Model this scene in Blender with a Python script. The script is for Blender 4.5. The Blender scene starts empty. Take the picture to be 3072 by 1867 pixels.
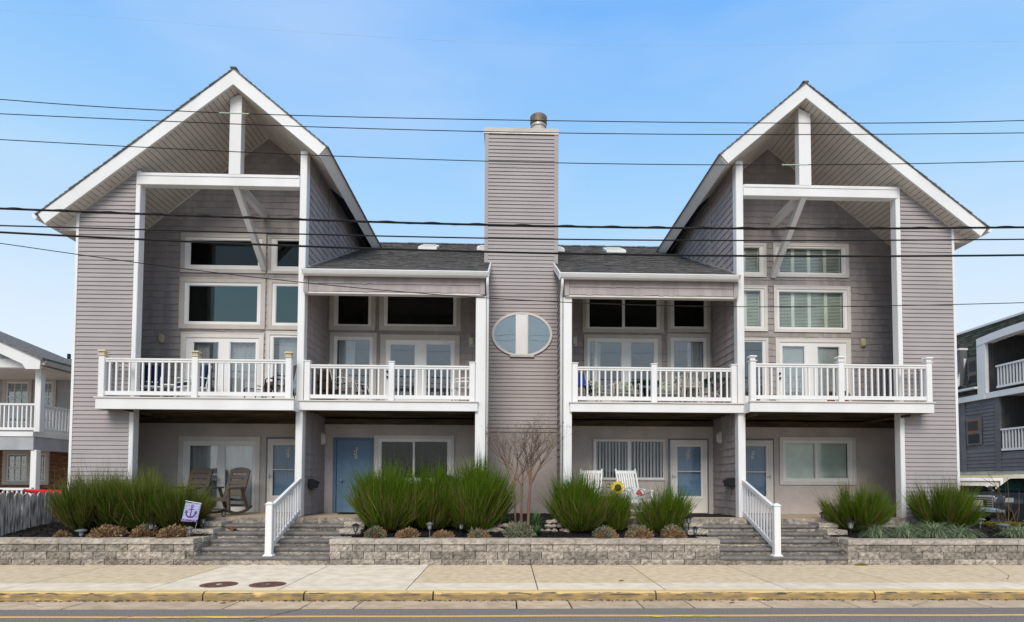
import bpy, math, random
import numpy as np
from mathutils import Vector, Matrix
rnd = random.Random(7)
R = math.radians
SC = bpy.context.scene
COL = SC.collection

# ------------------------------------------------------------------ camera
FPX, CAMH = 1770.0, 1.7
YAW, PITCH, ROLL = R(-1.7), R(2.2), R(0.235)
_f = np.array([-math.sin(YAW)*math.cos(PITCH), math.cos(YAW)*math.cos(PITCH), math.sin(PITCH)])
_r = np.cross(_f, [0, 0, 1.]); _r /= np.linalg.norm(_r); _u = np.cross(_r, _f)
_r, _u = math.cos(ROLL)*_r+math.sin(ROLL)*_u, -math.sin(ROLL)*_r+math.cos(ROLL)*_u
PCX = 1521-FPX*_r[1]/_f[1]; PCY = 1447+FPX*_u[1]/_f[1]
def W(px, py, Y):
    "point of the vertical plane y=Y seen at a measured place of the photograph"
    v = _r*(px-PCX)/FPX-_u*(py-PCY)/FPX+_f
    t = Y/v[1]; return t*v[0], CAMH+t*v[2]
def V(px, py, X):
    v = _r*(px-PCX)/FPX-_u*(py-PCY)/FPX+_f
    t = X/v[0]; return t*v[1], CAMH+t*v[2]
cam = bpy.data.objects.new('camera', bpy.data.cameras.new('camera')); COL.objects.link(cam)
cam.matrix_world = Matrix(((_r[0], _u[0], -_f[0], 0), (_r[1], _u[1], -_f[1], 0), (_r[2], _u[2], -_f[2], CAMH), (0, 0, 0, 1)))
cam.data.sensor_width = 36; cam.data.lens = FPX*36/3072
cam.data.shift_x = (1536-PCX)/3072; cam.data.shift_y = (PCY-933.5)/3072
cam.data.clip_end = 2000; cam.data.clip_start = .05
SC.camera = cam

# ------------------------------------------------------------------ sky, sun, exposure
SUN_EL, SUN_AZ = R(41), R(188)      # azimuth measured from +Y clockwise: the sun stands behind the camera
wd = bpy.data.worlds.new('World'); SC.world = wd; wd.use_nodes = True
nt = wd.node_tree; nt.nodes.clear()
out = nt.nodes.new('ShaderNodeOutputWorld'); bg = nt.nodes.new('ShaderNodeBackground'); bg.inputs[1].default_value = .1
sky = nt.nodes.new('ShaderNodeTexSky'); sky.sky_type = 'NISHITA'; sky.sun_disc = False
sky.sun_elevation = SUN_EL; sky.sun_rotation = SUN_AZ; sky.air_density = 1.0; sky.dust_density = .6; sky.ozone_density = 1.5
tc = nt.nodes.new('ShaderNodeTexCoord'); sep = nt.nodes.new('ShaderNodeSeparateXYZ'); nt.links.new(tc.outputs['Generated'], sep.inputs[0])
ramp = nt.nodes.new('ShaderNodeValToRGB'); cr = ramp.color_ramp
stops = [(0.0, (.90, .92, .95)), (.12, (.84, .90, .96)), (.26, (.65, .81, .97)), (.42, (.40, .68, .98)), (.63, (.185, .48, .98)), (.74, (.45, .60, .84)), (.86, (.80, .84, .90)), (1.0, (.86, .88, .91))]
while len(cr.elements) < len(stops): cr.elements.new(.5)
for e, (p, c) in zip(cr.elements, stops): e.position = p; e.color = (*c, 1)
nt.links.new(sep.outputs[2], ramp.inputs[0])
# thin high cloud, brighter and whiter in soft streaks
mp = nt.nodes.new('ShaderNodeMapping'); mp.inputs['Scale'].default_value = (1, 1, 3.5); nt.links.new(tc.outputs['Generated'], mp.inputs[0])
cn = nt.nodes.new('ShaderNodeTexNoise'); cn.inputs['Scale'].default_value = 1.6; cn.inputs['Detail'].default_value = 4; cn.inputs['Roughness'].default_value = .5
nt.links.new(mp.outputs[0], cn.inputs['Vector'])
cm = nt.nodes.new('ShaderNodeMapRange'); cm.inputs[1].default_value = .46; cm.inputs[2].default_value = .72; cm.inputs[4].default_value = .30
nt.links.new(cn.outputs[0], cm.inputs[0])
cl = nt.nodes.new('ShaderNodeMixRGB'); cl.inputs[2].default_value = (.80, .87, .95, 1)
nt.links.new(cm.outputs[0], cl.inputs[0]); nt.links.new(ramp.outputs[0], cl.inputs[1])
sc10 = nt.nodes.new('ShaderNodeVectorMath'); sc10.operation = 'SCALE'; sc10.inputs[3].default_value = 9.9
nt.links.new(cl.outputs[0], sc10.inputs[0])
mx = nt.nodes.new('ShaderNodeMixRGB'); mx.inputs[0].default_value = .88
nt.links.new(sky.outputs[0], mx.inputs[1]); nt.links.new(sc10.outputs[0], mx.inputs[2])
nt.links.new(mx.outputs[0], bg.inputs[0]); nt.links.new(bg.outputs[0], out.inputs[0])
sl = bpy.data.lights.new('sun', 'SUN'); sl.energy = 2.6; sl.angle = R(30); sl.color = (1, .91, .79)
sun = bpy.data.objects.new('sun', sl); COL.objects.link(sun)
sd = Vector((math.sin(SUN_AZ)*math.cos(SUN_EL), math.cos(SUN_AZ)*math.cos(SUN_EL), math.sin(SUN_EL)))
sun.rotation_euler = sd.to_track_quat('Z', 'Y').to_euler(); sun.location = (0, 0, 30)
SC.view_settings.view_transform = 'Standard'; SC.view_settings.look = 'None'
SC.view_settings.gamma = 1; SC.view_settings.use_curve_mapping = False; SC.view_settings.exposure = 0.14

# ------------------------------------------------------------------ materials
def mat(name, c, rough=.75, var=.1, ns=2.5, c2=None, obj=0., isl=0., bump=0., bs=40., bdist=.01, metal=0., spec=.2, stretch=None, ndet=5, lo=.35, hi=.65, coords='pos', cols=None, trans=0.):
    m = bpy.data.materials.new(name); m.use_nodes = True; n = m.node_tree; L = n.links
    p = n.nodes['Principled BSDF']; p.inputs['Roughness'].default_value = rough; p.inputs['Metallic'].default_value = metal
    p.inputs['Specular IOR Level'].default_value = spec
    g = n.nodes.new('ShaderNodeNewGeometry'); t = n.nodes.new('ShaderNodeTexCoord')
    src = g.outputs['Position'] if coords == 'pos' else t.outputs['Object']
    if stretch:
        q = n.nodes.new('ShaderNodeMapping'); q.inputs['Scale'].default_value = stretch; L.new(src, q.inputs[0]); src = q.outputs[0]
    a = n.nodes.new('ShaderNodeTexNoise'); a.inputs['Scale'].default_value = ns; a.inputs['Detail'].default_value = ndet; L.new(src, a.inputs['Vector'])
    mr = n.nodes.new('ShaderNodeMapRange'); mr.inputs[1].default_value = lo; mr.inputs[2].default_value = hi; L.new(a.outputs[0], mr.inputs[0])
    mixn = n.nodes.new('ShaderNodeMixRGB'); L.new(mr.outputs[0], mixn.inputs[0])
    if c2 is None:
        c1 = [max(0, x*(1-var)) for x in c]; c2 = [min(1, x*(1+var)) for x in c]
    else: c1 = c
    mixn.inputs[1].default_value = (*c1, 1); mixn.inputs[2].default_value = (*c2, 1)
    o = mixn.outputs[0]
    if cols:
        rp = n.nodes.new('ShaderNodeValToRGB'); rp.color_ramp.interpolation = 'LINEAR'
        while len(rp.color_ramp.elements) < len(cols): rp.color_ramp.elements.new(.5)
        for i, (e, cc) in enumerate(zip(rp.color_ramp.elements, cols)): e.position = i/(len(cols)-1); e.color = (*cc, 1)
        L.new(g.outputs['Random Per Island'], rp.inputs[0])
        mm = n.nodes.new('ShaderNodeMixRGB'); mm.inputs[0].default_value = .75; L.new(o, mm.inputs[1]); L.new(rp.outputs[0], mm.inputs[2]); o = mm.outputs[0]
    for amt, s in ((obj, 'o'), (isl, 'i')):
        if amt:
            if s == 'o':
                oi = n.nodes.new('ShaderNodeObjectInfo'); rs = oi.outputs['Random']
            else: rs = g.outputs['Random Per Island']
            k = n.nodes.new('ShaderNodeMapRange'); k.inputs[3].default_value = 1-amt; k.inputs[4].default_value = 1+amt; L.new(rs, k.inputs[0])
            vm = n.nodes.new('ShaderNodeVectorMath'); vm.operation = 'SCALE'; L.new(o, vm.inputs[0]); L.new(k.outputs[0], vm.inputs[3]); o = vm.outputs[0]
    L.new(o, p.inputs['Base Color'])
    if bump:
        b = n.nodes.new('ShaderNodeTexNoise'); b.inputs['Scale'].default_value = bs; b.inputs['Detail'].default_value = 4; L.new(src, b.inputs['Vector'])
        bb = n.nodes.new('ShaderNodeBump'); bb.inputs['Strength'].default_value = bump; bb.inputs['Distance'].default_value = bdist
        L.new(b.outputs[0], bb.inputs['Height']); L.new(bb.outputs[0], p.inputs['Normal'])
    if trans:
        tr = n.nodes.new('ShaderNodeBsdfTranslucent'); L.new(o, tr.inputs[0]); ms = n.nodes.new('ShaderNodeMixShader'); ms.inputs[0].default_value = trans
        L.new(p.outputs[0], ms.inputs[1]); L.new(tr.outputs[0], ms.inputs[2]); L.new(ms.outputs[0], n.nodes['Material Output'].inputs[0])
    return m
def glassmat(name, tint, refl, rough=.02, gcol=(1, 1, 1), ior=1.5):
    m = bpy.data.materials.new(name); m.use_nodes = True; n = m.node_tree; n.nodes.remove(n.nodes['Principled BSDF'])
    t = n.nodes.new('ShaderNodeBsdfTransparent'); t.inputs[0].default_value = (*tint, 1)
    g = n.nodes.new('ShaderNodeBsdfGlossy'); g.inputs['Roughness'].default_value = rough; g.inputs[0].default_value = (*gcol, 1)
    f = n.nodes.new('ShaderNodeFresnel'); f.inputs[0].default_value = ior
    a = n.nodes.new('ShaderNodeMath'); a.operation = 'ADD'; a.inputs[1].default_value = refl; a.use_clamp = True; n.links.new(f.outputs[0], a.inputs[0])
    bn = n.nodes.new('ShaderNodeTexNoise'); bn.inputs['Scale'].default_value = 1.1; gg = n.nodes.new('ShaderNodeNewGeometry'); n.links.new(gg.outputs['Position'], bn.inputs['Vector'])
    bu = n.nodes.new('ShaderNodeBump'); bu.inputs['Strength'].default_value = .25; bu.inputs['Distance'].default_value = .01; n.links.new(bn.outputs[0], bu.inputs['Height']); n.links.new(bu.outputs[0], g.inputs['Normal'])
    x = n.nodes.new('ShaderNodeMixShader'); n.links.new(a.outputs[0], x.inputs[0]); n.links.new(t.outputs[0], x.inputs[1]); n.links.new(g.outputs[0], x.inputs[2])
    n.links.new(x.outputs[0], n.nodes['Material Output'].inputs[0]); return m
WHITE = mat('white_vinyl', (.69, .685, .675), c2=(.775, .77, .765), rough=.5, ns=1.1, ndet=8, stretch=(1, 1, .5), lo=.3, hi=.6)
TRIM = mat('white_trim', (.64, .605, .565), rough=.5, var=.06, ns=2)
CREAM = mat('cream_trim', (.50, .46, .42), rough=.5, var=.07, ns=2.5)
SOFF = mat('soffit_vinyl', (.60, .55, .50), rough=.55, var=.05, ns=2, obj=.04)
SIDING = mat('mauve_siding', (.362, .326, .322), rough=.55, var=.05, ns=1.2, obj=.035)
SHAKE = mat('grey_shake', (.31, .277, .27), rough=.7, var=.10, ns=3, isl=.09, bump=.35, bs=60, stretch=(1, 1, .15), bdist=.006)
SHAKE2 = mat('pale_shake', (.36, .318, .312), rough=.65, var=.08, ns=3, isl=.07, bump=.3, bs=60, stretch=(1, 1, .15), bdist=.006)
SHAKE3 = mat('side_shake', (.33, .29, .288), rough=.7, var=.08, ns=3, isl=.07, bump=.3, bs=60, stretch=(1, 1, .15), bdist=.006)
STUCCO = mat('stucco', (.50, .445, .415), rough=.9, var=.08, ns=2, bump=.9, bs=26, bdist=.02)
STUCCO2 = mat('pale_stucco', (.35, .312, .302), rough=.9, var=.06, ns=1.5, bump=.7, bs=16, bdist=.02)
SHING = mat('asphalt_shingle', (.14, .138, .14), rough=.95, var=.35, ns=26, isl=.3, bump=.6, bs=90, stretch=(.35, 1, 1))
DKWOOD = mat('dark_stained_wood', (.05, .036, .024), c2=(.12, .09, .05), rough=.85, ns=2.2, stretch=(.5, 3, 3), bump=.3)
DKEDGE = mat('dark_edge', (.04, .04, .045), rough=.9)
METAL = mat('galvanised', (.42, .39, .36), rough=.45, metal=.5, var=.15, ns=6)
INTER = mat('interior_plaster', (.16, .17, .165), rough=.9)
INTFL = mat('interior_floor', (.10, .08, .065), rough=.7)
GLASS = glassmat('window_glass', (.88, .92, .91), .03)
GLASST = glassmat('tinted_glass', (.48, .62, .59), .075, gcol=(.66, .82, .80))
GLASSV = glassmat('pale_shutter_glass', (.96, .985, .965), .0, ior=1.45)
GLASSD = glassmat('dark_glass', (.46, .52, .50), .0, ior=1.40)
GLASSS = glassmat('storm_door_glass', (.95, .96, .97), .0, ior=1.33)
GLASSW = glassmat('clear_door_glass', (.92, .94, .95), .05)
CURT = mat('white_curtain', (.50, .51, .50), rough=.9, var=.05, ns=2)
BLUED = mat('blue_door_paint', (.14, .235, .34), rough=.45, var=.05, ns=2)
BLUEF2 = mat('grey_blue_frame', (.15, .18, .215), rough=.5)
BLUEF = mat('blue_frame_paint', (.11, .18, .27), rough=.5, var=.06)
BLACK = mat('black_plastic', (.015, .015, .017), rough=.4)
DGREEN = mat('dark_green_metal', (.02, .035, .025), rough=.5)
HOODM = mat('weathered_hood', (.17, .135, .10), rough=.5, metal=.3, var=.2, ns=12)
BRONZE = mat('dark_bronze', (.03, .025, .02), rough=.4, metal=.5)
NICKEL = mat('brushed_nickel', (.45, .43, .40), rough=.35, metal=.9)
AMBER = mat('yellowed_plastic', (.50, .44, .27), rough=.4, var=.1)
LAMPW = mat('lamp_lens', (.55, .53, .47), rough=.35)
PLATE = mat('number_plate', (.62, .60, .50), rough=.5)
BROWN = mat('brown_resin', (.105, .082, .066), rough=.55, var=.08, ns=4, coords='obj')
NAVY = mat('navy_cushion', (.012, .022, .075), rough=.9)
FLORAL = mat('floral_cushion', (.33, .35, .27), c2=(.08, .11, .07), rough=.9, ns=16, lo=.48, hi=.6, coords='obj')
WICK = mat('wine_mesh', (.10, .05, .04), rough=.8)
BLUEC = mat('blue_plastic', (.02, .06, .30), rough=.5)
REDP = mat('red_plastic', (.55, .012, .01), rough=.3)
CAPW = mat('cap_beige', (.60, .52, .36), rough=.5, var=.1)
STONE = mat('split_stone', (.17, .15, .135), c2=(.47, .415, .345), rough=.9, ns=13, ndet=9, obj=.33, bump=1.0, bs=34, bdist=.03, coords='pos', lo=.3, hi=.7)
CAPST = mat('cap_stone', (.30, .265, .225), c2=(.47, .42, .36), rough=.9, ns=6, obj=.10, bump=.6, bs=40)
TREAD = mat('tread_stone', (.135, .125, .12), c2=(.215, .20, .19), rough=.8, ns=7, obj=.06, bump=.3, bs=90)
PATIO = mat('patio_aggregate', (.38, .29, .20), c2=(.52, .41, .30), rough=.9, ns=40, bump=.5, bs=120)
SLAB = mat('pavement_slab', (.50, .40, .275), c2=(.68, .56, .405), rough=.9, ns=7, obj=.05, bump=.15, bs=160, ndet=8, lo=.3, hi=.7, spec=.06)
SLABW = mat('pale_pavement_slab', (.60, .52, .415), c2=(.77, .685, .56), rough=.9, ns=4, obj=.05, bump=.12, bs=160, ndet=8, lo=.3, hi=.7, spec=.06)
GUTC = mat('gutter_concrete', (.40, .31, .22), c2=(.56, .45, .335), rough=.9, ns=5, obj=.10, bump=.2, bs=120, ndet=8, lo=.3, hi=.7, spec=.06)
YELL = mat('yellow_line_paint', (.70, .42, .13), c2=(.60, .38, .15), rough=.7, ns=8)
YELB = mat('bright_yellow_spray', (.75, .62, .06), rough=.7)
RUST = mat('rusty_iron', (.10, .05, .04), c2=(.20, .10, .075), rough=.8, ns=14, bump=.5, bs=70)
MULCH = mat('black_mulch', (.006, .006, .007), c2=(.032, .027, .024), rough=.95, ns=38, bump=1, bs=55, bdist=.03)
CHIP = mat('mulch_chip', (.010, .009, .009), rough=.95, cols=[(.006, .006, .007), (.02, .018, .017), (.045, .034, .026), (.012, .011, .012)])
LOT = mat('lot_ground', (.30, .27, .23), rough=.95, ns=3)
GRND = mat('ground_soil', (.16, .15, .12), rough=.95, ns=.3)
ROCK = mat('pale_rock', (.24, .20, .165), c2=(.42, .37, .315), rough=.85, ns=8, obj=.2, coords='obj', bump=.3)
BROOM = mat('broom_green', (.06, .11, .012), rough=.6, cols=[(.022, .06, .004), (.065, .145, .006), (.12, .215, .010), (.045, .10, .005), (.18, .26, .018), (.10, .085, .02)], trans=.3, spec=.06)
BROOMB = mat('broom_olive', (.045, .09, .008), rough=.6, cols=[(.025, .055, .004), (.055, .115, .006), (.085, .12, .010), (.045, .10, .006), (.15, .13, .035), (.07, .15, .008)], trans=.3, spec=.06)
TIPS = mat('broom_tips', (.11, .14, .03), rough=.7, cols=[(.08, .15, .015), (.19, .18, .06), (.11, .17, .02), (.15, .12, .04)], trans=.25, spec=.06)
STEM = mat('brown_stem', (.10, .065, .035), rough=.8, cols=[(.10, .055, .025), (.20, .14, .07), (.05, .045, .02)])
SEDB = mat('sedum_brown', (.30, .17, .09), rough=.8, cols=[(.24, .12, .06), (.38, .24, .13), (.16, .15, .08), (.30, .17, .10), (.42, .30, .18)], spec=.06)
SEDG = mat('sedum_green', (.13, .16, .11), rough=.8, cols=[(.10, .15, .10), (.19, .22, .15), (.30, .20, .11), (.13, .18, .12)], spec=.06)
RIB = mat('ribbon_grass', (.22, .30, .17), rough=.6, cols=[(.10, .20, .09), (.42, .50, .34), (.18, .30, .15), (.50, .52, .38), (.14, .25, .13), (.40, .36, .18)], trans=.2, spec=.06)
YUC = mat('yucca_leaf', (.06, .13, .05), rough=.5, cols=[(.03, .08, .03), (.09, .18, .07), (.15, .24, .10)], spec=.06)
BARK = mat('tan_bark', (.30, .185, .12), c2=(.20, .12, .08), rough=.8, ns=8, stretch=(1, 1, .3))
TWIG = mat('twig_bark', (.15, .108, .08), rough=.85)
WEATH = mat('weathered_wood', (.17, .145, .135), c2=(.60, .56, .53), rough=.9, ns=9, stretch=(2.5, 2.5, .35), obj=.18, bump=.5, bs=50, lo=.38, hi=.62)
BRICK = mat('red_brick', (.13, .055, .030), c2=(.24, .11, .055), rough=.9, ns=12, obj=.38, bump=.4)
MORT = mat('mortar', (.22, .18, .14), rough=.95)
NSID = mat('grey_siding_neighbour', (.36, .37, .385), rough=.6, obj=.03)
DSID = mat('dark_grey_siding', (.135, .132, .138), rough=.6, obj=.06)
DSID2 = mat('charcoal_boards', (.065, .064, .067), rough=.7, obj=.06)
MANS = mat('green_grey_shingle', (.066, .074, .058), rough=.95, isl=.35, var=.3, ns=20)
TANV = mat('louvre_brown', (.21, .14, .10), rough=.8)
YSID = mat('pale_yellow_siding', (.42, .39, .24), rough=.7, obj=.04)
CWALL = mat('cream_wall', (.50, .47, .40), rough=.9)
TRUCK = mat('dark_metallic_paint', (.045, .055, .075), rough=.22, metal=.6, spec=.6)
CHROME = mat('chrome', (.7, .7, .72), rough=.12, metal=1)
RUBBER = mat('tyre_rubber', (.012, .012, .012), rough=.9)
CGLASS = mat('car_glass', (.03, .08, .06), rough=.05, spec=1)
WIREM = mat('black_cable', (.012, .012, .014), rough=.6)
WIREG = mat('grey_thin_cable', (.5, .6, .7), rough=.6)
WIREP = mat('pale_splice', (.45, .55, .42), rough=.6)
CLOTHW = mat('flag_cloth', (.42, .42, .58), rough=.9)
PURP = mat('purple_print', (.10, .03, .20), rough=.9)
WAVEB = mat('blue_print', (.20, .28, .52), rough=.9)
SUNY = mat('sunflower_yellow', (.72, .52, .05), rough=.6, var=.15, ns=20)
SUNC = mat('sunflower_centre', (.06, .055, .015), rough=.9)
YGC = mat('yellow_groundcover', (.22, .20, .02), rough=.8, cols=[(.30, .24, .02), (.12, .14, .02), (.22, .13, .02)], spec=.06)
DRYL = mat('dry_leaf', (.22, .11, .05), rough=.9)
MAT_ = mat('black_doormat', (.012, .012, .014), rough=.95, bump=.4, bs=120)
TCOT = mat('terracotta', (.28, .09, .04), rough=.8)
PINK = mat('pink_print', (.50, .06, .08), rough=.9)
SHUT = mat('pale_shutter', (.74, .76, .71), rough=.5)
LENS = mat('lamp_glass', (.30, .32, .32), rough=.2)

def asphalt():
    m = mat('asphalt', (.125, .113, .108), c2=(.27, .25, .24), rough=.9, ns=55, bump=.8, bs=120, bdist=.006, ndet=6, lo=.3, hi=.7, spec=.04)
    n = m.node_tree; p = n.nodes['Principled BSDF']; src = p.inputs['Base Color'].links[0].from_socket
    g = n.nodes.new('ShaderNodeNewGeometry'); v = n.nodes.new('ShaderNodeTexVoronoi'); v.inputs['Scale'].default_value = 38
    n.links.new(g.outputs['Position'], v.inputs['Vector'])
    th = n.nodes.new('ShaderNodeMapRange'); th.inputs[1].default_value = .10; th.inputs[2].default_value = .22; th.inputs[3].default_value = .75; th.inputs[4].default_value = 0
    n.links.new(v.outputs['Distance'], th.inputs[0])
    r2 = n.nodes.new('ShaderNodeSeparateXYZ'); n.links.new(v.outputs['Color'], r2.inputs[0])
    gt = n.nodes.new('ShaderNodeMath'); gt.operation = 'GREATER_THAN'; gt.inputs[1].default_value = .60; n.links.new(r2.outputs[0], gt.inputs[0])
    mu = n.nodes.new('ShaderNodeMath'); mu.operation = 'MULTIPLY'; n.links.new(th.outputs[0], mu.inputs[0]); n.links.new(gt.outputs[0], mu.inputs[1])
    x = n.nodes.new('ShaderNodeMixRGB'); x.inputs[2].default_value = (.36, .34, .32, 1); n.links.new(mu.outputs[0], x.inputs[0]); n.links.new(src, x.inputs[1])
    n.links.new(x.outputs[0], p.inputs['Base Color']); return m
ASPH = asphalt()
def kerbmat():
    m = mat('worn_yellow_kerb', (.40, .27, .10), c2=(.20, .155, .10), rough=.85, ns=5, stretch=(.8, 3, 3), bump=.4, bs=50)
    n = m.node_tree; L = n.links; p = n.nodes['Principled BSDF']; src = p.inputs['Base Color'].links[0].from_socket
    g = n.nodes.new('ShaderNodeNewGeometry'); s = n.nodes.new('ShaderNodeSeparateXYZ'); L.new(g.outputs['Position'], s.inputs[0])
    nz = n.nodes.new('ShaderNodeTexNoise'); nz.inputs['Scale'].default_value = 5; nz.inputs['Detail'].default_value = 8; mpp = n.nodes.new('ShaderNodeMapping'); mpp.inputs['Scale'].default_value = (.7, 2, 3)
    L.new(g.outputs['Position'], mpp.inputs[0]); L.new(mpp.outputs[0], nz.inputs['Vector'])
    # paint survives on the top and upper edge, patchy below
    a = n.nodes.new('ShaderNodeMapRange'); a.inputs[1].default_value = -.022; a.inputs[2].default_value = -.004; a.inputs[3].default_value = -.02; a.inputs[4].default_value = .32; L.new(s.outputs[2], a.inputs[0])
    b = n.nodes.new('ShaderNodeMath'); b.operation = 'ADD'; L.new(a.outputs[0], b.inputs[0]); L.new(nz.outputs[0], b.inputs[1])
    c = n.nodes.new('ShaderNodeMapRange'); c.inputs[1].default_value = .60; c.inputs[2].default_value = .66; L.new(b.outputs[0], c.inputs[0])
    x = n.nodes.new('ShaderNodeMixRGB'); x.inputs[2].default_value = (.64, .46, .20, 1); L.new(c.outputs[0], x.inputs[0]); L.new(src, x.inputs[1])
    # tyre marks along the shoulder of the kerb
    n2 = n.nodes.new('ShaderNodeTexNoise'); n2.inputs['Scale'].default_value = 4; n2.inputs['Detail'].default_value = 6; m2 = n.nodes.new('ShaderNodeMapping'); m2.inputs['Scale'].default_value = (.9, 1, 9); m2.inputs['Location'].default_value = (7, 3, 0)
    L.new(g.outputs['Position'], m2.inputs[0]); L.new(m2.outputs[0], n2.inputs['Vector'])
    d = n.nodes.new('ShaderNodeMapRange'); d.inputs[1].default_value = .55; d.inputs[2].default_value = .60; L.new(n2.outputs[0], d.inputs[0])
    e1 = n.nodes.new('ShaderNodeMapRange'); e1.inputs[1].default_value = -.065; e1.inputs[2].default_value = -.03; L.new(s.outputs[2], e1.inputs[0])
    e2 = n.nodes.new('ShaderNodeMapRange'); e2.inputs[1].default_value = -.001; e2.inputs[2].default_value = -.012; L.new(s.outputs[2], e2.inputs[0])
    f1 = n.nodes.new('ShaderNodeMath'); f1.operation = 'MULTIPLY'; L.new(e1.outputs[0], f1.inputs[0]); L.new(e2.outputs[0], f1.inputs[1])
    f2 = n.nodes.new('ShaderNodeMath'); f2.operation = 'MULTIPLY'; L.new(f1.outputs[0], f2.inputs[0]); L.new(d.outputs[0], f2.inputs[1])
    y = n.nodes.new('ShaderNodeMixRGB'); y.inputs[2].default_value = (.06, .055, .05, 1); L.new(f2.outputs[0], y.inputs[0]); L.new(x.outputs[0], y.inputs[1])
    L.new(y.outputs[0], p.inputs['Base Color']); return m
KERB = kerbmat()

# ------------------------------------------------------------------ mesh helpers
WL = {}
def link(name, me, parent=None, at=(0, 0, 0)):
    o = bpy.data.objects.new(name, me); COL.objects.link(o); at = Vector(at); WL[o.name] = at
    if parent is not None: o.parent = parent; o.location = at-WL[parent.name]
    else: o.location = at
    return o
def thing(name, label, cat, loc=(0, 0, 0), group=None, kind=None):
    o = bpy.data.objects.new(name, None); COL.objects.link(o); o.location = loc; WL[o.name] = Vector(loc); o.empty_display_size = .2
    tag(o, label, cat, group, kind); return o
def tag(o, label=None, cat=None, group=None, kind=None):
    if label: o['label'] = label
    if cat: o['category'] = cat
    if group: o['group'] = group
    if kind: o['kind'] = kind
    return o
def local(name, label, cat, group=None):          # a thing built round its own origin and put in place afterwards
    return thing(name, label, cat, (0, 0, 0), group)
def put(t, loc, rz=0, s=None):
    t.location = loc; t.rotation_euler = (0, 0, rz)
    if s: t.scale = (s, s, s) if not hasattr(s, '__len__') else s
def copy_tree(o, parent=None):
    c = o.copy(); COL.objects.link(c); c.parent = parent; WL[c.name] = WL.get(o.name, Vector())
    for ch in list(o.children): copy_tree(ch, c)
    return c
class MB:
    def __init__(s): s.v = []; s.f = []
    def poly(s, pts, faces):
        b = len(s.v); s.v += [tuple(p) for p in pts]; s.f += [tuple(i+b for i in f) for f in faces]; return s
    def hexa(s, p):          # 8 points: bottom 4 ccw, top 4 ccw
        return s.poly(p, [(3, 2, 1, 0), (4, 5, 6, 7), (0, 1, 5, 4), (1, 2, 6, 5), (2, 3, 7, 6), (3, 0, 4, 7)])
    def box(s, x0, x1, y0, y1, z0, z1):
        return s.hexa([(x0, y0, z0), (x1, y0, z0), (x1, y1, z0), (x0, y1, z0), (x0, y0, z1), (x1, y0, z1), (x1, y1, z1), (x0, y1, z1)])
    def prism(s, pts, y0, y1):        # outline in x,z extruded along y
        n = len(pts); a = [(x, y0, z) for x, z in pts]; b = [(x, y1, z) for x, z in pts]
        return s.poly(a+b, [tuple(range(n)), tuple(range(2*n-1, n-1, -1))]+[(i, i+n, (i+1) % n+n, (i+1) % n) for i in range(n)])
    def prismx(s, pts, x0, x1):       # outline in y,z extruded along x
        n = len(pts); a = [(x0, y, z) for y, z in pts]; b = [(x1, y, z) for y, z in pts]
        return s.poly(a+b, [tuple(range(n)), tuple(range(2*n-1, n-1, -1))]+[(i, i+n, (i+1) % n+n, (i+1) % n) for i in range(n)])
    def prismz(s, pts, z0, z1):
        n = len(pts); a = [(x, y, z0) for x, y in pts]; b = [(x, y, z1) for x, y in pts]
        return s.poly(a+b, [tuple(range(n-1, -1, -1)), tuple(range(n, 2*n))]+[(i, (i+1) % n, (i+1) % n+n, i+n) for i in range(n)])
    def beam(s, p0, p1, w, h, up=(0, 0, 1)):
        p0 = Vector(p0); p1 = Vector(p1); d = (p1-p0).normalized(); u = Vector(up); a = d.cross(u)
        if a.length < 1e-4: a = d.cross(Vector((0, 1, 0)))
        a.normalize(); b = a.cross(d).normalized(); a *= w/2; b *= h/2
        return s.hexa([p0-a-b, p0+a-b, p1+a-b, p1-a-b, p0-a+b, p0+a+b, p1+a+b, p1-a+b])
    def tube(s, pts, r, n=6, cap=True):
        pts = [Vector(p) for p in pts]; rs = r if hasattr(r, '__len__') else [r]*len(pts); base = len(s.v); m = len(pts)
        t = (pts[1]-pts[0]).normalized(); a = t.cross(Vector((0, 0, 1)))
        if a.length < .1: a = t.cross(Vector((0, 1, 0)))
        a.normalize()
        for i, p in enumerate(pts):
            t = (pts[min(i+1, m-1)]-pts[max(i-1, 0)]).normalized(); a = (a-t*a.dot(t)).normalized(); b = t.cross(a)
            for k in range(n):
                w = 2*math.pi*k/n; s.v.append(tuple(p+(a*math.cos(w)+b*math.sin(w))*rs[i]))
        for i in range(m-1):
            for k in range(n):
                s.f.append((base+i*n+k, base+i*n+(k+1) % n, base+(i+1)*n+(k+1) % n, base+(i+1)*n+k))
        if cap: s.f.append(tuple(base+k for k in reversed(range(n)))); s.f.append(tuple(base+(m-1)*n+k for k in range(n)))
        return s
    def lathe(s, prof, c=(0, 0, 0), n=16, sx=1, sy=1):
        base = len(s.v)
        for r, z in prof:
            for k in range(n):
                w = 2*math.pi*k/n; s.v.append((c[0]+r*sx*math.cos(w), c[1]+r*sy*math.sin(w), c[2]+z))
        for i in range(len(prof)-1):
            for k in range(n): s.f.append((base+i*n+k, base+i*n+(k+1) % n, base+(i+1)*n+(k+1) % n, base+(i+1)*n+k))
        s.f.append(tuple(base+k for k in reversed(range(n)))); s.f.append(tuple(base+(len(prof)-1)*n+k for k in range(n))); return s
    def mesh(s, name, m, smooth=False):
        me = bpy.data.meshes.new(name); me.from_pydata(s.v, [], s.f); me.materials.append(m)
        me.validate(); me.update()
        if smooth:
            for p in me.polygons: p.use_smooth = True
        return me
    def build(s, name, m, parent=None, smooth=False, at=(0, 0, 0), label=None):
        o = link(name, s.mesh(name, m, smooth), parent, at)
        if label: o['label'] = label
        return o
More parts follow.
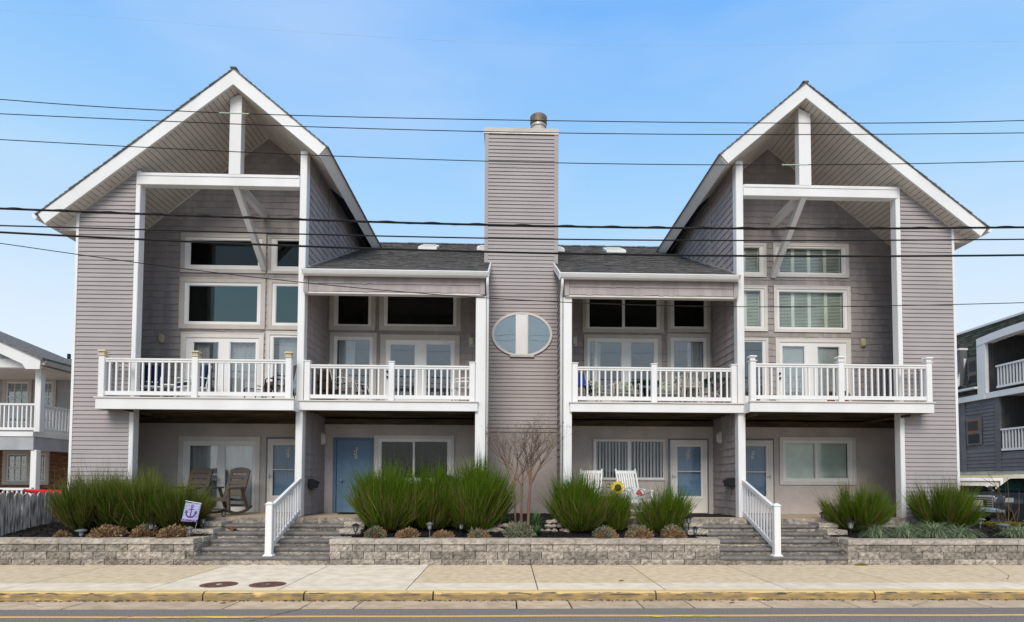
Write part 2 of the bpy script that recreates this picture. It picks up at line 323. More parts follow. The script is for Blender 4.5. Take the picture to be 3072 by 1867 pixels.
def npmesh(name, verts, quads, m, smooth=False):
    me = bpy.data.meshes.new(name); nv = len(verts); nq = len(quads); me.vertices.add(nv); me.vertices.foreach_set('co', np.asarray(verts, np.float32).ravel())
    me.loops.add(nq*4); me.loops.foreach_set('vertex_index', np.asarray(quads, np.int32).ravel()); me.polygons.add(nq)
    me.polygons.foreach_set('loop_start', np.arange(0, nq*4, 4, dtype=np.int32)); me.update(calc_edges=True); me.materials.append(m)
    if smooth: me.polygons.foreach_set('use_smooth', np.ones(nq, bool))
    return me
def bev(o, w=.008, seg=1):
    b = o.modifiers.new('bevel', 'BEVEL'); b.width = w; b.segments = seg; b.limit_method = 'ANGLE'; return o
def cells(x0, x1, z0, z1, holes):
    "rectangles that fill x0..x1, z0..z1 round the holes"
    holes = [(max(h[0], x0), min(h[1], x1), h[2], h[3]) for h in holes if h[0] < x1 and h[1] > x0 and h[2] < z1 and h[3] > z0]
    zs = sorted({z0, z1, *[min(max(h[k], z0), z1) for h in holes for k in (2, 3)]}); res = []
    for a, b in zip(zs, zs[1:]):
        if b-a < 1e-4: continue
        c = x0
        for h in sorted(h for h in holes if h[2] < b-1e-4 and h[3] > a+1e-4):
            if h[0] > c+1e-4: res.append((c, min(h[0], x1), a, b))
            c = max(c, h[1])
        if c < x1-1e-4: res.append((c, x1, a, b))
    return res
def holed(mb, x0, x1, z0, z1, holes, y0, y1):
    for a, b, c, d in cells(x0, x1, z0, z1, holes): mb.box(a, b, y0, y1, c, d)
    return mb
def text_mesh(s, size, m, ext=.0015):
    cu = bpy.data.curves.new('lettering', 'FONT'); cu.body = s; cu.size = size; cu.align_x = 'CENTER'; cu.align_y = 'CENTER'; cu.extrude = ext
    o = bpy.data.objects.new('lettering_tmp', cu); COL.objects.link(o); bpy.context.view_layer.update()
    me = bpy.data.meshes.new_from_object(o.evaluated_get(bpy.context.evaluated_depsgraph_get())); bpy.data.objects.remove(o); me.materials.clear(); me.materials.append(m)
    for v in me.vertices: x, y, z = v.co; v.co = (x, -z, y)
    return me

STEM_ = mat('grit_brown', (.10, .07, .045), rough=.95, cols=[(.05, .04, .03), (.18, .12, .07), (.10, .09, .05)], spec=.05)
# ================================================================== SETTING
g = MB(); g.poly([(-600, -300, -.15), (600, -300, -.15), (600, 900, -.15), (-600, 900, -.15)], [(0, 1, 2, 3)])
tag(g.build('ground', GRND), kind='structure')
def sheet(name, x0, x1, y0, y1, z, m, **k):
    return tag(MB().box(x0, x1, y0, y1, z-.3, z).build(name, m), kind='structure')
sheet('road', -60, 60, -3.0, 8.62, -.130, ASPH)
sheet('far_pavement', -60, 60, -6.5, -3.05, -.005, SLAB)
ln = MB(); N = 60
for i in range(N):
    a = -20+40*i/N; b = -20+40*(i+1)/N; w = lambda x: .012*math.sin(x*1.7)+.008*math.sin(x*.6+1)
    ln.poly([(a, 8.08+w(a), -.126), (b, 8.08+w(b), -.126), (b, 8.185+w(b), -.126), (a, 8.185+w(a), -.126)], [(0, 1, 2, 3)])
road_line = tag(ln.build('road_line', YELL), kind='structure')
sp = MB()
for cx, L in ((-4.2, .5), (-3.75, .35), (2.4, .5)):
    for k in range(7):
        x = cx+rnd.uniform(-L, L); y = 8.10+rnd.uniform(-.05, .04); l = rnd.uniform(.08, .3); h = rnd.uniform(.012, .03)
        sp.poly([(x-l, y, -.122+k*.0002), (x, y-h, -.122+k*.0002), (x+l, y, -.122+k*.0002), (x, y+h, -.122+k*.0002)], [(0, 1, 2, 3)])
sp.build('spray_mark', YELB, road_line)
# tar crack across the asphalt
tb = MB()
pts = [(W(1030, 1822, 8.6)[0]-.02*0, 8.6)]
for a, b in (((-2.95, 8.6), (-3.5, 7.6)), ((-5.9, 7.3), (-5.0, 8.2))):
    n = 14
    for i in range(n):
        t0, t1 = i/n, (i+1)/n; j = lambda t: .012*math.sin(t*37)
        x0 = a[0]+(b[0]-a[0])*t0+j(t0); x1 = a[0]+(b[0]-a[0])*t1+j(t1); y0 = a[1]+(b[1]-a[1])*t0; y1 = a[1]+(b[1]-a[1])*t1
        tb.poly([(x0-.007, y0, -.124), (x0+.007, y0, -.124), (x1+.007, y1, -.124), (x1-.007, y1, -.124)], [(0, 1, 2, 3)])
tb.build('tar_crack', DKEDGE, road_line)
# gutter pan
gut = thing('gutter_pan', None, None, (0, 8.9, -.13), kind='structure')
gx = [-20, -16, -12.6, -9.2, -6.3, -4.05, -2.95, -2.2, .15, .95, 2.0, 2.75, 3.9, 5.2, 7.2, 8.6, 10.2, 13, 16, 20]
for a, b in zip(gx, gx[1:]):
    sk = rnd.uniform(-.12, .12)*0
    m = MB().hexa([(a+.012, 8.625, -.4), (b-.010, 8.625, -.4), (b-.006, 9.185, -.4), (a+.014, 9.185, -.4), (a+.012, 8.625, -.122), (b-.010, 8.625, -.122), (b-.006, 9.185, -.126), (a+.014, 9.185, -.126)])
    m.build('slab', GUTC, gut)
sheet('gutter_bed', -22, 22, 8.621, 9.3, -.150, DKEDGE)
# fine cracks across gutter and pavement slabs, grit along the kerb foot
cb = MB()
for (x0, y0, x1, y1, z) in ((-5.2, 8.66, -4.7, 9.14, -.1195), (-.2, 9.16, .25, 8.66, -.1195), (3.2, 9.15, 3.5, 8.7, -.1195), (6.0, 8.65, 6.6, 9.1, -.1195), (9.45, 10.9, 10.15, 12.25, .0075), (8.9, 10.3, 9.45, 10.9, .0075), (-7.2, 9.1, -6.6, 8.7, -.1195)):
    n = 9; P = [(x0+(x1-x0)*k/n+rnd.uniform(-.02, .02), y0+(y1-y0)*k/n) for k in range(n+1)]
    for (a, b), (c, d) in zip(P, P[1:]):
        w = rnd.uniform(.002, .006); cb.poly([(a-w, b, z), (a+w, b, z), (c+w, d, z), (c-w, d, z)], [(0, 1, 2, 3)])
cb.build('crack', DKEDGE, gut)
gb = MB()
for _ in range(700):
    x = rnd.uniform(-11, 11); y = 9.185-abs(rnd.gauss(0, .035)); q = rnd.uniform(.003, .011); gb.box(x-q*1.6, x+q*1.6, y-q, y+q, -.121, -.121+q)
for _ in range(260):
    x = rnd.uniform(-11, 11); y = 12.165-abs(rnd.gauss(0, .02)); q = rnd.uniform(.003, .009); gb.box(x-q*2, x+q*2, y-q, y+q, .006, .006+q)
tag(gb.build('grit', STEM_), 'brown grit and leaf crumbs along the foot of the kerb and wall', 'grit', kind='stuff')
# kerb stones
kb = thing('kerb', None, None, (0, 9.28, -.13), kind='structure')
kx = [-21, -18, -14.8, -11.4, -8.0, -4.62, -3.10, -1.13, 2.33, 5.80, 9.2, 12.6, 16, 20]
for a, b in zip(kx, kx[1:]):
    prof = [(9.19, -.3), (9.19, -.128), (9.195, -.04), (9.215, -.012), (9.245, .002), (9.37, .004), (9.37, -.3)]
    bb = MB(); nseg = 10; xs = [a+.012+(b-a-.024)*i/nseg for i in range(nseg+1)]; base = 0
    for i, x in enumerate(xs):
        for (y, z) in prof:
            jig = rnd.uniform(-.006, .006) if 1 < prof.index((y, z)) < 5 else 0
            bb.v.append((x, y+jig, z+jig*.5))
    n = len(prof)
    for i in range(nseg):
        for k in range(n-1): bb.f.append((i*n+k, i*n+k+1, (i+1)*n+k+1, (i+1)*n+k))
    bb.f.append(tuple(range(n))); bb.f.append(tuple(reversed(range(nseg*n, nseg*n+n))))
    bb.build('kerb_stone', KERB, kb, smooth=False)
# pavement
pv = thing('pavement', None, None, (0, 10.8, 0), kind='structure')
sheet('pavement_bed', -22, 22, 9.371, 12.5, -.03, DKEDGE)
px_ = [-22, -18.2, -14.2, -12.2, -10.1, -7.87, -5.62, -3.58, -1.58, .50, 2.53, 4.52, 6.70, 8.75, 10.8, 12.9, 15, 18, 22]
for i, (a, b) in enumerate(zip(px_, px_[1:])):
    wh = -5.7 < a < -1.7
    skew = {6: -.06, 7: -.02}.get(i, 0)
    MB().hexa([(a+.009, 10.05, -.2), (b-.009, 10.05, -.2), (b-.009, 12.3, -.2), (a+.009, 12.3, -.2), (a+.009, 10.05, 0), (b-.009, 10.05, 0), (b-.009, 12.3, .006), (a+.009, 12.3, .006)]).build('slab', SLABW if wh or i >= 14 else SLAB, pv)
    MB().box(a+.009, b-.009, 9.374, 10.042, -.2, 0).build('slab', SLABW, pv)
# manhole covers
def manhole(px, py, lab, disc):
    x, _ = W(px, py, 9.9); t = thing('manhole_cover', lab, 'manhole cover', (x, 9.9, 0), 'manhole covers in the pavement')
    MB().lathe([(.285, -.05), (.285, .0055), (.262, .006), (.262, -.05)], (x, 9.9, 0), 40).build('rim', RUST, t)
    m = MB().lathe([(.258, -.05), (.258, .007), (.25, .008)], (x, 9.9, 0), 40)
    for a in range(-4, 5):
        w = math.sqrt(.235**2-(a*.05)**2); m.box(x-w, x+w, 9.9+a*.05-.006, 9.9+a*.05+.006, .0085, .0115)
    m.build('lid', RUST, t)
    MB().lathe([(.045 if disc else .03, .008), (.045 if disc else .03, .0135)], (x+.01, 9.88, 0), 16).build('plug', LAMPW if disc else METAL, t)
manhole(657, 1751, 'round rusty manhole cover with a pale disc, left of the two in the pavement', True)
manhole(803, 1756, 'round rusty manhole cover without a pale disc, nearer the stair railing', False)

# ------------------------------------------------------------------ retaining walls
def block_mesh(L, H, D, seed, amp=.06, nx=14, nz=4):
    r = random.Random(seed); b = MB(); gr = {}
    big = [r.uniform(-1, 1) for _ in range(6)]
    for j in range(nz+1):
        for i in range(nx+1):
            e = (i in (0, nx)) or (j in (0, nz)); u, v = i/nx, j/nz
            d = amp*(.3 if e else 1)*(r.uniform(-.6, 1)+.7*math.sin(3*u+big[0]*3)*math.cos(2.5*v+big[1]*3))
            gr[i, j] = len(b.v); b.v.append((-L/2+L*u+(0 if e else r.uniform(-.01, .01)), -d-(0 if e else .006), H*v+(0 if e else r.uniform(-.006, .006))))
    for j in range(nz):
        for i in range(nx): b.f.append((gr[i, j], gr[i+1, j], gr[i+1, j+1], gr[i, j+1]))
    o = len(b.v); b.v += [(-L/2, D, 0), (L/2, D, 0), (L/2, D, H), (-L/2, D, H)]
    b.f += [(o+1, o, o+3, o+2), tuple([gr[i, nz] for i in range(nx+1)]+[o+2, o+3]), tuple([gr[i, 0] for i in range(nx, -1, -1)]+[o, o+1]),
            tuple([gr[0, j] for j in range(nz+1)]+[o+3, o]), tuple([gr[nx, j] for j in range(nz, -1, -1)]+[o+1, o+2])]
    return b.mesh('block', STONE)
BLK = [block_mesh(1, 1, 1, s) for s in range(12)]
CBK = []
for s in range(6):
    me = block_mesh(1, 1, 1, 50+s, .045, 14, 3); me.materials[0] = CAPST; CBK.append(me)
def piece(name, me, parent, at, scale, rz=0):
    o = link(name, me, parent, at); o.scale = scale; o.rotation_euler = (0, 0, rz); return o
YF_ = 12.18
courses = [(0, .117), (.124, .268), (.275, .421)]
def wall_run(t, x0, x1, y, off=0, rz=0, levels=courses, L=.455, gap=.013):
    # a straight run along x (rz=0) or along +y (rz=90deg, facing +x / -x)
    for k, (z0, z1) in enumerate(levels):
        c = x0; first = (L*.5 if (k+off) % 2 else L); e = x1
        while c < e-.02:
            l = min(first, e-c); first = L
            if e-(c+l) < .12: l = e-c
            piece('block', rnd.choice(BLK), t, (c+l/2, y, z0), (l-gap, .30, z1-z0), 0)
            c += l
def cap_run(t, x0, x1, y, z0, z1, L=.455):
    c = x0
    while c < x1-.02:
        l = min(L, x1-c)
        if x1-(c+l) < .12: l = x1-c
        piece('cap_stone', rnd.choice(CBK), t, (c+l/2, y, z0), (l-.005, .33, z1-z0)); c += l
def side_run(t, x, sgn, y0, y1, levels, L=.455):   # wall return whose face looks along sgn*x
    for k, (z0, z1) in enumerate(levels):
        c = y0; first = L*.5 if k % 2 else L
        while c < y1-.02:
            l = min(first, y1-c); first = L
            piece('block', rnd.choice(BLK), t, (x, c+l/2, z0), (l-.006, .26, z1-z0), R(90) if sgn > 0 else R(-90)); c += l
XS = dict(a0=-6.32, a1=-3.60, b0=4.42, b1=7.12)   # flanks of the two stairs
wall_spec = [('stone_retaining_wall', 'grey split stone garden wall left of the left stairs, in front of the long dense shrubs', -14.0, XS['a0']),
             ('stone_retaining_wall', 'long grey split stone garden wall between the two stairs', XS['a1'], XS['b0']),
             ('stone_retaining_wall', 'grey split stone garden wall right of the right stairs, under the striped grass', XS['b1'], 14.5)]
walls = []
for nm, lab, a, b in wall_spec:
    t = thing(nm, lab, 'garden wall', ((a+b)/2, YF_, 0), 'split stone garden walls')
    wall_run(t, a, b, YF_); cap_run(t, a, b, YF_-.03, .428, .53); walls.append(t)
    MB().box(a+.05, b-.05, YF_+.05, YF_+.28, .0, .42).build('core', DKEDGE, t)
# returns beside the stairs, stepping up with them
def flank(t, x, sgn):
    side_run(t, x, sgn, 12.20, 12.95, courses)
    xo = x-sgn*.34
    def cap(y0, y1, z1, w=.34):
        l = y1-y0; o = piece('cap_stone', rnd.choice(CBK), t, (x+sgn*.02, (y0+y1)/2, z1-.10), (l-.006, w, .10), R(90) if sgn > 0 else R(-90))
        bbx = MB().box(min(x, xo), max(x, xo), y0, y1, .2, z1-.102); 
    cap(12.50, 12.93, .53)
    def lift(y0, y1, z):
        xa, xb = sorted((x, x-sgn*.42))
        piece('block', rnd.choice(BLK), t, ((xa+xb)/2, y0, z-.25), (xb-xa, y1-y0, .145))
        side_run(t, x, sgn, y0+.002, y1, [(z-.25, z-.105)])
        m = piece('cap_stone', rnd.choice(CBK), t, ((xa+xb)/2, y0-.03, z-.10), (xb-xa+.03, y1-y0+.03, .10))
    lift(12.95, 13.40, .665); lift(13.30, 13.72, .80)
flank(walls[0], XS['a0'], 1); flank(walls[1], XS['a1'], -1); flank(walls[1], XS['b0'], 1); flank(walls[2], XS['b1'], -1)

# ------------------------------------------------------------------ stairs
ZT = [.178, .318, .455, .593, .732]; YT = [12.16, 12.45, 12.77, 13.07, 13.40]
for si, (x0, x1, lab) in enumerate(((XS['a0'], XS['a1'], 'wide stone steps with grey bullnose treads up to doors 841 and 843'), (XS['b0'], XS['b1'], 'wide stone steps with grey bullnose treads up to the doors on the right'))):
    t = thing('stone_steps', lab, 'steps', ((x0+x1)/2, 12.8, 0), 'stone steps')
    for i, (zt, y) in enumerate(zip(ZT, YT)):
        zb = ZT[i-1] if i else 0
        nst = 3; w = (x1-x0)/nst
        for k in range(nst):
            a, b = x0+w*k+.002, x0+w*(k+1)-.002
            prof = [(y+.36, zt-.075), (y+.03, zt-.075), (y+.008, zt-.066), (y, zt-.045), (y-.002, zt-.028), (y+.010, zt-.008), (y+.035, zt), (y+.36, zt)]
            MB().prismx(prof, a, b).build('tread', TREAD, t, smooth=False)
        c = x0; L = .455
        first = .2+.22*((i+si) % 2)
        while c < x1-.02:
            l = min(first, x1-c); first = L
            if x1-(c+l) < .1: l = x1-c
            piece('riser_block', rnd.choice(BLK), t, (c+l/2, y+.035, zb), (l-.005, .2, zt-.078-zb)); c += l
# patio: two raised floors with stone edging
def patio(x0, x1, lab):
    t = thing('patio', None, None, ((x0+x1)/2, 14.7, .8), kind='structure')
    MB().box(x0, x1, 13.86, 15.85, .3, .868).build('floor_slab', PATIO, t)
    MB().box(x0, x1, 13.752, 13.86, .3, .862).build('floor_edge', PATIO, t)
    c = x0
    while c < x1-.02:
        l = min(rnd.choice([.17, .2, .3, .33]), x1-c)
        piece('edge_block', rnd.choice(BLK), t, (c+l/2, 13.735, .735), (l-.005, .12, .13)); c += l
    c = x0
    while c < x1-.02:
        l = min(.455, x1-c); piece('edge_block', rnd.choice(BLK), t, (c+l/2, 13.737, .55), (l-.005, .12, .18)); c += l
patio(-10.0, -.66, 0); patio(1.46, 10.75, 0)
# mulch beds
def bedz(x, y): return .47+max(0, min(1, (y-12.45)/1.3))*.20+max(0, min(1, (y-13.9)/1.9))*.20
def bed(x0, x1, y0, y1):
    nx = int((x1-x0)/.12); ny = int((y1-y0)/.1); b = MB(); r = random.Random(3)
    for j in range(ny+1):
        for i in range(nx+1):
            x = x0+(x1-x0)*i/nx; y = y0+(y1-y0)*j/ny; b.v.append((x, y, bedz(x, y)+r.uniform(-.012, .018)))
    for j in range(ny):
        for i in range(nx): a = j*(nx+1)+i; b.f.append((a, a+1, a+nx+2, a+nx+1))
    tag(b.build('mulch_bed', MULCH), kind='structure')
    n = int((x1-x0)*(min(y1, 14)-y0)*420); r = np.random.RandomState(5)
    X = r.uniform(x0, x1, n); Y = r.uniform(y0, min(y1, 14.2), n); Z = np.array([bedz(a, b_) for a, b_ in zip(X, Y)])+.016
    ang = r.uniform(0, 6.28, n); l = r.uniform(.012, .04, n); w = r.uniform(.005, .012, n); tl = r.uniform(-.4, .4, n)
    dx = np.cos(ang)*l; dy = np.sin(ang)*l; ex = -np.sin(ang)*w; ey = np.cos(ang)*w
    P = np.stack([np.stack([X-dx-ex, Y-dy-ey, Z-l*tl], 1), np.stack([X+dx-ex, Y+dy-ey, Z+l*tl], 1), np.stack([X+dx+ex, Y+dy+ey, Z+l*tl+.006], 1), np.stack([X-dx+ex, Y-dy+ey, Z-l*tl+.006], 1)], 1).reshape(-1, 3)
    o = link('mulch_chips', npmesh('mulch_chips', P, np.arange(n*4).reshape(-1, 4), CHIP)); return tag(o, 'black shredded bark mulch covering the planting bed', 'mulch', kind='stuff')
bed(-14.0, XS['a0']-.02, 12.42, 14.3); bed(XS['a1']+.02, XS['b0']-.02, 12.42, 15.8); bed(XS['b1']+.02, 14.5, 12.42, 14.6)
sheet('left_yard', -40, -8.84, 14.28, 60, .66, LOT)
sheet('right_lot', 9.65, 60, 14.6, 60, .10, LOT)

# ================================================================== THE TOWNHOUSE BUILDING
TH = thing('townhouse_building', 'grey and mauve sided four unit townhouse with two tall open gables, white posts and balconies', 'building', (.37, 15, 0))
YP, YB, YFA = 14.0, 15.80, 13.70
ZP = .87
def X_(px, Y=YP, py=1000): return W(px, py, Y)[0]
P1 = (X_(391, py=1100), X_(405, py=1100)); P2 = (X_(891.5), X_(912.5)); P3 = (X_(1427), X_(1458)); P4 = (X_(1690.5), X_(1716)); P5 = (X_(2212), X_(2234)); P6 = (X_(2693, py=900), X_(2707, py=900))
XL, XR = -10.15, 10.95
AL, AR = (-6.46, 11.36), (7.15, 11.36)              # outer apexes
gl = dict(a=AL, o=(-10.83, 7.83), i=(-4.27, 9.55)); gr_ = dict(a=AR, o=(11.56, 7.90), i=(5.06, 9.56))
def off(p, q, d):      # unit normal pointing down/inward
    dx, dz = q[0]-p[0], q[1]-p[1]; l = math.hypot(dx, dz); n = (dz/l, -dx/l)
    if n[1] > 0: n = (-n[0], -n[1])
    return (p[0]+n[0]*d, p[1]+n[1]*d), (q[0]+n[0]*d, q[1]+n[1]*d)
def isect(p1, p2, p3, p4):
    x1, y1 = p1; x2, y2 = p2; x3, y3 = p3; x4, y4 = p4; d = (x1-x2)*(y3-y4)-(y1-y2)*(x3-x4)
    a = x1*y2-y1*x2; b = x3*y4-y3*x4; return ((a*(x3-x4)-(x1-x2)*b)/d, (a*(y3-y4)-(y1-y2)*b)/d)
THK = .285
def zline(p, q, x): return p[1]+(q[1]-p[1])*(x-p[0])/(q[0]-p[0])
SOFZ = {}
YBK = 22.0
def gable(g, key):
    a = g['a']; 
    for side, e in (('o', g['o']), ('i', g['i'])):
        pass
    ao, eo = off(a, g['o'], THK); ai, ei = off(a, g['i'], THK); ab = isect(ao, eo, ai, ei)
    SOFZ[key] = lambda x, ab=ab, eo=eo, ei=ei: (zline(ab, eo, x) if (x < ab[0]) == (eo[0] < ab[0]) else zline(ab, ei, x))
    g['ab'] = ab; g['eo'] = eo; g['ei'] = ei
    rf = None
    for side, e, eb in (('o', g['o'], eo), ('i', g['i'], ei)):
        yend = YBK if side == 'o' else 21.2
        # white rake board with mitred apex
        MB().prism([a, e, eb, ab] if e[0] > a[0] else [a, ab, eb, e], YFA-.03, YFA+.02).build('rake_board', WHITE, TH)
        # small drip moulding under the shingles
        m1 = off(a, e, .045)
        # core of the roof slope
        u1 = off(a, e, .02); u2 = off(a, e, THK-.02)
        MB().prism([u1[0], u1[1], u2[1], u2[0]] if e[0] > a[0] else [u1[0], u2[0], u2[1], u1[1]], YFA+.025, yend).build('roof_deck', DKEDGE, TH)
        # shingles, butt ends stepped down the slope
        d = Vector((e[0]-a[0], e[1]-a[1])); L = d.length; d.normalize(); nrm = Vector((-d[1], d[0])); nrm = nrm if nrm[1] > 0 else -nrm
        sh = MB(); nC = int(L/.14)+1; ext = .05
        for k in range(nC):
            s0 = L+ext-(k+1)*(L+ext)/nC; s1 = L+ext-k*(L+ext)/nC
            p0 = Vector(a)+d*s0+nrm*.006; p1 = Vector(a)+d*s1+nrm*.022; p2 = Vector(a)+d*s1-nrm*.01; p3 = Vector(a)+d*s0-nrm*.01
            jj = rnd.uniform(-.012, .006)
            sh.prism([tuple(q) for q in ((p0, p1, p2, p3) if e[0] > a[0] else (p3, p2, p1, p0))], YFA-.055+jj, yend)
        sh.build('shingles', SHING, TH)['kind'] = 'stuff'
        # eave fascia (square cut edge)
        p = Vector(e); q = Vector(eb)
        w = Vector((q-p)).normalized(); o_ = d*.025
        MB().prism([tuple(p), tuple(p+o_), tuple(q+o_), tuple(q)] if e[0] > a[0] else [tuple(p), tuple(q), tuple(q+o_), tuple(p+o_)], YFA+.022, yend).build('eave_fascia', WHITE, TH)
    bx = MB().box(a[0]-.07, a[0]+.07, YFA-.06, YBK, a[1]+.01, a[1]+.035); bx.build('ridge_cap', SHING, TH)
    # soffit: boards running front to back under both slopes
    for side, e in (('o', eo), ('i', ei)):
        sf = thing('soffit', None, None, (0, 0, 0)); sf.parent = TH; sf.location = -WL[TH.name]
        L = math.hypot(e[0]-ab[0], e[1]-ab[1]); n = int(L/.125); dx, dz = (e[0]-ab[0])/L, (e[1]-ab[1])/L
        nx, nz = (-dz, dx) if dx > 0 else (dz, -dx)
        if nz > 0: nx, nz = -nx, -nz
        for k in range(n):
            s0, s1 = L*k/n+.006, L*(k+1)/n-.006; xm = ab[0]+dx*(s0+s1)/2
            inner = (XL < xm < XR)
            yb = YB-.02 if inner else YBK
            q = lambda s, t: (ab[0]+dx*s+nx*t, ab[1]+dz*s+nz*t)
            pts = [q(s0, .0), q(s1, .0), q(s1, .012), q(s0, .012)]
            MB().prism(pts if dx < 0 else pts[::-1], YFA+.02, yb).build('soffit_board', SOFF, sf)
gable(gl, 'L'); gable(gr_, 'R')
# gutters on the outer eaves
for g_, s in ((gl, -1), (gr_, 1)):
    e = g_['o']; x = e[0]
    MB().prism([(x+s*.02, e[1]-.02), (x+s*.13, e[1]-.0), (x+s*.12, e[1]-.07), (x+s*.07, e[1]-.12), (x+s*.02, e[1]-.12)][::-s], YFA-.02, YBK).build('gutter', WHITE, TH)
    ex = g_['eo'][0]; ez = g_['eo'][1]; xw = XL if s < 0 else XR
    # boxed eave underneath, running back along the side wall
    MB().prism([(ex, ez), (ex-s*.02, ez-.03), (xw, ez-.01), (xw, SOFZ['L' if s < 0 else 'R'](xw))][::s], YP+.03, YBK).build('eave_box', SOFF, TH)

# siding boards -----------------------------------------------------
PITCH_ = .1016
def siding_mesh():
    prof = [(0, .016), (-.020, .014), (-.029, 0), (-.029, .008), (-.006, PITCH_+.012), (0, PITCH_+.012)]
    return MB().prismx([(y, z) for y, z in prof], 0, 1).mesh('siding_board', SIDING)
SB = siding_mesh()
def siding(x0f, x1f, y, z0, z1, parent, me=SB, pitch=PITCH_):
    n = int((z1-z0)/pitch)
    for k in range(n):
        z = z0+k*pitch; a = x0f(z+pitch*.5); b = x1f(z+pitch*.5)
        if b-a < .03: continue
        o = link('siding_board', me, parent, (a, y, z)); o.scale = (b-a, 1, 1)
# left wing
lz = lambda z: max(XL+.03, gl['ab'][0]-(gl['ab'][1]-z)*(gl['ab'][0]-gl['eo'][0])/(gl['ab'][1]-gl['eo'][1])+.02)
rz_ = lambda z: min(XR-.03, gr_['ab'][0]+(gr_['ab'][1]-z)*(gr_['eo'][0]-gr_['ab'][0])/(gr_['ab'][1]-gr_['eo'][1])-.02)
siding(lz, lambda z: P1[0]-.003, YP+.03, .80, 9.15, TH)
siding(lambda z: P6[1]+.003, rz_, YP+.03, .80, 9.15, TH)
for (a, b, key) in ((XL, P1[1]-.012, 'L'), (P6[0]+.012, XR, 'R')):
    zz = SOFZ[key]; MB().prism([(a, .5), (b, .5), (b, zz(b)+.1), (a, zz(a)+.1)], YP+.032, YP+.16).build('wing_wall', SIDING, TH)
for x, key in ((XL, 'L'), (XR, 'R')):
    s = -1 if x < 0 else 1
    MB().box(x-.03, x+.03, YP-.005, YP+.05, .78, SOFZ[key](x)-.01).build('corner_trim', WHITE, TH)
    MB().box(min(x, x-s*.12), max(x, x-s*.12), YP+.16, YBK, .4, SOFZ[key](x)).build('side_wall', SIDING, TH)
    # rake trim between siding and soffit
for g_, xe, xp, key in ((gl, XL, P1[0], 'L'), (gr_, XR, P6[1], 'R')):
    f = SOFZ[key]; pts = [(xe, f(xe)-.045), (xp, f(xp)-.045), (xp, f(xp)-.013), (xe, f(xe)-.013)]
    if xe > xp: pts = [pts[1], pts[0], pts[3], pts[2]]
    MB().prism(pts, YP-.012, YP+.03).build('rake_trim', SOFF, TH)

# white posts ---------------------------------------------------------
def post(p, z0, z1, y0=YP, d=.22, base=False):
    o = MB().box(p[0], p[1], y0, y0+d, z0, z1).build('post', WHITE, TH); bev(o, .012)
    MB().box(p[0]+.02, p[1]-.02, y0-.0035, y0, z0+.02, z1-.02)
    return o
post(P1, ZP, SOFZ['L'](P1[0])-.015); post(P6, ZP, SOFZ['R'](P6[1])-.015)
post(P2, ZP, SOFZ['L'](P2[1])-.015); post(P5, ZP, SOFZ['R'](P5[0])-.015)
post(P3, ZP, 6.16); post(P4, ZP, 6.16)
# gable truss: beam, king post, tie and brace
def truss(g_, key, xa, xb, kx0, kx1):
    zb0, zb1 = 8.72, 9.00
    bev(MB().box(xa, xb, YP-.02, YP+.17, zb0, zb1).build('beam', WHITE, TH), .008)
    MB().box(xa+.02, xb-.02, YP-.035, YP-.021, zb1-.07, zb1-.004).build('beam_cap', WHITE, TH)
    f = SOFZ[key]
    MB().prism([(kx0, zb1-.01), (kx1, zb1-.01), (kx1, f(kx1)-.014), ((g_['ab'][0] if kx0 < g_['ab'][0] < kx1 else (kx0+kx1)/2), min(f(g_['ab'][0]) if kx0 < g_['ab'][0] < kx1 else 99, f((kx0+kx1)/2))-.014), (kx0, f(kx0)-.014)], YP-.04, YP+.16).build('king_post', WHITE, TH)
    xm = (kx0+kx1)/2
    MB().beam((xm, YP+.05, 8.83), (xm, YB-.01, 8.83), .13, .20).build('tie', WHITE, TH)
    MB().beam((xm-.0, YP+.08, 8.78), (xm-.0, YB-.01, 7.38), .13, .17).build('brace', WHITE, TH)
k0, _ = W(690, 450, YP); k1, _ = W(724.5, 450, YP); truss(gl, 'L', X_(411, YP, 540), P2[0]-.002, k0, k1)
k0, _ = W(2394.5, 450, YP); k1, _ = W(2430, 450, YP); truss(gr_, 'R', P5[1]+.002, X_(2691, YP, 575), k0, k1)

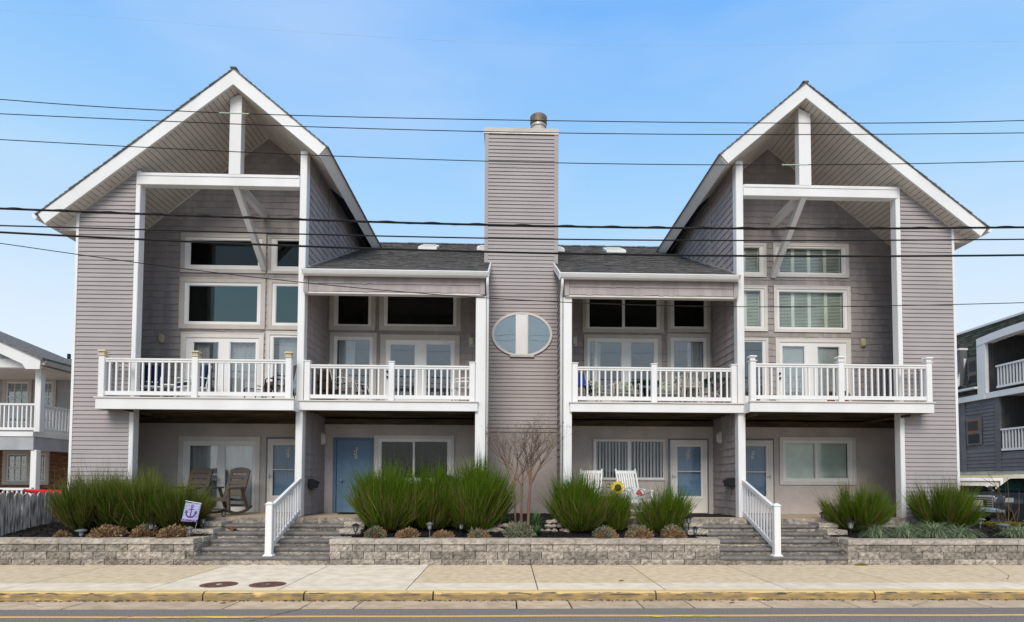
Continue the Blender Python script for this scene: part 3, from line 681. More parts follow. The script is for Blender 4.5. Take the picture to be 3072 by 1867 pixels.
# shakes --------------------------------------------------------------
def shakes(O, u, n, s0, s1, z0, z1, holes=(), pitch=.175, m=SHAKE, lim=None, parent=TH, seed=1, thick=.020):
    r = random.Random(seed); u = Vector(u); n = Vector(n); O = Vector(O); nk = int(math.ceil((z1-z0)/pitch-1e-6))
    for k in range(nk):
        zb = z0+k*pitch; zt = min(zb+pitch+.01, z1); mb = MB(); s = s0-r.uniform(0, .1); any_ = False; last = None
        while s < s1:
            w = r.choice([.10, .12, .14, .155, .17, .19]); a = max(s, s0); b = min(s+w-.0022, s1); s += w
            if b-a < .012: continue
            if r.random() < .45: lvl = r.choice([-.012, 0, .0, .010])
            else: lvl = 0
            pieces = [(a, b)]
            for h in holes:
                if h[2] < zt-.02 and h[3] > zb+.02:
                    if h[2] > zb+.06 or h[3] < zt-.06:      # clipped above or below an opening
                        continue
                    pieces = [q for (c, d) in pieces for q in ((c, min(d, h[0])), (max(c, h[1]), d)) if q[1]-q[0] > .008]
            for (c, d) in pieces:
                if last is not None and c-last > .06 and any_: mb.build('shake_course', m, parent); mb = MB(); any_ = False
                last = d
                bb = zb+lvl; tt = zt
                for h in holes:
                    if h[0] < d-.005 and h[1] > c+.005 and h[2] < tt and h[3] > bb:
                        if h[2] > zb+.06: tt = min(tt, h[2]+.001)
                        elif h[3] < zt-.06: bb = max(bb, h[3])
                if lim:
                    l0, l1 = lim(c), lim(d)
                    if min(l0, l1) < bb+.01: continue
                    t0, t1 = min(tt, l0), min(tt, l1)
                else: t0 = t1 = tt
                if min(t0, t1)-bb < .01: continue
                th = thick+r.uniform(-.003, .004)
                P = lambda s_, h_, z_: O+u*s_+n*h_+Vector((0, 0, z_))
                mb.hexa([P(c, th, bb), P(d, th, bb), P(d, 0, bb), P(c, 0, bb), P(c, .003, t0), P(d, .003, t1), P(d, 0, t1), P(c, 0, t0)] if n.cross(u).z*0+1 and (u.x > 0 and n.y < 0 or u.y > 0 and n.x > 0) else
                        [P(d, th, bb), P(c, th, bb), P(c, 0, bb), P(d, 0, bb), P(d, .003, t1), P(c, .003, t0), P(c, 0, t0), P(d, 0, t1)]); any_ = True
        if any_: mb.build('shake_course', m, parent)

# windows and glazed doors ----------------------------------------------
HOLES = []
def win(kind, outer, glasses, mats=GLASS, label=None, tm=CREAM, sash=WHITE, bottom=None, Y=YB, cw=None, proud=.035, bars=()):
    x0, z1 = W(outer[0], outer[1], Y-proud); x1, z0 = W(outer[2], outer[3], Y-proud)
    if bottom is not None: z0 = bottom
    gs = []
    for gq in glasses:
        a, d = W(gq[0], gq[1], Y); b, c = W(gq[2], gq[3], Y); gs.append([a, b, c, d])
    for q in gs:
        if bottom is not None and q[2] > 90: q[2] = bottom+.2
    gx0 = min(q[0] for q in gs); gx1 = max(q[1] for q in gs); gz0 = min(q[2] for q in gs); gz1 = max(q[3] for q in gs)
    c = .6*min(gx0-x0, x1-gx1, z1-gz1) if cw is None else cw
    c = max(.03, c)
    bz = c if bottom is None else 0
    inner = (x0+c, x1-c, z0+bz, z1-c)
    o = holed(MB(), x0, x1, z0, z1, [inner], Y-proud, Y-.0005).build(kind, tm, TH, label=label)
    # bead round the casing
    holed(MB(), x0-.006, x1+.006, z0-(.006 if bottom is None else 0), z1+.006, [(x0+.018, x1-.018, z0+(.018 if bottom is None else 0), z1-.018)], Y-proud-.009, Y-proud-.0005).build('casing_bead', tm, o)
    holed(MB(), inner[0], inner[1], inner[2], inner[3], [tuple(q) for q in gs], Y-.012, Y+.045).build('sash', sash, o)
    for q in gs:
        e = .0; holed(MB(), q[0]+.001, q[1]-.001, q[2]+.001, q[3]-.001, [(q[0]+.014, q[1]-.014, q[2]+.014, q[3]-.014)], Y+.006, Y+.032).build('glazing_bead', sash, o)
        MB().box(q[0]-.005, q[1]+.005, Y+.020, Y+.024, q[2]-.005, q[3]+.005).build('pane', mats, o)
    HOLES.append((inner[0]-.01, inner[1]+.01, inner[2]-(.01 if bottom is None else .1), inner[3]+.01))
    return o, gs, inner
ZD = 3.63
DB = 3.66
def curtain(x0, x1, z0, z1, y, parent, amp=.03, n=9, m=CURT):
    b = MB(); K = n*6
    for i in range(K+1):
        x = x0+(x1-x0)*i/K; yy = y+amp*math.sin(i/6*2*math.pi)+amp*.4*math.sin(i*.7)
        b.v += [(x, yy, z0), (x, yy, z1), (x, yy+.006, z0), (x, yy+.006, z1)]
    for i in range(K): k = i*4; b.f += [(k, k+4, k+5, k+1), (k+2, k+3, k+7, k+6)]
    return b.build('curtain', m, parent, smooth=True)
def blinds(x0, x1, z0, z1, y, parent, m, pitch=.05, tilt=.018):
    n = int((z1-z0)/pitch); me = MB().hexa([(0, -tilt, -.012), (1, -tilt, -.012), (1, tilt, .012), (0, tilt, .012), (0, -tilt, -.009), (1, -tilt, -.009), (1, tilt, .015), (0, tilt, .015)]).mesh('blind_slat', m)
    b = MB()
    for k in range(n):
        z = z0+pitch*(k+.5); b.hexa([(x0, y-tilt, z-.014), (x1, y-tilt, z-.014), (x1, y+tilt, z+.012), (x0, y+tilt, z+.012), (x0, y-tilt, z-.011), (x1, y-tilt, z-.011), (x1, y+tilt, z+.015), (x0, y+tilt, z+.015)])
    return b.build('blind', m, parent)
def lamp(px, py, w=.16, h=.25, Y=YB, m=AMBER, lab=None):
    x, z = W(px, py, Y-.06); o = MB().box(x-w*.42, x+w*.55, Y-.03, Y-.001, z-h*.5, z+h*.5).build('wall_lamp', SHAKE if m is AMBER else TRIM, TH, label=lab)
    pr = []
    for k in range(14):
        a = 2*math.pi*k/14; pr.append((x+w*.40*math.copysign(abs(math.cos(a))**.6, math.cos(a)), z+h*.46*math.copysign(abs(math.sin(a))**.75, math.sin(a))))
    b = MB(); n = 14; ring = lambda f, y: [(x+(p-x)*f, y, z+(q-z)*f) for p, q in pr]
    b.v += ring(1, Y-.03)+ring(1, Y-.07)+ring(.8, Y-.10)
    for j in range(2):
        for k in range(n): b.f.append((j*n+k, j*n+(k+1) % n, (j+1)*n+(k+1) % n, (j+1)*n+k))
    b.f.append(tuple(range(2*n, 3*n))); b.build('lens', m, o, smooth=False)

h0 = len(HOLES)
# --- unit 841 upper
win('window', (544, 699, 796, 820), [(571, 719, 775, 799)], GLASSD)
win('window', (806, 707, 946, 822), [(831, 721, 921, 802)], GLASSD)
win('window', (540, 832, 793.6, 988), [(566, 856, 771.5, 968)], GLASST)
win('window', (804, 836, 944, 990), [(828, 858, 918, 971)], GLASST)
d1, g1, _ = win('french_door', (544, 998, 787, 1200), [(580, 1026, 653, 1190), (690, 1027, 765, 1190)], GLASSW, bottom=DB, tm=TRIM)
w6, g6, _ = win('window', (799, 994, 941, 1200), [(820, 1012, 918, 1190)], GLASSW, bottom=DB+.05, tm=TRIM)
H841 = HOLES[h0:]; 
curtain(g1[0][0]-.1, g1[0][0]+.35, DB+.1, g1[0][3]+.02, YB+.16, d1, .025, 5)
curtain(g1[0][1]-.12, g1[0][1]+.1, DB+.1, g1[0][3]+.02, YB+.16, d1, .025, 2)
curtain(g1[1][0]-.1, g1[1][1]+.1, DB+.1, g1[1][3]+.02, YB+.16, d1, .018, 6)
curtain(g6[0][0]+.1, g6[0][1]+.1, DB+.1, g6[0][3]+.02, YB+.16, w6, .018, 6)
for zz in (4.55, 4.75): MB().lathe([(.022, 0), (.03, .012), (.03, .05), (.015, .06)], (0, 0, 0), 10)
h0 = len(HOLES)
# --- unit 843 upper
win('window', (990.6, 838, 1125, 991), [(1014, 860, 1105.6, 975)], GLASSD)
win('window', (1139.7, 838, 1381, 993), [(1162, 860, 1361, 976)], GLASSD)
w9, g9, _ = win('window', (990.6, 998, 1127, 1200), [(1010, 1019, 1108, 1190)], GLASSW, bottom=DB+.05)
d10, g10, _ = win('sliding_door', (1142, 1004.5, 1377, 1200), [(1171, 1032.5, 1244, 1190), (1279, 1032.5, 1352.5, 1190)], GLASSW, bottom=DB)
curtain(g9[0][0]+.02, g9[0][0]+.45, DB+.1, g9[0][3], YB+.15, w9, .03, 4)
H843 = HOLES[h0:]; h0 = len(HOLES)
# --- unit 845 upper
win('window', (1748.6, 842, 1991, 999), [(1767, 865, 1868, 983.6), (1873, 865, 1972, 983.6)], GLASSD)
win('window', (2002, 842, 2131, 997), [(2021, 865, 2114, 982)], GLASSD)
d11, g11, _ = win('sliding_door', (1753, 1004.5, 1985, 1200), [(1768, 1024, 1784, 1190), (1790.7, 1026, 1865, 1190), (1892, 1026.5, 1963, 1190)], GLASSW, bottom=DB)
w12, g12, _ = win('window', (2002, 1001.6, 2131, 1200), [(2021, 1023, 2113, 1190)], GLASSW, bottom=DB+.05)
curtain(g12[0][0]+.42, g12[0][1]+.02, DB+.1, g12[0][3], YB+.15, w12, .03, 4)
curtain(g11[1][0]-.1, g11[1][0]+.12, DB+.1, g11[1][3], YB+.15, d11, .02, 2)
H845 = HOLES[h0:]; h0 = len(HOLES)
# --- unit 847 upper, pale shutters inside
wa, ga, _ = win('window', (2171, 729, 2299, 831), [(2192, 741, 2280, 818)], GLASSV, tm=TRIM)
wb, gb, _ = win('window', (2320, 729, 2547, 833), [(2337, 744, 2527, 821)], GLASSV, tm=TRIM)
wc, gc_, _ = win('window', (2176, 856, 2303, 993.6), [(2197, 871, 2284, 981.6)], GLASSV, tm=TRIM)
wdd, gd, _ = win('window', (2322, 857, 2553, 998), [(2336, 875, 2532.6, 985.6)], GLASSV, tm=TRIM)
d13, g13, _ = win('french_door', (2327, 1013.7, 2555, 1205), [(2346, 1038.5, 2416, 1190), (2451.6, 1040.5, 2520.5, 1190)], GLASSW, bottom=DB, tm=TRIM)
w14, g14, _ = win('window', (2180, 1013.7, 2306, 1205), [(2200, 1025, 2290, 1190)], GLASSW, bottom=DB+.05, tm=TRIM)
H847 = HOLES[h0:]
for (pw, q, npan) in ((wa, ga[0], 2), (wb, gb[0], 4), (wc, gc_[0], 2), (wdd, gd[0], 4)):
    b = MB(); wpan = (q[1]-q[0]+.04)/npan
    for k in range(npan):
        a = q[0]-.02+k*wpan; b.box(a, a+.045, YB+.11, YB+.14, q[2]-.02, q[3]+.02); b.box(a+wpan-.045, a+wpan-.001, YB+.11, YB+.14, q[2]-.02, q[3]+.02)
        z = q[2]
        while z < q[3]: b.hexa([(a+.046, YB+.10, z), (a+wpan-.046, YB+.10, z), (a+wpan-.046, YB+.15, z+.035), (a+.046, YB+.15, z+.035), (a+.046, YB+.10, z+.008), (a+wpan-.046, YB+.10, z+.008), (a+wpan-.046, YB+.15, z+.043), (a+.046, YB+.15, z+.043)]); z += .040
    b.build('shutter', SHUT, pw)
for q in g13: blinds(q[0], q[1], DB+.1, q[3], YB+.08, d13, SHUT, .026, .008)
# lever handles and knobs
def knob(px, py, Y=YB, m=BRONZE, par=TH, r=.032):
    x, z = W(px, py, Y-.06); b = MB().tube([(x, Y-.015, z), (x, Y-.05, z)], .014, 8); b.tube([(x, Y-.05, z), (x, Y-.06, z), (x, Y-.085, z)], [r*.8, r, r*.7], 10); return b.build('knob', m, par)
for (a, b_, par) in ((1162, 1115, d10), (1162, 1131, d10), (2340, 1121, d13), (2341, 1135, d13)): knob(a, b_, par=par)
# --- lower floor
ZF = .875; LOWH = []
h0 = len(HOLES)
d20, g20, _ = win('sliding_door', (537, 1310, 775, 1545), [(568, 1336, 650, 1523), (674.5, 1337, 755.5, 1523)], GLASSW, bottom=ZF, tm=TRIM)
curtain(g20[0][0]-.05, g20[0][1]+.1, ZF+.05, g20[0][3]+.02, YB+.15, d20, .03, 7)
curtain(g20[1][0]-.05, g20[1][1]+.05, ZF+.05, g20[1][3]+.02, YB+.15, d20, .012, 7)
w21, g21, _ = win('window', (1124, 1307, 1361, 1453), [(1143.7, 1324, 1239, 1436), (1243.5, 1324, 1342.5, 1436)], GLASSD, tm=TRIM)
for q in g21: blinds(q[0], q[1], q[2], q[3], YB+.09, w21, mat('dark_blind', (.03, .03, .032), rough=.8, spec=.1), .05, .02)
w22, g22, _ = win('window', (1780.6, 1318, 1996, 1441), [(1787, 1323, 1884.5, 1435), (1891, 1323, 1991, 1435)], GLASSS, tm=TRIM, cw=.03)
w23, g23, _ = win('window', (2339, 1312, 2568.6, 1454.6), [(2356, 1329, 2447, 1436.5), (2452, 1329, 2546, 1436.5)], GLASSV, tm=TRIM)
for q in g23: blinds(q[0], q[1], q[2], q[3], YB+.09, w23, SHUT, .030, .012)
for q in g22:       # vertical blinds, one slat every 9 cm, slightly open
    n = int((q[1]-q[0])/.085); b = MB()
    for k in range(n):
        x = q[0]+(k+.5)*(q[1]-q[0])/n; b.beam((x, YB+.1, q[2]-.02), (x, YB+.1, q[3]+.02), .05, .003, up=(math.cos(1.1+.35*math.sin(k*2.1)), math.sin(1.1+.35*math.sin(k*2.1)), 0))
    b.build('vertical_blind', CURT, w22)
def panels(mb, x0, x1, z0, z1, y, rise=.008):
    w = x1-x0; h = z1-z0; m_ = w*.13
    cols = [(x0+m_, x0+w/2-m_*.35), (x0+w/2+m_*.35, x1-m_)]
    rows = [(z0+h*.09, z0+h*.36), (z0+h*.42, z0+h*.77), (z0+h*.82, z0+h*.94)]
    for a, b in cols:
        for c, d in rows:
            holed(mb, a, b, c, d, [(a+.02, b-.02, c+.02, d-.02)], y-rise, y); mb.box(a+.045, b-.045, y-rise*.8, y, c+.045, d-.045)
    return mb
def number(par, digits, px0, py0, px1, py1, Y, slant=True):
    xa, zt = W(px0, py0, Y); xb, zb = W(px1, py1, Y); n = len(digits); h = (zt-zb)/n
    for i, ch in enumerate(digits):
        x = (xa+xb)/2+(.012 if i % 2 == 0 else -.006); z = zt-h*(i+.5); w = .036
        p = MB().poly([(x-w+.006, Y, z-h*.47), (x+w-.0, Y, z-h*.47), (x+w+.006, Y, z+h*.47), (x-w+.012, Y, z+h*.47), (x-w+.006, Y+.004, z-h*.47), (x+w, Y+.004, z-h*.47), (x+w+.006, Y+.004, z+h*.47), (x-w+.012, Y+.004, z+h*.47)],
                      [(0, 1, 2, 3), (7, 6, 5, 4), (0, 4, 5, 1), (1, 5, 6, 2), (2, 6, 7, 3), (3, 7, 4, 0)]).build('number_plate', PLATE, par)
        me = text_mesh(ch, h*1.12, BLACK); o = link('digit', me, par, (x, Y-.003, z))
def house_door(outer, door, glass, plate, digits, storm, hand, lab, bar=None):
    x0, z1 = W(outer[0], outer[1], YB-.03); x1, _ = W(outer[2], outer[1], YB-.03); a, dz = W(door[0], door[1], YB); b, _ = W(door[2], door[1], YB)
    fm = BLUEF2 if storm else BLUEF
    d = holed(MB(), x0, x1, ZF, z1, [(a, b, ZF-.1, dz)], YB-.03, YB+.04).build('door', fm, TH, label=lab)
    leaf_y = YB+.03 if not storm else YB+.07
    lf = panels(MB().box(a+.003, b-.003, leaf_y, leaf_y+.045, ZF+.01, dz-.003), a, b, ZF, dz, leaf_y).build('door_leaf', BLUED, d)
    HOLES.append((x0+.02, x1-.02, ZF-.1, z1-.02))
    if storm:
        qx0, qz1 = W(glass[0], glass[1], YB-.02); qx1, qz0 = W(glass[2], glass[3], YB-.02); _, bz = W(glass[0], bar, YB-.02)
        hs = [(qx0, qx1, qz0, bz-.012), (qx0, qx1, bz+.012, qz1)]
        s = holed(MB(), a+.004, b-.004, ZF+.015, dz-.005, hs, YB-.022, YB+.012).build('storm_door', TRIM, d)
        holed(MB(), qx0-.05, qx1+.05, qz0-.05, qz1+.05, [(qx0-.03, qx1+.03, qz0-.03, qz1+.03)], YB-.028, YB-.0225).build('moulding', WHITE, d)
        for h in hs: MB().box(h[0], h[1], YB-.006, YB-.003, h[2], h[3]).build('pane', GLASSS, d)
    if hand:
        x, z = W(hand[0], hand[1], YB-.05); s = 1 if hand[0] < (outer[0]+outer[2])/2 else -1
        m = MB().box(x-.018, x+.018, YB-.034, YB-.0225, z-.065, z+.065); m.tube([(x, YB-.034, z), (x, YB-.065, z)], .009, 8); m.tube([(x, YB-.065, z), (x+s*.10, YB-.07, z-.004)], .009, 8)
        m.build('handle', NICKEL, d)
    number(d, digits, *plate, (leaf_y-.014) if True else 0)
    return d
house_door((799, 1312, 909, 1545), (804, 1317, 904), (820, 1336, 889, 1487), (858, 1342, 867, 1373), '841', True, (806.5, 1429), 'blue six panel door numbered 841 behind a white storm door', 1409)
house_door((1000, 1313, 1120, 1545), (1010.6, 1320, 1117.6 if 0 else 1112, 0), None, (1061, 1341, 1071.5, 1377), '843', False, None, 'blue six panel door numbered 843')
house_door((2005, 1316, 2126, 1545), (2010, 1320, 2121), (2032, 1341, 2103, 1488.6), (2058, 1345, 2068, 1377), '845', True, (2018, 1429), 'blue door numbered 845 behind a white storm door', 1414.5)
house_door((2212, 1316, 2322, 1545), (2216, 1321, 2318), (2234, 1339, 2299, 1489), (2252, 1354, 2262, 1377), '47', True, (2312.5, 1430), 'blue door with the digits 4 and 7 behind a white storm door', 1416)
HLOW = HOLES[h0:]
for q in ((1112, 1437), (1113, 1417)): pass
knob(1024, 1440, m=NICKEL)
x, z = W(2007, 1407, YB); MB().box(x-.018, x+.018, YB-.02, YB-.001, z-.04, z+.04).build('doorbell', AMBER, TH)

# wall faces ------------------------------------------------------------
XW1, XW2 = P2[1]-.02, P5[0]+.02          # party walls at the inner posts
shakes((0, YB, 0), (1, 0, 0), (0, -1, 0), XL+.12, P2[1], 3.60, 11.2, H841, m=SHAKE, lim=lambda x: SOFZ['L'](x)+.02, seed=11)
shakes((0, YB, 0), (1, 0, 0), (0, -1, 0), P5[0], XR-.12, 3.60, 11.2, H847, m=SHAKE, lim=lambda x: SOFZ['R'](x)+.02, seed=12)
shakes((0, YB, 0), (1, 0, 0), (0, -1, 0), XW1, P3[1], 3.60, 7.5, H843, m=SHAKE, seed=13)
shakes((0, YB, 0), (1, 0, 0), (0, -1, 0), P4[0], XW2, 3.60, 7.5, H845, m=SHAKE, seed=14)
for (a, b, hh, zt) in ((XL+.12, P2[1], H841, 7.7), (XW1+.02, P3[1], H843, 7.5), (P4[0], XW2-.02, H845, 7.5), (P5[0], XR-.12, H847, 7.7)):
    holed(MB(), a, b, 3.45, zt, hh, YB+.0015, YB+.13).build('wall', SHAKE, TH)
for (a, b, key) in ((XL+.12, P2[1], 'L'), (P5[0], XR-.12, 'R')):
    f = SOFZ[key]; g_ = gl if key == 'L' else gr_; ap = g_['ab']
    ia, ib = (-9.3, b) if key == 'L' else (a, 10.1); oa, ob = (a, -9.3) if key == 'L' else (10.1, b); ZT_ = 8.47
    holed(MB(), ia, ib, 7.701, ZT_, H841 if key == 'L' else H847, YB+.0015, YB+.13).build('wall', SHAKE, TH)
    MB().prism([(oa, 7.701), (ob, 7.701), (ob, max(7.702, f(ob)+.05)), (oa, max(7.702, f(oa)+.05))], YB+.0015, YB+.13).build('wall', SHAKE, TH)
    MB().prism([(ia, ZT_+.001), (ib, ZT_+.001), (ib, f(ib)+.05), (ap[0], ap[1]+.05), (ia, f(ia)+.05)], YB+.0015, YB+.13).build('wall', SHAKE, TH)
    # pale trim where wall and soffit meet
    for e in ('o', 'i'):
        q = a if (g_['o'][0] < ap[0]) == (e == 'o') else b
        pts = [(ap[0], ap[1]-.014), (q, f(q)-.014), (q, f(q)-.05), (ap[0], ap[1]-.05)]
        MB().prism(pts if q > ap[0] else pts[::-1], YB-.045, YB-.015).build('soffit_trim', SOFF, TH)
lowspan = ((XL+.12, P2[1]-.02), (P2[1]-.02, P3[1]), (P4[0], P5[0]+.02), (P5[0]+.02, XR-.12))
for a, b in lowspan:
    holed(MB(), a, b, .5, 3.36, HLOW, YB, YB+.13).build('stucco_wall', STUCCO, TH)
    MB().box(a, b, YB-.06, YB-.001, 3.22, 3.37).build('ledger_board', DKWOOD, TH)
# party walls (shakes look towards the street centre)
def party(xf, sgn, xin, y1, ztop, mm=SHAKE3, seed=1, parts=None, y0=YP+.22, z0=.90, lim=None):
    a, b = sorted((xin, xf)); MB().prismx([(y0, .5), (y1, .5), (y1, lim(y1) if lim else ztop), (y0, lim(y0) if lim else ztop)], a, b).build('party_wall', mm, TH)
    shakes((xf, 0, 0), (0, 1, 0), (sgn, 0, 0), y0-.01, y1, z0, ztop, m=mm, seed=seed, pitch=.185, lim=lim)
party(P2[1]-.03, 1, P2[0]+.04, 20.6, SOFZ['L'](P2[1]-.03)-.01, seed=21)
party(P5[0]+.03, -1, P5[1]-.04, 20.6, SOFZ['R'](P5[0]+.03)-.01, seed=22)
zr_ = lambda y: 6.68+.49*(y-13.84)-.14
party(P3[1]-.015, 1, P3[0]+.03, YB, 7.6, seed=23, lim=zr_)
party(P4[0]+.015, -1, P4[1]-.03, YB, 7.6, seed=24, lim=zr_)
# lamps, mail boxes
lamp(484, 1015, lab='yellowed oval bulkhead lamp'); lamp(1414, 1025, w=.15, m=LAMPW); lamp(1723, 1023, w=.13, m=LAMPW); lamp(2590, 1028, lab='yellowed oval bulkhead lamp')
def side_lamp(xf, sgn, px, py):
    Yl, z = V(px, py, xf+sgn*.05); m = MB().box(min(xf, xf+sgn*.03), max(xf, xf+sgn*.03), Yl-.08, Yl+.08, z-.15, z+.15).build('wall_lamp', TRIM, TH)
    b = MB(); n = 10
    for rr, dx in ((1, .03), (1, .07), (.7, .10)):
        for k in range(n): w = 2*math.pi*k/n; b.v.append((xf+sgn*dx, Yl+.075*rr*math.cos(w), z+.135*rr*math.copysign(abs(math.sin(w))**.8, math.sin(w))))
    for j in range(2):
        for k in range(n): b.f.append((j*n+k, j*n+(k+1) % n, (j+1)*n+(k+1) % n, (j+1)*n+k))
    b.f.append(tuple(range(2*n, 3*n))); b.build('lens', LAMPW, m)
side_lamp(P2[1]-.01, 1, 972, 1317); side_lamp(P5[0]+.01, -1, 2156, 1313)
def mailbox(xf, sgn, px, py):
    Yl, z = V(px, py, xf+sgn*.08); y0, y1 = Yl-.20, Yl+.20
    pts = [(xf+sgn*.025, z-.11), (xf+sgn*.13, z-.09), (xf+sgn*.15, z+.05), (xf+sgn*.025, z+.11)]
    m = MB().prism(pts if sgn > 0 else pts[::-1], y0, y1).build('mailbox', BLACK, TH, label='black wall mailbox')
    pts = [(xf+sgn*.022, z+.112), (xf+sgn*.022, z+.122), (xf+sgn*.165, z+.06), (xf+sgn*.165, z+.0), (xf+sgn*.155, z+.0), (xf+sgn*.155, z+.052)]
    MB().prism(pts if sgn < 0 else pts[::-1], y0-.01, y1+.01).build('lid', BLACK, m)
    MB().box(min(xf+sgn*.03, xf+sgn*.12), max(xf+sgn*.03, xf+sgn*.12), y0+.02, y1-.02, z-.14, z-.125).build('paper_hook', BLACK, m)
mailbox(P2[1]-.01, 1, 940, 1453); mailbox(P5[0]+.01, -1, 2187, 1449)

# balconies -------------------------------------------------------------
def deck(x0, x1, yf, zt, zb):
    bev(MB().box(x0, x1, yf, yf+.04, zb, zt-.03).build('deck_fascia', WHITE, TH), .006)
    MB().box(x0-.02, x1+.02, yf-.03, yf+.06, zt-.028, zt).build('deck_lip', TRIM, TH)
    for x in ((x0, x0+.04), (x1-.04, x1)):
        if yf < 13.8: MB().box(x[0], x[1], yf+.041, YP+.03, zb, zt-.03).build('deck_fascia', WHITE, TH)
    y = yf+.065
    while y < YB-.08:
        MB().box(x0+.045, x1-.045, y, y+.135, zt-.026, zt-.002).build('deck_board', TRIM, TH); y += .14
    MB().box(x0+.045, x1-.045, yf+.06, YB-.07, zt-.05, zt-.0275).build('deck_underlay', DKWOOD, TH)
    # joists across the bays, dark stained
    y = yf+.30
    while y < YB-.1:
        MB().box(max(x0+.05, x0), x1-.05, y, y+.042, zb+.02, zt-.055).build('joist', DKWOOD, TH); y += .33
    MB().box(x0+.05, x1-.05, yf+.045, yf+.09, zb+.015, zt-.055).build('joist', DKWOOD, TH)
a, b = X_(285, 13.58, 1210), X_(881, 13.58, 1210); deck(a, b, 13.58, 3.60, 3.32)
D1 = (a, b); a, b = X_(2250, 13.58, 1220), X_(2803, 13.58, 1220); deck(a, b, 13.58, 3.63, 3.37); D4 = (a, b)
a, b = P2[0]+.05, X_(1433, 13.95, 1220); deck(a, b, 13.93, 3.61, 3.37); a, b = X_(1710, 13.95, 1220), P5[1]-.05; deck(a, b, 13.93, 3.62, 3.38)
for x in (P1[0]+.05, P6[1]-.1, P2[0]-.1, P5[1]+.1):
    MB().box(x, x+.05, 13.66, YB-.08, 3.30, 3.355).build('joist', DKWOOD, TH)
def railing(y, z0, posts, nb, pw=.135, caps=None, ptop=1.0, rt=.94, sides=()):
    "posts: x centres; nb: balusters per bay"
    t = thing('railing', None, None, (0, 0, 0)); t.parent = TH; t.location = -WL[TH.name]
    for i, x in enumerate(posts):
        p = MB().box(x-pw/2, x+pw/2, y-pw/2, y+pw/2, z0, z0+ptop); bev(p.build('railing_post', WHITE, t), .01)
        if caps == 'plain':
            MB().box(x-pw/2-.012, x+pw/2+.012, y-pw/2-.012, y+pw/2+.012, z0+ptop, z0+ptop+.022).build('post_cap', WHITE, t)
        elif caps:
            m = CAPW if caps == 'beige' else WHITE; zc = z0+ptop; q = MB()
            q.box(x-.085, x+.085, y-.085, y+.085, zc, zc+.02); q.box(x-.055, x+.055, y-.055, y+.055, zc+.021, zc+.10); q.hexa([(x-.095, y-.095, zc+.101), (x+.095, y-.095, zc+.101), (x+.095, y+.095, zc+.101), (x-.095, y+.095, zc+.101), (x-.075, y-.075, zc+.13), (x+.075, y-.075, zc+.13), (x+.075, y+.075, zc+.13), (x-.075, y+.075, zc+.13)])
            for dx in (-.068, -.02, .028):
                q.box(x+dx, x+dx+.02, y-.066, y-.056, zc+.02, zc+.10)
            q.build('post_cap', m, t)
    for a, b in zip(posts, posts[1:]):
        a += pw/2; b -= pw/2; q = MB().box(a, b, y-.045, y+.045, z0+rt-.035, z0+rt); q.box(a, b, y-.028, y+.028, z0+rt-.085, z0+rt-.036); q.build('top_rail', WHITE, t)
        MB().box(a, b, y-.028, y+.028, z0+.055, z0+.145).build('bottom_rail', WHITE, t)
        for k in range(nb):
            x = a+(b-a)*(k+.62)/(nb+.24); o = MB().box(x-.019, x+.019, y-.019, y+.019, z0+.146, z0+rt-.086).build('baluster', WHITE, t)
    for (x, ya, yb) in sides:
        q = MB().box(x-.045, x+.045, ya, yb, z0+rt-.035, z0+rt); q.box(x-.028, x+.028, ya, yb, z0+rt-.085, z0+rt-.036); q.build('top_rail', WHITE, t)
        MB().box(x-.028, x+.028, ya, yb, z0+.055, z0+.145).build('bottom_rail', WHITE, t)
        n = int((yb-ya)/.14)
        for k in range(n):
            yy = ya+(yb-ya)*(k+.5)/n; MB().box(x-.019, x+.019, yy-.019, yy+.019, z0+.146, z0+rt-.086).build('baluster', WHITE, t)
    return t
yr = 13.70
pc = lambda a, b, Y: X_((a+b)/2, Y, 1130)
r1 = [pc(300, 317, yr), pc(579, 596, yr), pc(859, 876, yr)]
railing(yr, 3.60, r1, 13, caps='beige', ptop=.95, rt=.90, sides=((r1[0], yr+.07, YP+.0),))
r4 = [pc(2248.5, 2265, yr), pc(2512, 2528.5, yr), pc(2775, 2791, yr)]
railing(yr, 3.63, r4, 13, caps='white', ptop=.95, rt=.90, sides=((r4[2], yr+.07, YP),))
yr = 14.06
r2 = [P2[1]+.085, pc(1167, 1184, yr), P3[0]-.075]; railing(yr, 3.61, r2, 12, caps='plain', ptop=.93, rt=.86)
r3 = [P4[1]+.075, pc(1952, 1970, yr), P5[0]-.085]; railing(yr, 3.62, r3, 12, caps='plain', ptop=.93, rt=.86)

# headers, porch ceilings, gutters of the middle roof ----------------------
def header(x0, x1, seed):
    y = 13.95; z0, z1 = 6.19, 6.60
    MB().box(x0, x1, y+.002, y+.16, z0, z1).build('header', SHAKE2, TH)
    shakes((0, y, 0), (1, 0, 0), (0, -1, 0), x0+.10, x1-.10, z0+.01, z1-.01, pitch=.19, m=SHAKE2, seed=seed, thick=.024)
    for a in (x0-.02, x1-.09): MB().box(a, a+.11, y-.03, y, z0-.02, z1).build('corner_board', SIDING, TH)
    MB().box(x0+.02, x1-.02, y-.012, y+.16, z0-.04, z0-.001).build('header_trim', TRIM, TH)
    MB().box(x0+.05, x1-.05, y+.165, y+.19, z0, z1+.05).build('header_back', TRIM, TH)
hx1 = (X_(914, 13.95, 860), X_(1452, 13.95, 860)); hx2 = (X_(1696, 13.95, 860), X_(2211, 13.95, 860))
header(*hx1, 31); header(*hx2, 32)
RS = .49; ZE = 6.62; YE = 13.84
zr = lambda y: ZE+.06+RS*(y-YE)
XC0, XC1 = P3[1]-.025, P4[0]+.022      # chimney
YR = 21.3
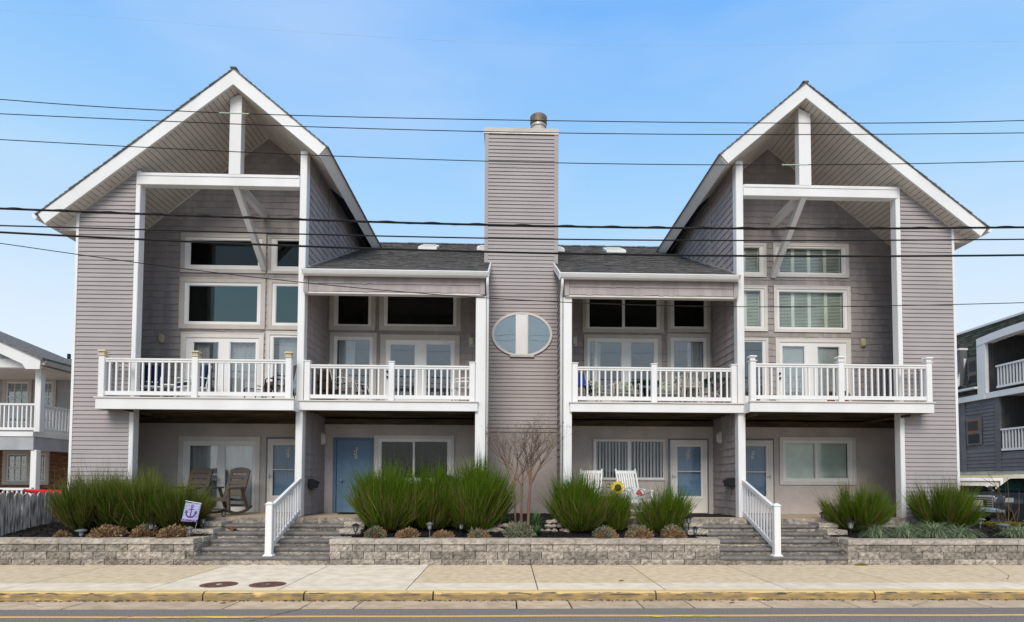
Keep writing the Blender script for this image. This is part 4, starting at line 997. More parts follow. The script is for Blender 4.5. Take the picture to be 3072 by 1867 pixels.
def roof(x0, x1, xin, name):
    b = MB(); n = 62
    xa, xb = x0, x1
    for k in range(n):
        y0 = YE-.06+(YR-YE+.06)*k/n; y1 = YE-.06+(YR-YE+.06)*(k+1)/n
        X0, X1 = xa, xb
        if y1 > YB+.1:
            if xin == 'r': X1 = .40
            else: X0 = .40
        # tabs
        x = X0
        while x < X1:
            w = rnd.choice([.16, .22, .30, .38]); e = min(x+w, X1); lift = rnd.choice([.0, .0, .007])
            b.hexa([(x, y0, zr(y0)+.014+lift), (e, y0, zr(y0)+.014+lift), (e, y1, zr(y1)+.002), (x, y1, zr(y1)+.002), (x, y0, zr(y0)+.022+lift), (e, y0, zr(y0)+.022+lift), (e, y1, zr(y1)+.008), (x, y1, zr(y1)+.008)]); x = e
    o = b.build('shingles', SHING, TH); o['kind'] = 'stuff'
    MB().hexa([(x0, YE, zr(YE)-.15), (x1, YE, zr(YE)-.15), (x1, YB+.1, zr(YB+.1)-.15), (x0, YB+.1, zr(YB+.1)-.15), (x0, YE, zr(YE)), (x1, YE, zr(YE)), (x1, YB+.1, zr(YB+.1)), (x0, YB+.1, zr(YB+.1))]).build('porch_ceiling', SOFF, TH)
xr0, xr1 = P2[1]-.03, X_(1465, 13.84, 820); xs0, xs1 = X_(1681, 13.84, 822), P5[0]+.03
roof(xr0, xr1, 'r', 0); roof(xs0, xs1, 'l', 0)
MB().hexa([(xr0, YB+.1, zr(YB+.1)-.15), (xs1, YB+.1, zr(YB+.1)-.15), (xs1, YR, zr(YR)-.15), (xr0, YR, zr(YR)-.15), (xr0, YB+.1, zr(YB+.1)-.004), (xs1, YB+.1, zr(YB+.1)-.004), (xs1, YR, zr(YR)-.004), (xr0, YR, zr(YR)-.004)]).build('roof_deck', DKEDGE, TH)
MB().hexa([(xr0, YR, zr(YR)-.15), (xs1, YR, zr(YR)-.15), (xs1, YR+6, zr(YR)-3), (xr0, YR+6, zr(YR)-3), (xr0, YR, zr(YR)+.02), (xs1, YR, zr(YR)+.02), (xs1, YR+6, zr(YR)-2.9), (xr0, YR+6, zr(YR)-2.9)]).build('rear_roof', SHING, TH)
rc = MB(); x = xr0
while x < xs1: rc.box(x, min(x+.29, xs1), YR-.10, YR+.1, zr(YR)+.0, zr(YR)+.035+rnd.choice([0, .008])); x += .3
rc.build('ridge_cap', SHING, TH)
for (a, b) in ((X_(909, 13.76, 825), xr1+.0), (xs0-.01, X_(2216, 13.76, 828))):
    pr = [(13.72, 6.66), (13.70, 6.64), (13.72, 6.60), (13.745, 6.56), (13.78, 6.535), (13.86, 6.535), (13.86, 6.66), (13.85, 6.66), (13.85, 6.55), (13.785, 6.55), (13.745, 6.61), (13.735, 6.66)]
    MB().prismx(pr, a, b).build('gutter', WHITE, TH)
# flashing strip and step at roof / party wall junctions
for (x, s) in ((P2[1]-.005, 1), (P5[0]+.005, -1)):
    a, b = sorted((x, x+s*.05)); MB().hexa([(a, YP+.2, zr(YP+.2)+.0), (b, YP+.2, zr(YP+.2)+.0), (b, 20.4, zr(20.4)), (a, 20.4, zr(20.4)), (a, YP+.2, zr(YP+.2)+.05), (b, YP+.2, zr(YP+.2)+.05), (b, 20.4, zr(20.4)+.05), (a, 20.4, zr(20.4)+.05)]).build('flashing', METAL, TH)
# white rake trim of the roof ends by the chimney
for x in (xr1-.02, xs0-.02):
    MB().hexa([(x, YE, zr(YE)-.16), (x+.035, YE, zr(YE)-.16), (x+.035, YB, zr(YB)-.16), (x, YB, zr(YB)-.16), (x, YE, zr(YE)+.02), (x+.035, YE, zr(YE)+.02), (x+.035, YB, zr(YB)+.02), (x, YB, zr(YB)+.02)]).build('rake_board', WHITE, TH)
# downspouts
for xd in (P3[1]+.035, P4[0]-.045):
    MB().tube([(xd, 13.80, 6.56), (xd, 13.86, 6.36), (xd, 14.05, 6.22), (xd, 14.08, 6.1), (xd, 14.08, .95)], .034, 8).build('downspout', WHITE, TH, smooth=True)
# skylights
for (a, b, yy) in ((1251, 1319, 19.7), (1424, 1490, 19.7), (1632, 1697, 19.7), (1807, 1878, 19.7)):
    xa, xb = X_(a+8, yy, 745), X_(b-6, yy, 745); s = MB(); H_ = .10
    y0, y1 = yy-.35, yy+.45
    o = MB().hexa([(xa, y0, zr(y0)), (xb, y0, zr(y0)), (xb, y1, zr(y1)), (xa, y1, zr(y1)), (xa, y0, zr(y0)+H_), (xb, y0, zr(y0)+H_), (xb, y1, zr(y1)+H_), (xa, y1, zr(y1)+H_)]).build('skylight', WHITE, TH)
    MB().hexa([(xa+.08, y0+.08, zr(y0+.08)+H_+.002), (xb-.08, y0+.08, zr(y0+.08)+H_+.002), (xb-.08, y1-.08, zr(y1-.08)+H_+.002), (xa+.08, y1-.08, zr(y1-.08)+H_+.002), (xa+.08, y0+.08, zr(y0+.08)+H_+.03), (xb-.08, y0+.08, zr(y0+.08)+H_+.03), (xb-.08, y1-.08, zr(y1-.08)+H_+.03), (xa+.08, y1-.08, zr(y1-.08)+H_+.03)]).build('dome', LAMPW, o)

# chimney ----------------------------------------------------------------
CH = thing('chimney', None, None, (0, 0, 0)); CH.parent = TH; CH.location = -WL[TH.name]
zc0 = 3.16; zct = W(1565, 400, YB)[1]
XU0, XU1 = X_(1454, YB, 600), X_(1673.5, YB, 600)
MB().box(XC0, XC1, YB+.002, 17.6, 3.05, zct).build('body', SIDING, CH)
MB().box(XC0+.01, XC1-.01, YB+.005, 16.2, .4, 3.05).build('stucco_base', STUCCO2, CH)
MB().box(XC0, XC1, YB-.02, YB, 3.05, 3.13).build('starter_strip', SIDING, CH)
zu = 7.60
siding(lambda z: XU0+.10 if z > zu else XC0, lambda z: XU1-.10 if z > zu else XC1, YB, zc0, zct-.02, CH)
for a, b in ((XU0, XU0+.10), (XU1-.10, XU1)):
    MB().box(a, b, YB-.03, YB+.10, zu-.02, zct).build('corner_board', SIDING, CH)
    MB().box(a, b, YB+.10, 17.62, zu-.3, zct).build('side_face', SIDING, CH)
MB().box(XU0-.03, XU1+.02, YB-.06, 17.65, zct, zct+.11).build('cap_flashing', CREAM, CH)
MB().box(XU0-.03, XU1+.02, YB-.05, YB-.031, zct-.045, zct-.001).build('cap_drip', METAL, CH)
fx, _ = W(1616, 350, 16.5); fl = MB().lathe([(.20, 0), (.20, .62)], (fx, 16.55, zct+.11), 24).build('flue', CREAM, TH, smooth=False)
MB().lathe([(.225, .50), (.225, .56), (.18, .565)], (fx, 16.55, zct+.11), 24).build('flue_collar', METAL, fl)
MB().lathe([(.12, .55), (.24, .60), (.245, .80), (.22, .83), (.05, .86)], (fx, 16.55, zct+.11), 24).build('flue_hood', HOODM, fl)
# oval window
ox, oz = W(1566, 1005, YB); ra, rb = X_(1653, YB)-ox, .575
def ellipse(f, n=40, dx=0): return [(ox+dx+ra*f*math.cos(2*math.pi*k/n), oz+rb*(f if f <= 1 else (1+(f-1)*ra/rb))*math.sin(2*math.pi*k/n)) for k in range(n)]
b = MB(); n = 40; o1 = ellipse(1.04); o2 = ellipse(.955)
for y in (YB-.065, YB-.002):
    b.v += [(x, y, z) for x, z in o1]+[(x, y, z) for x, z in o2]
for k in range(n):
    j = (k+1) % n; b.f += [(k, j, n+j, n+k), (n+k, n+j, 3*n+j, 3*n+k), (k, 2*n+k, 2*n+j, j)]
ow = b.build('oval_window', TRIM, TH, label='oval window split by a white middle panel')
b = MB(); q = ellipse(.955); b.v = [(x, YB-.024, z) for x, z in q]; b.f = [tuple(range(n))]
b = MB().prism(ellipse(.953), YB-.046, YB-.0415); b.build('pane', glassmat('oval_glass', (.72, .78, .80), .14), ow)
pw0, pw1 = X_(1547, YB), X_(1584, YB)
MB().box(pw0, pw1, YB-.062, YB-.047, oz-rb*.94, oz+rb*.94).build('mullion_panel', WHITE, ow)
MB().box(pw1-.03, pw1-.02, YB-.070, YB-.0625, oz-rb*.9, oz+rb*.9).build('mullion_strip', CREAM, ow)
MB().prism(ellipse(.95), YB-.036, YB-.034).build('blind', mat('oval_blind', (.62, .63, .64), rough=.9), ow)
MB().box(ox-ra*.42, ox+ra*.42, YB-.08, YB-.032, oz-rb*1.07, oz-rb*.985).build('sill', CREAM, ow)

# rooms behind the windows --------------------------------------------------
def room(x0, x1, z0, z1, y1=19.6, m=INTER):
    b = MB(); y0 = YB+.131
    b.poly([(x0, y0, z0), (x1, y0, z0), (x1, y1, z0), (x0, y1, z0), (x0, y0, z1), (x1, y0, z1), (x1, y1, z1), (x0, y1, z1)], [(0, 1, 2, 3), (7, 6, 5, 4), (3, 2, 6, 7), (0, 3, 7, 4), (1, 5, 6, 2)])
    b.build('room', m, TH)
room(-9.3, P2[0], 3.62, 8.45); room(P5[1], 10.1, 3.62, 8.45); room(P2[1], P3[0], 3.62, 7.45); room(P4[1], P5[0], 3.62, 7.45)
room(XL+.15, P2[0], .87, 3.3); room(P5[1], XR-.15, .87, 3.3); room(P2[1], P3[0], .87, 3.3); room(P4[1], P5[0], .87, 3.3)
MB().box(XL+.2, XR-.2, 19.7, 22.5, .3, 9.2).build('rear_block', SIDING, TH)


# ------------------------------------------------------------------ stair railings
def stair_rail(px, Y0, lab, side):
    x = X_(px, 12.27, 1600); t = thing('stair_railing', lab, 'railing', (x, 12.28, .178), 'white stair railings')
    y0, y1 = 12.28, 14.0; z0 = .178
    bev(MB().box(x-.068, x+.068, y0-.068, y0+.068, z0, z0+1.05).build('newel_post', WHITE, t), .01)
    MB().hexa([(x-.085, y0-.085, z0+1.05), (x+.085, y0-.085, z0+1.05), (x+.085, y0+.085, z0+1.05), (x-.085, y0+.085, z0+1.05), (x-.03, y0-.03, z0+1.10), (x+.03, y0-.03, z0+1.10), (x+.03, y0+.03, z0+1.10), (x-.03, y0+.03, z0+1.10)]).build('newel_cap', WHITE, t)
    MB().hexa([(x-.10, y0-.10, z0), (x+.10, y0-.10, z0), (x+.10, y0+.10, z0), (x-.10, y0+.10, z0), (x-.07, y0-.07, z0+.04), (x+.07, y0-.07, z0+.04), (x+.07, y0+.07, z0+.04), (x-.07, y0+.07, z0+.04)]).build('newel_base', WHITE, t)
    ta, tb_ = z0+.98, 1.74; ba, bb = z0+.17, 1.00
    MB().beam((x, y0+.06, ta), (x, y1, tb_), .07, .085).build('top_rail', WHITE, t)
    MB().beam((x, y0+.06, ba), (x, y1, bb), .05, .085).build('bottom_rail', WHITE, t)
    n = 11
    for k in range(n):
        f = (k+.6)/(n+.2); y = y0+.06+(y1-y0-.06)*f; MB().box(x-.016, x+.016, y-.016, y+.016, ba+(bb-ba)*f+.03, ta+(tb_-ta)*f-.03).build('baluster', WHITE, t)
stair_rail(808, 0, 'white stair railing on the left steps, by door 841', 0); stair_rail(2330, 0, 'white stair railing on the right steps, by the blue door with 4 and 7', 0)

# ------------------------------------------------------------------ doormats
def mat_(px, w, d, lab):
    x = X_(px, 15.0, 1550); t = local('doormat', lab, 'doormat', 'black doormats')
    MB().prismz([(-w, -d), (w, -d), (w+.05, 0), (w, d), (-w, d), (-w-.05, 0)], 0, .015).build('mat', MAT_, t); put(t, (x, 14.9 if w > .5 else 15.4, .869))
mat_(1062, .45, .28, 'black doormat in front of blue door 843'); mat_(2120, .75, .62, 'large black rubber mat at the top of the right steps')

DRYT = mat('dry_twig', (.16, .11, .05), rough=.9, cols=[(.20, .13, .06), (.10, .07, .03), (.26, .19, .09), (.06, .06, .015)], spec=.05)
# ================================================================== PLANTS
def fan(name, n, H, Rr, mats, seed, up=.55, w=.0058, stems=46, tip=.12, droop=0., base_r=.10):
    "a broom-like shrub: many thin upright twigs springing from fanned stems; returns foliage, tip and stem meshes"
    r = np.random.RandomState(seed)
    sa = r.uniform(0, 2*np.pi, stems); sp = np.sqrt(r.uniform(0, 1, stems)); out = sp*Rr
    hh = H*(.84-.42*sp**1.5)*r.uniform(.48, 1.18, stems)
    k = r.randint(0, stems, n); f = r.uniform(.10, 1, n)**.75
    # a stem is a curve that leaves outwards and turns upwards
    def pt(k, f):
        rad = base_r*.4+out[k]*(f**.72); x = np.cos(sa[k])*rad; y = np.sin(sa[k])*rad; z = hh[k]*(f**1.25); return np.stack([x, y, z], 1)
    P0 = pt(k, f*.80); P1 = pt(k, np.minimum(f*.80+.05, 1)); d = P1-P0; d /= np.linalg.norm(d, axis=1)[:, None]+1e-9
    d = d*(1-up)+np.array([0, 0, up])+r.normal(0, .17, (n, 3))*np.array([1, 1, .4]); d /= np.linalg.norm(d, axis=1)[:, None]
    P0 = P0+r.normal(0, .05, (n, 3))*np.array([1, 1, .6]); P0[:, 2] = np.maximum(P0[:, 2], .03)
    L = H*r.uniform(.18, .46, n)*np.where(f > .8, 1.25, 1)
    side = np.cross(d, r.normal(0, 1, (n, 3))); side /= np.linalg.norm(side, axis=1)[:, None]+1e-9
    ww = (w*r.uniform(.5, 1.2, n))[:, None]; wisp = (r.uniform(0, 1, n) < .07) & (f > .6); L = np.where(wisp, L*1.55, L); ww = np.where(wisp[:, None], ww*.6, ww)
    bend = r.normal(0, .05, (n, 3))*L[:, None]; bend[:, 2] -= droop*L
    M1 = P0+d*(L*.5)[:, None]+bend*.3; E = P0+d*L[:, None]+bend
    Vv = np.stack([P0-side*ww*.7, P0+side*ww*.7, M1+side*ww, M1-side*ww, E+side*ww*.25, E-side*ww*.25], 1).reshape(-1, 3)
    idx = np.arange(n)[:, None]*6; Q = np.concatenate([idx+[0, 1, 2, 3], idx+[3, 2, 4, 5]], 1).reshape(-1, 4)
    tips = E[:, 2] > H*(1-tip)*1.04; dry = (P0[:, 2] < H*.30) & (r.uniform(0, 1, n) < .26) & ~tips
    sel = np.repeat(tips, 2); sdr = np.repeat(dry, 2); A = npmesh(name+'_foliage', Vv, Q[~sel & ~sdr], mats[0]); B = npmesh(name+'_tips', Vv, Q[sel], mats[1]); Dm = npmesh(name+'_dry', Vv, Q[sdr], DRYT)
    sb = MB()
    for q in range(stems):
        pts = []
        for ff in (.0, .25, .5, .75): pts.append(tuple(pt(np.array([q]), np.array([max(ff, .001)]))[0]))
        sb.tube(pts, [.011, .008, .006, .003], 4, cap=False)
    return A, B, sb.mesh(name+'_stems', STEM), Dm
def plant(name, label, cat, group, parts, loc, s, rz):
    t = thing(name, label, cat, loc, group)
    for nm, me in parts:
        o = link(nm, me, t, loc)
    t.rotation_euler = (0, 0, rz); t.scale = s if hasattr(s, '__len__') else (s, s, s); return t
FV = [fan('broom', 11500, 1.42, .68, (BROOM, BROOM), 10+i, up=.30, stems=44) for i in range(3)]
FB = [fan('broom_olive', 11500, 1.34, .80, (BROOMB, TIPS), 20+i, up=.28, tip=.22, stems=46) for i in range(2)]
FN = fan('broom_narrow', 7500, 1.08, .44, (BROOM, BROOM), 31, up=.5, stems=26)
FS = fan('broom_loose', 5000, 1.2, .80, (BROOM, BROOM), 33, up=.28, stems=28)
FR = [fan('broom_r', 10000, 1.32, .88, (BROOM, TIPS), 40+i, up=.26, tip=.16, stems=42) for i in range(2)]
shr = [  # px, Y, variant, scale, label
    (262, 13.20, FB[0], (.86, .75, .92), 'dense olive broom shrub at the left end, beside the picket fence'),
    (355, 13.30, FB[1], (.92, .8, .98), 'dense olive broom shrub second from the fence, in front of the mauve siding'),
    (452, 13.30, FB[0], (1.0, .8, .95), 'dense olive broom shrub third from the fence, in front of the white corner post'),
    (540, 13.25, FB[1], (.70, .75, .78), 'dense olive broom shrub right behind the purple welcome flag'),
    (1160, 13.25, FV[0], (1.12, .85, 1.05), 'bright green broom shrub in front of the left part of the dark blind window'),
    (1290, 13.45, FV[1], (.9, .8, .98), 'green broom shrub in the middle of the three under the dark window'),
    (1420, 13.25, FV[2], (1.08, .85, 1.10), 'tall green broom shrub left of the bare multi-stem tree'),
    (1735, 13.25, FV[0], (.92, .8, .93), 'green broom shrub right of the bare tree, against the white post'),
    (1855, 13.30, FN, (.85, .9, .84), 'narrow green broom shrub under the yellow sunflower ornament'),
    (1985, 13.20, FS, (.86, .8, .88), 'loose green broom shrub in front of the storm door numbered 845'),
    (2575, 13.30, FR[0], (.74, .74, .84), 'green broom shrub right of the right stairs, below the wide window'),
    (2830, 13.35, FR[1], (.78, .76, .92), 'green broom shrub in front of the right end of the mauve siding'),
]
for i, (px, Y, vr, s, lab) in enumerate(shr):
    x = X_(px, Y, 1580); plant('broom_shrub', lab, 'shrub', 'broom shrubs in the planting beds', [('foliage', vr[0]), ('branch_tips', vr[1]), ('stems', vr[2]), ('dry_twigs', vr[3])], (x, Y, bedz(x, Y)), s, rnd.uniform(0, 6) if s[0]/s[1] < 1.15 else rnd.choice([0, math.pi])+rnd.uniform(-.3, .3))
def mound(name, n, Rr, H, m, seed, l=.045, w=.008):
    r = np.random.RandomState(seed); a = r.uniform(0, 6.283, n); e = np.arccos(r.uniform(.05, 1, n)); rr = r.uniform(.55, 1.0, n)
    lump = 1+.14*np.sin(a*3+seed)+.12*np.sin(a*5+e*4)
    N_ = np.stack([np.sin(e)*np.cos(a), np.sin(e)*np.sin(a), np.cos(e)], 1); P0 = N_*np.array([Rr, Rr, H])*(rr*lump)[:, None]
    d = N_+r.normal(0, .55, (n, 3)); d /= np.linalg.norm(d, axis=1)[:, None]; L = l*r.uniform(.5, 1.4, n)
    side = np.cross(d, r.normal(0, 1, (n, 3))); side /= np.linalg.norm(side, axis=1)[:, None]+1e-9; ww = (w*r.uniform(.6, 1.4, n))[:, None]
    E = P0+d*L[:, None]; M1 = P0+d*(L*.6)[:, None]
    Vv = np.stack([P0-side*ww*.5, P0+side*ww*.5, M1+side*ww, M1-side*ww, E+side*ww*.4, E-side*ww*.4], 1).reshape(-1, 3); Vv[:, 2] = np.maximum(Vv[:, 2], -.01)
    idx = np.arange(n)[:, None]*6; Q = np.concatenate([idx+[0, 1, 2, 3], idx+[3, 2, 4, 5]], 1).reshape(-1, 4); return npmesh(name, Vv, Q, m)
MBR = [mound('dry_mound', 2600, .22, .16, SEDB, 60+i) for i in range(2)]; MGR = [mound('green_mound', 1500, .20, .17, SEDG, 70+i, .05) for i in range(2)]
seds = [(186, 12.62, .75, 0, 'small dry brown sedum clump at the left end of the bed, near the fence'), (327, 12.65, 1.25, 0, 'large round dry brown sedum clump, second from the left end'),
        (433, 12.65, 1.15, 1, 'grey green sedum clump beside the slim path light, left bed'), (521, 12.62, 1.25, 0, 'dry brown sedum clump under the purple welcome flag'),
        (1129, 12.62, 1.05, 1, 'brown and grey sedum clump at the left end of the middle bed'), (1222, 12.62, 1.05, 0, 'brown sedum clump left of the post light of the middle bed'),
        (1327, 12.60, .85, 0, 'low brown sedum clump right of the post light of the middle bed'), (1437, 12.62, .9, 1, 'low grey green sedum clump left of the bare tree'),
        (1560, 12.72, 1.3, 2, 'large grey green sedum clump at the foot of the bare tree'), (1817, 12.62, 1.1, 1, 'brown and green sedum clump below the narrow shrub'),
        (1921, 12.62, 1.15, 1, 'brown and green sedum clump second from the right end of the middle bed'), (2021, 12.70, 1.15, 1, 'grey topped brown sedum clump at the right end of the middle bed')]
for px, Y, s, k, lab in seds:
    x = X_(px, Y, 1600); parts = [('dry_foliage', rnd.choice(MBR))]
    t = plant('sedum_clump', lab, 'sedum', 'sedum clumps along the garden wall', parts if k < 2 else [('dry_foliage', MGR[0])], (x, Y, bedz(x, Y)-.01), (s*1.2, .9*s, s*1.15), rnd.uniform(0, 6))
    if k: o = link('green_foliage', rnd.choice(MGR), t, (x-.05, Y+.02, bedz(x, Y)+.02)); o.scale = (.9, .9, .95)
def blades(name, n, L, m, seed, w=.008, e0=.25, e1=1.3, gr=1.6, seg=5, base=.08):
    r = np.random.RandomState(seed); a = r.uniform(0, 6.283, n); e = r.uniform(e0, e1, n); LL = L*r.uniform(.55, 1.1, n)
    P = np.stack([r.normal(0, base, n), r.normal(0, base, n), np.zeros(n)], 1); vs = []
    for i in range(seg+1):
        t = i/seg; ww = w*(1-t**2.5)+.0006; sd = np.stack([-np.sin(a), np.cos(a), 0*a], 1)
        vs += [P-sd*ww, P+sd*ww]
        ee = e-gr*t; st = LL/seg; P = P+np.stack([np.cos(a)*np.cos(ee)*st, np.sin(a)*np.cos(ee)*st, np.sin(ee)*st], 1); P[:, 2] = np.maximum(P[:, 2], .005+.01*t)
    Vv = np.stack(vs, 1).reshape(-1, 3); k = 2*(seg+1); idx = np.arange(n)[:, None]*k
    Q = np.concatenate([idx+[2*i, 2*i+1, 2*i+3, 2*i+2] for i in range(seg)], 1).reshape(-1, 4); return npmesh(name, Vv, Q, m)
RG = [blades('ribbon', 420, .62, RIB, 80+i, .0065, .5, 1.45, 1.9, 6, .07) for i in range(2)]
for px, Y, s, lab in ((2630, 12.75, 1.0, 'clump of green and white striped grass beside the path light, right bed'), (2715, 12.75, 1.05, 'clump of striped grass spilling over the right garden wall, second from its left end'),
                  (2800, 12.8, 1.1, 'striped grass clump in front of the right broom shrub'), (2880, 12.75, .95, 'striped grass clump with tan blades at the right of the group'), (3052, 12.75, .85, 'striped grass clump alone near the right edge, by the dark path light')):
    x = X_(px, Y, 1590); plant('striped_grass_clump', lab, 'ornamental grass', 'striped grass clumps in the right bed', [('leaves', rnd.choice(RG))], (x, Y, bedz(x, Y)), (s, s*.75, s), rnd.uniform(0, 6))
YM = blades('yucca', 60, .42, YUC, 90, .014, .15, 1.4, .35, 4, .02)
for px, Y, s, lab in ((1608, 14.2, .95, 'spiky green yucca behind the bare tree, right side'), (1612, 13.0, .8, 'spiky green yucca in front, right of the bare tree'), (1518, 14.0, .8, 'spiky green yucca left of the bare tree trunks'), (1535, 12.85, .6, 'small spiky yucca beside the large sedum clump')):
    x = X_(px, Y, 1570); plant('yucca', lab, 'yucca', 'yuccas round the bare tree', [('leaves', YM)], (x, Y, bedz(x, Y)), s, rnd.uniform(0, 6))
# small brown plant on the left step wall, yellow ground cover, weeds
FM = blades('fern', 46, .2, SEDB, 95, .012, .3, 1.4, .8, 3, .02)
x = X_(693, 13.3, 1582); plant('dry_weed', 'small reddish brown weed growing on the left step wall', 'weed', None, [('leaves', FM)], (x, 13.42, .60), 1, 0)
x = X_(2583, 12.1, 1690); plant('pavement_weed', 'low yellow green weed at the foot of the right garden wall', 'weed', None, [('leaves', mound('weed', 300, .14, .025, YGC, 96, .03))], (x, 12.10, 0), (1, .4, 1), 0)
YG = mound('cover', 1400, .35, .09, YGC, 97, .04)
for px, lab in ((2965, 'yellow ground cover patch left of the dark bumper'), (3030, 'yellow ground cover patch near the right edge, behind the dark path light')):
    x = X_(px, 14.2, 1560); plant('yellow_groundcover', lab, 'ground cover', 'yellow ground cover at the bed edge', [('leaves', YG)], (x, 14.2, .66), (1.2, .8, 1), rnd.uniform(0, 6))
# bare multi-stem tree
def tree():
    x0 = X_(1568, 14.0, 1556); zb = bedz(x0, 14.0)-.03; t = thing('crape_myrtle_tree', 'bare multi-stem tree with thin tan trunks in front of the chimney base', 'tree', (x0, 14.0, zb))
    r = random.Random(5); tr = MB(); tw = MB(); pod = MB()
    def grow(p, d, L, rad, lvl):
        d = d.normalized(); n = 4; pts = [p]; rs = [rad]; q = p.copy()
        for i in range(n):
            d = (d+Vector((r.uniform(-.11, .11), r.uniform(-.11, .11), r.uniform(.0, .10)))).normalized(); q = q+d*(L/n); pts.append(q.copy()); rs.append(rad*(1-.40*(i+1)/n))
        (tr if lvl < 2 else tw).tube(pts, rs, 6 if lvl < 2 else 4, cap=False)
        if lvl >= 5 or rs[-1] < .0014:
            if r.random() < .5:
                for _ in range(3):
                    c = q+Vector((r.uniform(-.03, .03), r.uniform(-.03, .03), r.uniform(-.01, .04))); pod.box(c.x-.006, c.x+.006, c.y-.006, c.y+.006, c.z-.007, c.z+.007)
            return
        k = 3 if lvl in (1, 2) else 2
        for j in range(k):
            ax = Vector((r.uniform(-1, 1), r.uniform(-.8, .8), r.uniform(-.1, .35))); nd = (d*1.0+ax*.80).normalized(); nd.z = max(nd.z, .12)
            grow(q, nd, L*r.uniform(.58, .85), rs[-1]*r.uniform(.66, .82), lvl+1)
        for i in (2, 3):
            if lvl >= 1 and r.random() < .9:
                ax = Vector((r.uniform(-1, 1), r.uniform(-.8, .8), r.uniform(0, .5))); grow(pts[i], (d+ax*.9), L*r.uniform(.4, .7), rs[i]*.5, lvl+2)
    for (bx, lean, L, rad) in ((-.17, (-.05, .02), 1.02, .024), (-.06, (.05, .05), .9, .017), (-.02, (-.02, -.04), 1.0, .022), (.13, (.05, 0), 1.0, .034)):
        base = Vector((x0+bx, 14.0+r.uniform(-.05, .05), zb)); mid = base+Vector((lean[0], lean[1], L)); tr.tube([base, base+Vector((lean[0]*.3, 0, L*.5)), mid], [rad*1.15, rad, rad*.85], 8, cap=False)
        for j in range(3 if rad > .02 else 2):
            sx = {0: -1, 1: .25, 2: 1}[j] if bx < 0 else {0: -.6, 1: .4, 2: 1}[j]
            grow(mid, Vector((sx*.62+r.uniform(-.15, .15), r.uniform(-.4, .3), 1)), r.uniform(.44, .62), rad*.78, 1)
    tr.build('trunk', BARK, t, smooth=True); tw.build('twigs', TWIG, t); pod.build('seed_pods', TWIG, t)
tree()
# bare shrub canes at the right edge
x0 = X_(3025, 13.4, 1560); t = thing('bare_cane_shrub', 'bare reddish canes of a leafless shrub in front of the parked pickup', 'shrub', (x0, 13.4, .6)); b = MB(); r = random.Random(9)
for k in range(13):
    dx = r.uniform(-.75, .55); h = r.uniform(.5, 1.5); bx = x0+r.uniform(-.25, .3)
    b.tube([(bx, 13.4, .58), (bx+dx*.3, 13.4+r.uniform(-.1, .1), .6+h*.5), (bx+dx*.8, 13.4, .6+h)], [.009, .006, .002], 4)
for (a, c) in (((3025, 1575), (3018, 1430)), ((3010, 1500), (2952, 1405)), ((3002, 1470), (2938, 1432))):
    p, q = W(*a, 13.4), W(*c, 13.4); b.tube([(p[0], 13.4, p[1]), ((p[0]+q[0])/2+.02, 13.38, (p[1]+q[1])/2), (q[0], 13.36, q[1])], [.010, .006, .003], 5)
p, q = W(2925, 1488, 13.4), W(3071, 1493, 13.4); b.build('canes', STEM, t)
# rocks
RK = []
for s in range(5):
    r = random.Random(s); b = MB(); prof = [(.001, 0), (.07, .01), (.10, .045), (.085, .085), (.04, .11), (.002, .115)]; b.lathe(prof, (0, 0, 0), 9)
    b.v = [(x*r.uniform(.75, 1.2)*1.1, y*r.uniform(.75, 1.2), z*r.uniform(.85, 1.15)) for x, y, z in b.v]; RK.append(b.mesh('rock', ROCK, False))
ROWN = ('bottom', 'second', 'top')
ORD = ('first', 'second', 'third', 'fourth', 'fifth', 'sixth', 'seventh')
def rockpile(px, Y, n, lab, seed):
    r = random.Random(seed); xc = X_(px, Y, 1590); cnt = [0, 0, 0]
    for k in range(n):
        row = 0 if k < n*.45 else (1 if k < n*.8 else 2); m_ = [n*.45, n*.35, n*.2][row]; j = k-[0, n*.45, n*.8][row]
        x = xc+(j-m_/2)*.155+r.uniform(-.03, .03); y = Y+row*.05+r.uniform(-.03, .03); s = r.uniform(.6, 1.05); z = bedz(x, y)-.01+row*.085
        o = link('rock', RK[k % 5], None, (x, y, z)); o['label'] = '%s pale rock from the left, %s row, pile %s of the tree' % (ORD[cnt[row]], ROWN[row], 'left' if px < 1560 else 'right'); cnt[row] += 1; o.scale = (s, s, s*.9); o.rotation_euler = (r.uniform(-.2, .2), 0, r.uniform(0, 6))
        tag(o, None, 'rock', 'pale rocks piled '+('left' if px < 1560 else 'right')+' of the bare tree')
rockpile(1480, 13.25, 13, 'fist sized pale rock of the pile left of the bare tree', 1); rockpile(1668, 13.25, 10, 'fist sized pale rock of the pile right of the bare tree', 2)
# fallen leaves and litter
for px, py, Y, lab in ((2195, 1799, 8.95, 'dry brown leaf in the gutter below the right stairs'), (1863, 1745, 10.2, 'dry brown leaf lying on the pavement joint'), (2625, 1796, 8.98, 'dry brown leaf in the gutter near the kerb joint at the right'), (668, 1801, 9.0, 'dry brown leaf in the gutter below the left stairs')):
    x, _ = W(px, py, Y); b = MB(); b.v = [(-.05, 0, .004), (-.015, -.022, .015), (.04, -.012, .02), (.055, .01, .006), (.01, .03, .018), (-.03, .02, .008), (0, 0, .006)]; b.f = [(0, 1, 6), (1, 2, 6), (2, 3, 6), (3, 4, 6), (4, 5, 6), (5, 0, 6)]
    b.build('fallen_leaf', DRYL, None, at=(x, Y, -.125 if Y < 9.3 else .002)); o = COL.objects[-1] if False else bpy.context.scene.collection.objects[-1]; tag(o, lab, 'leaf')

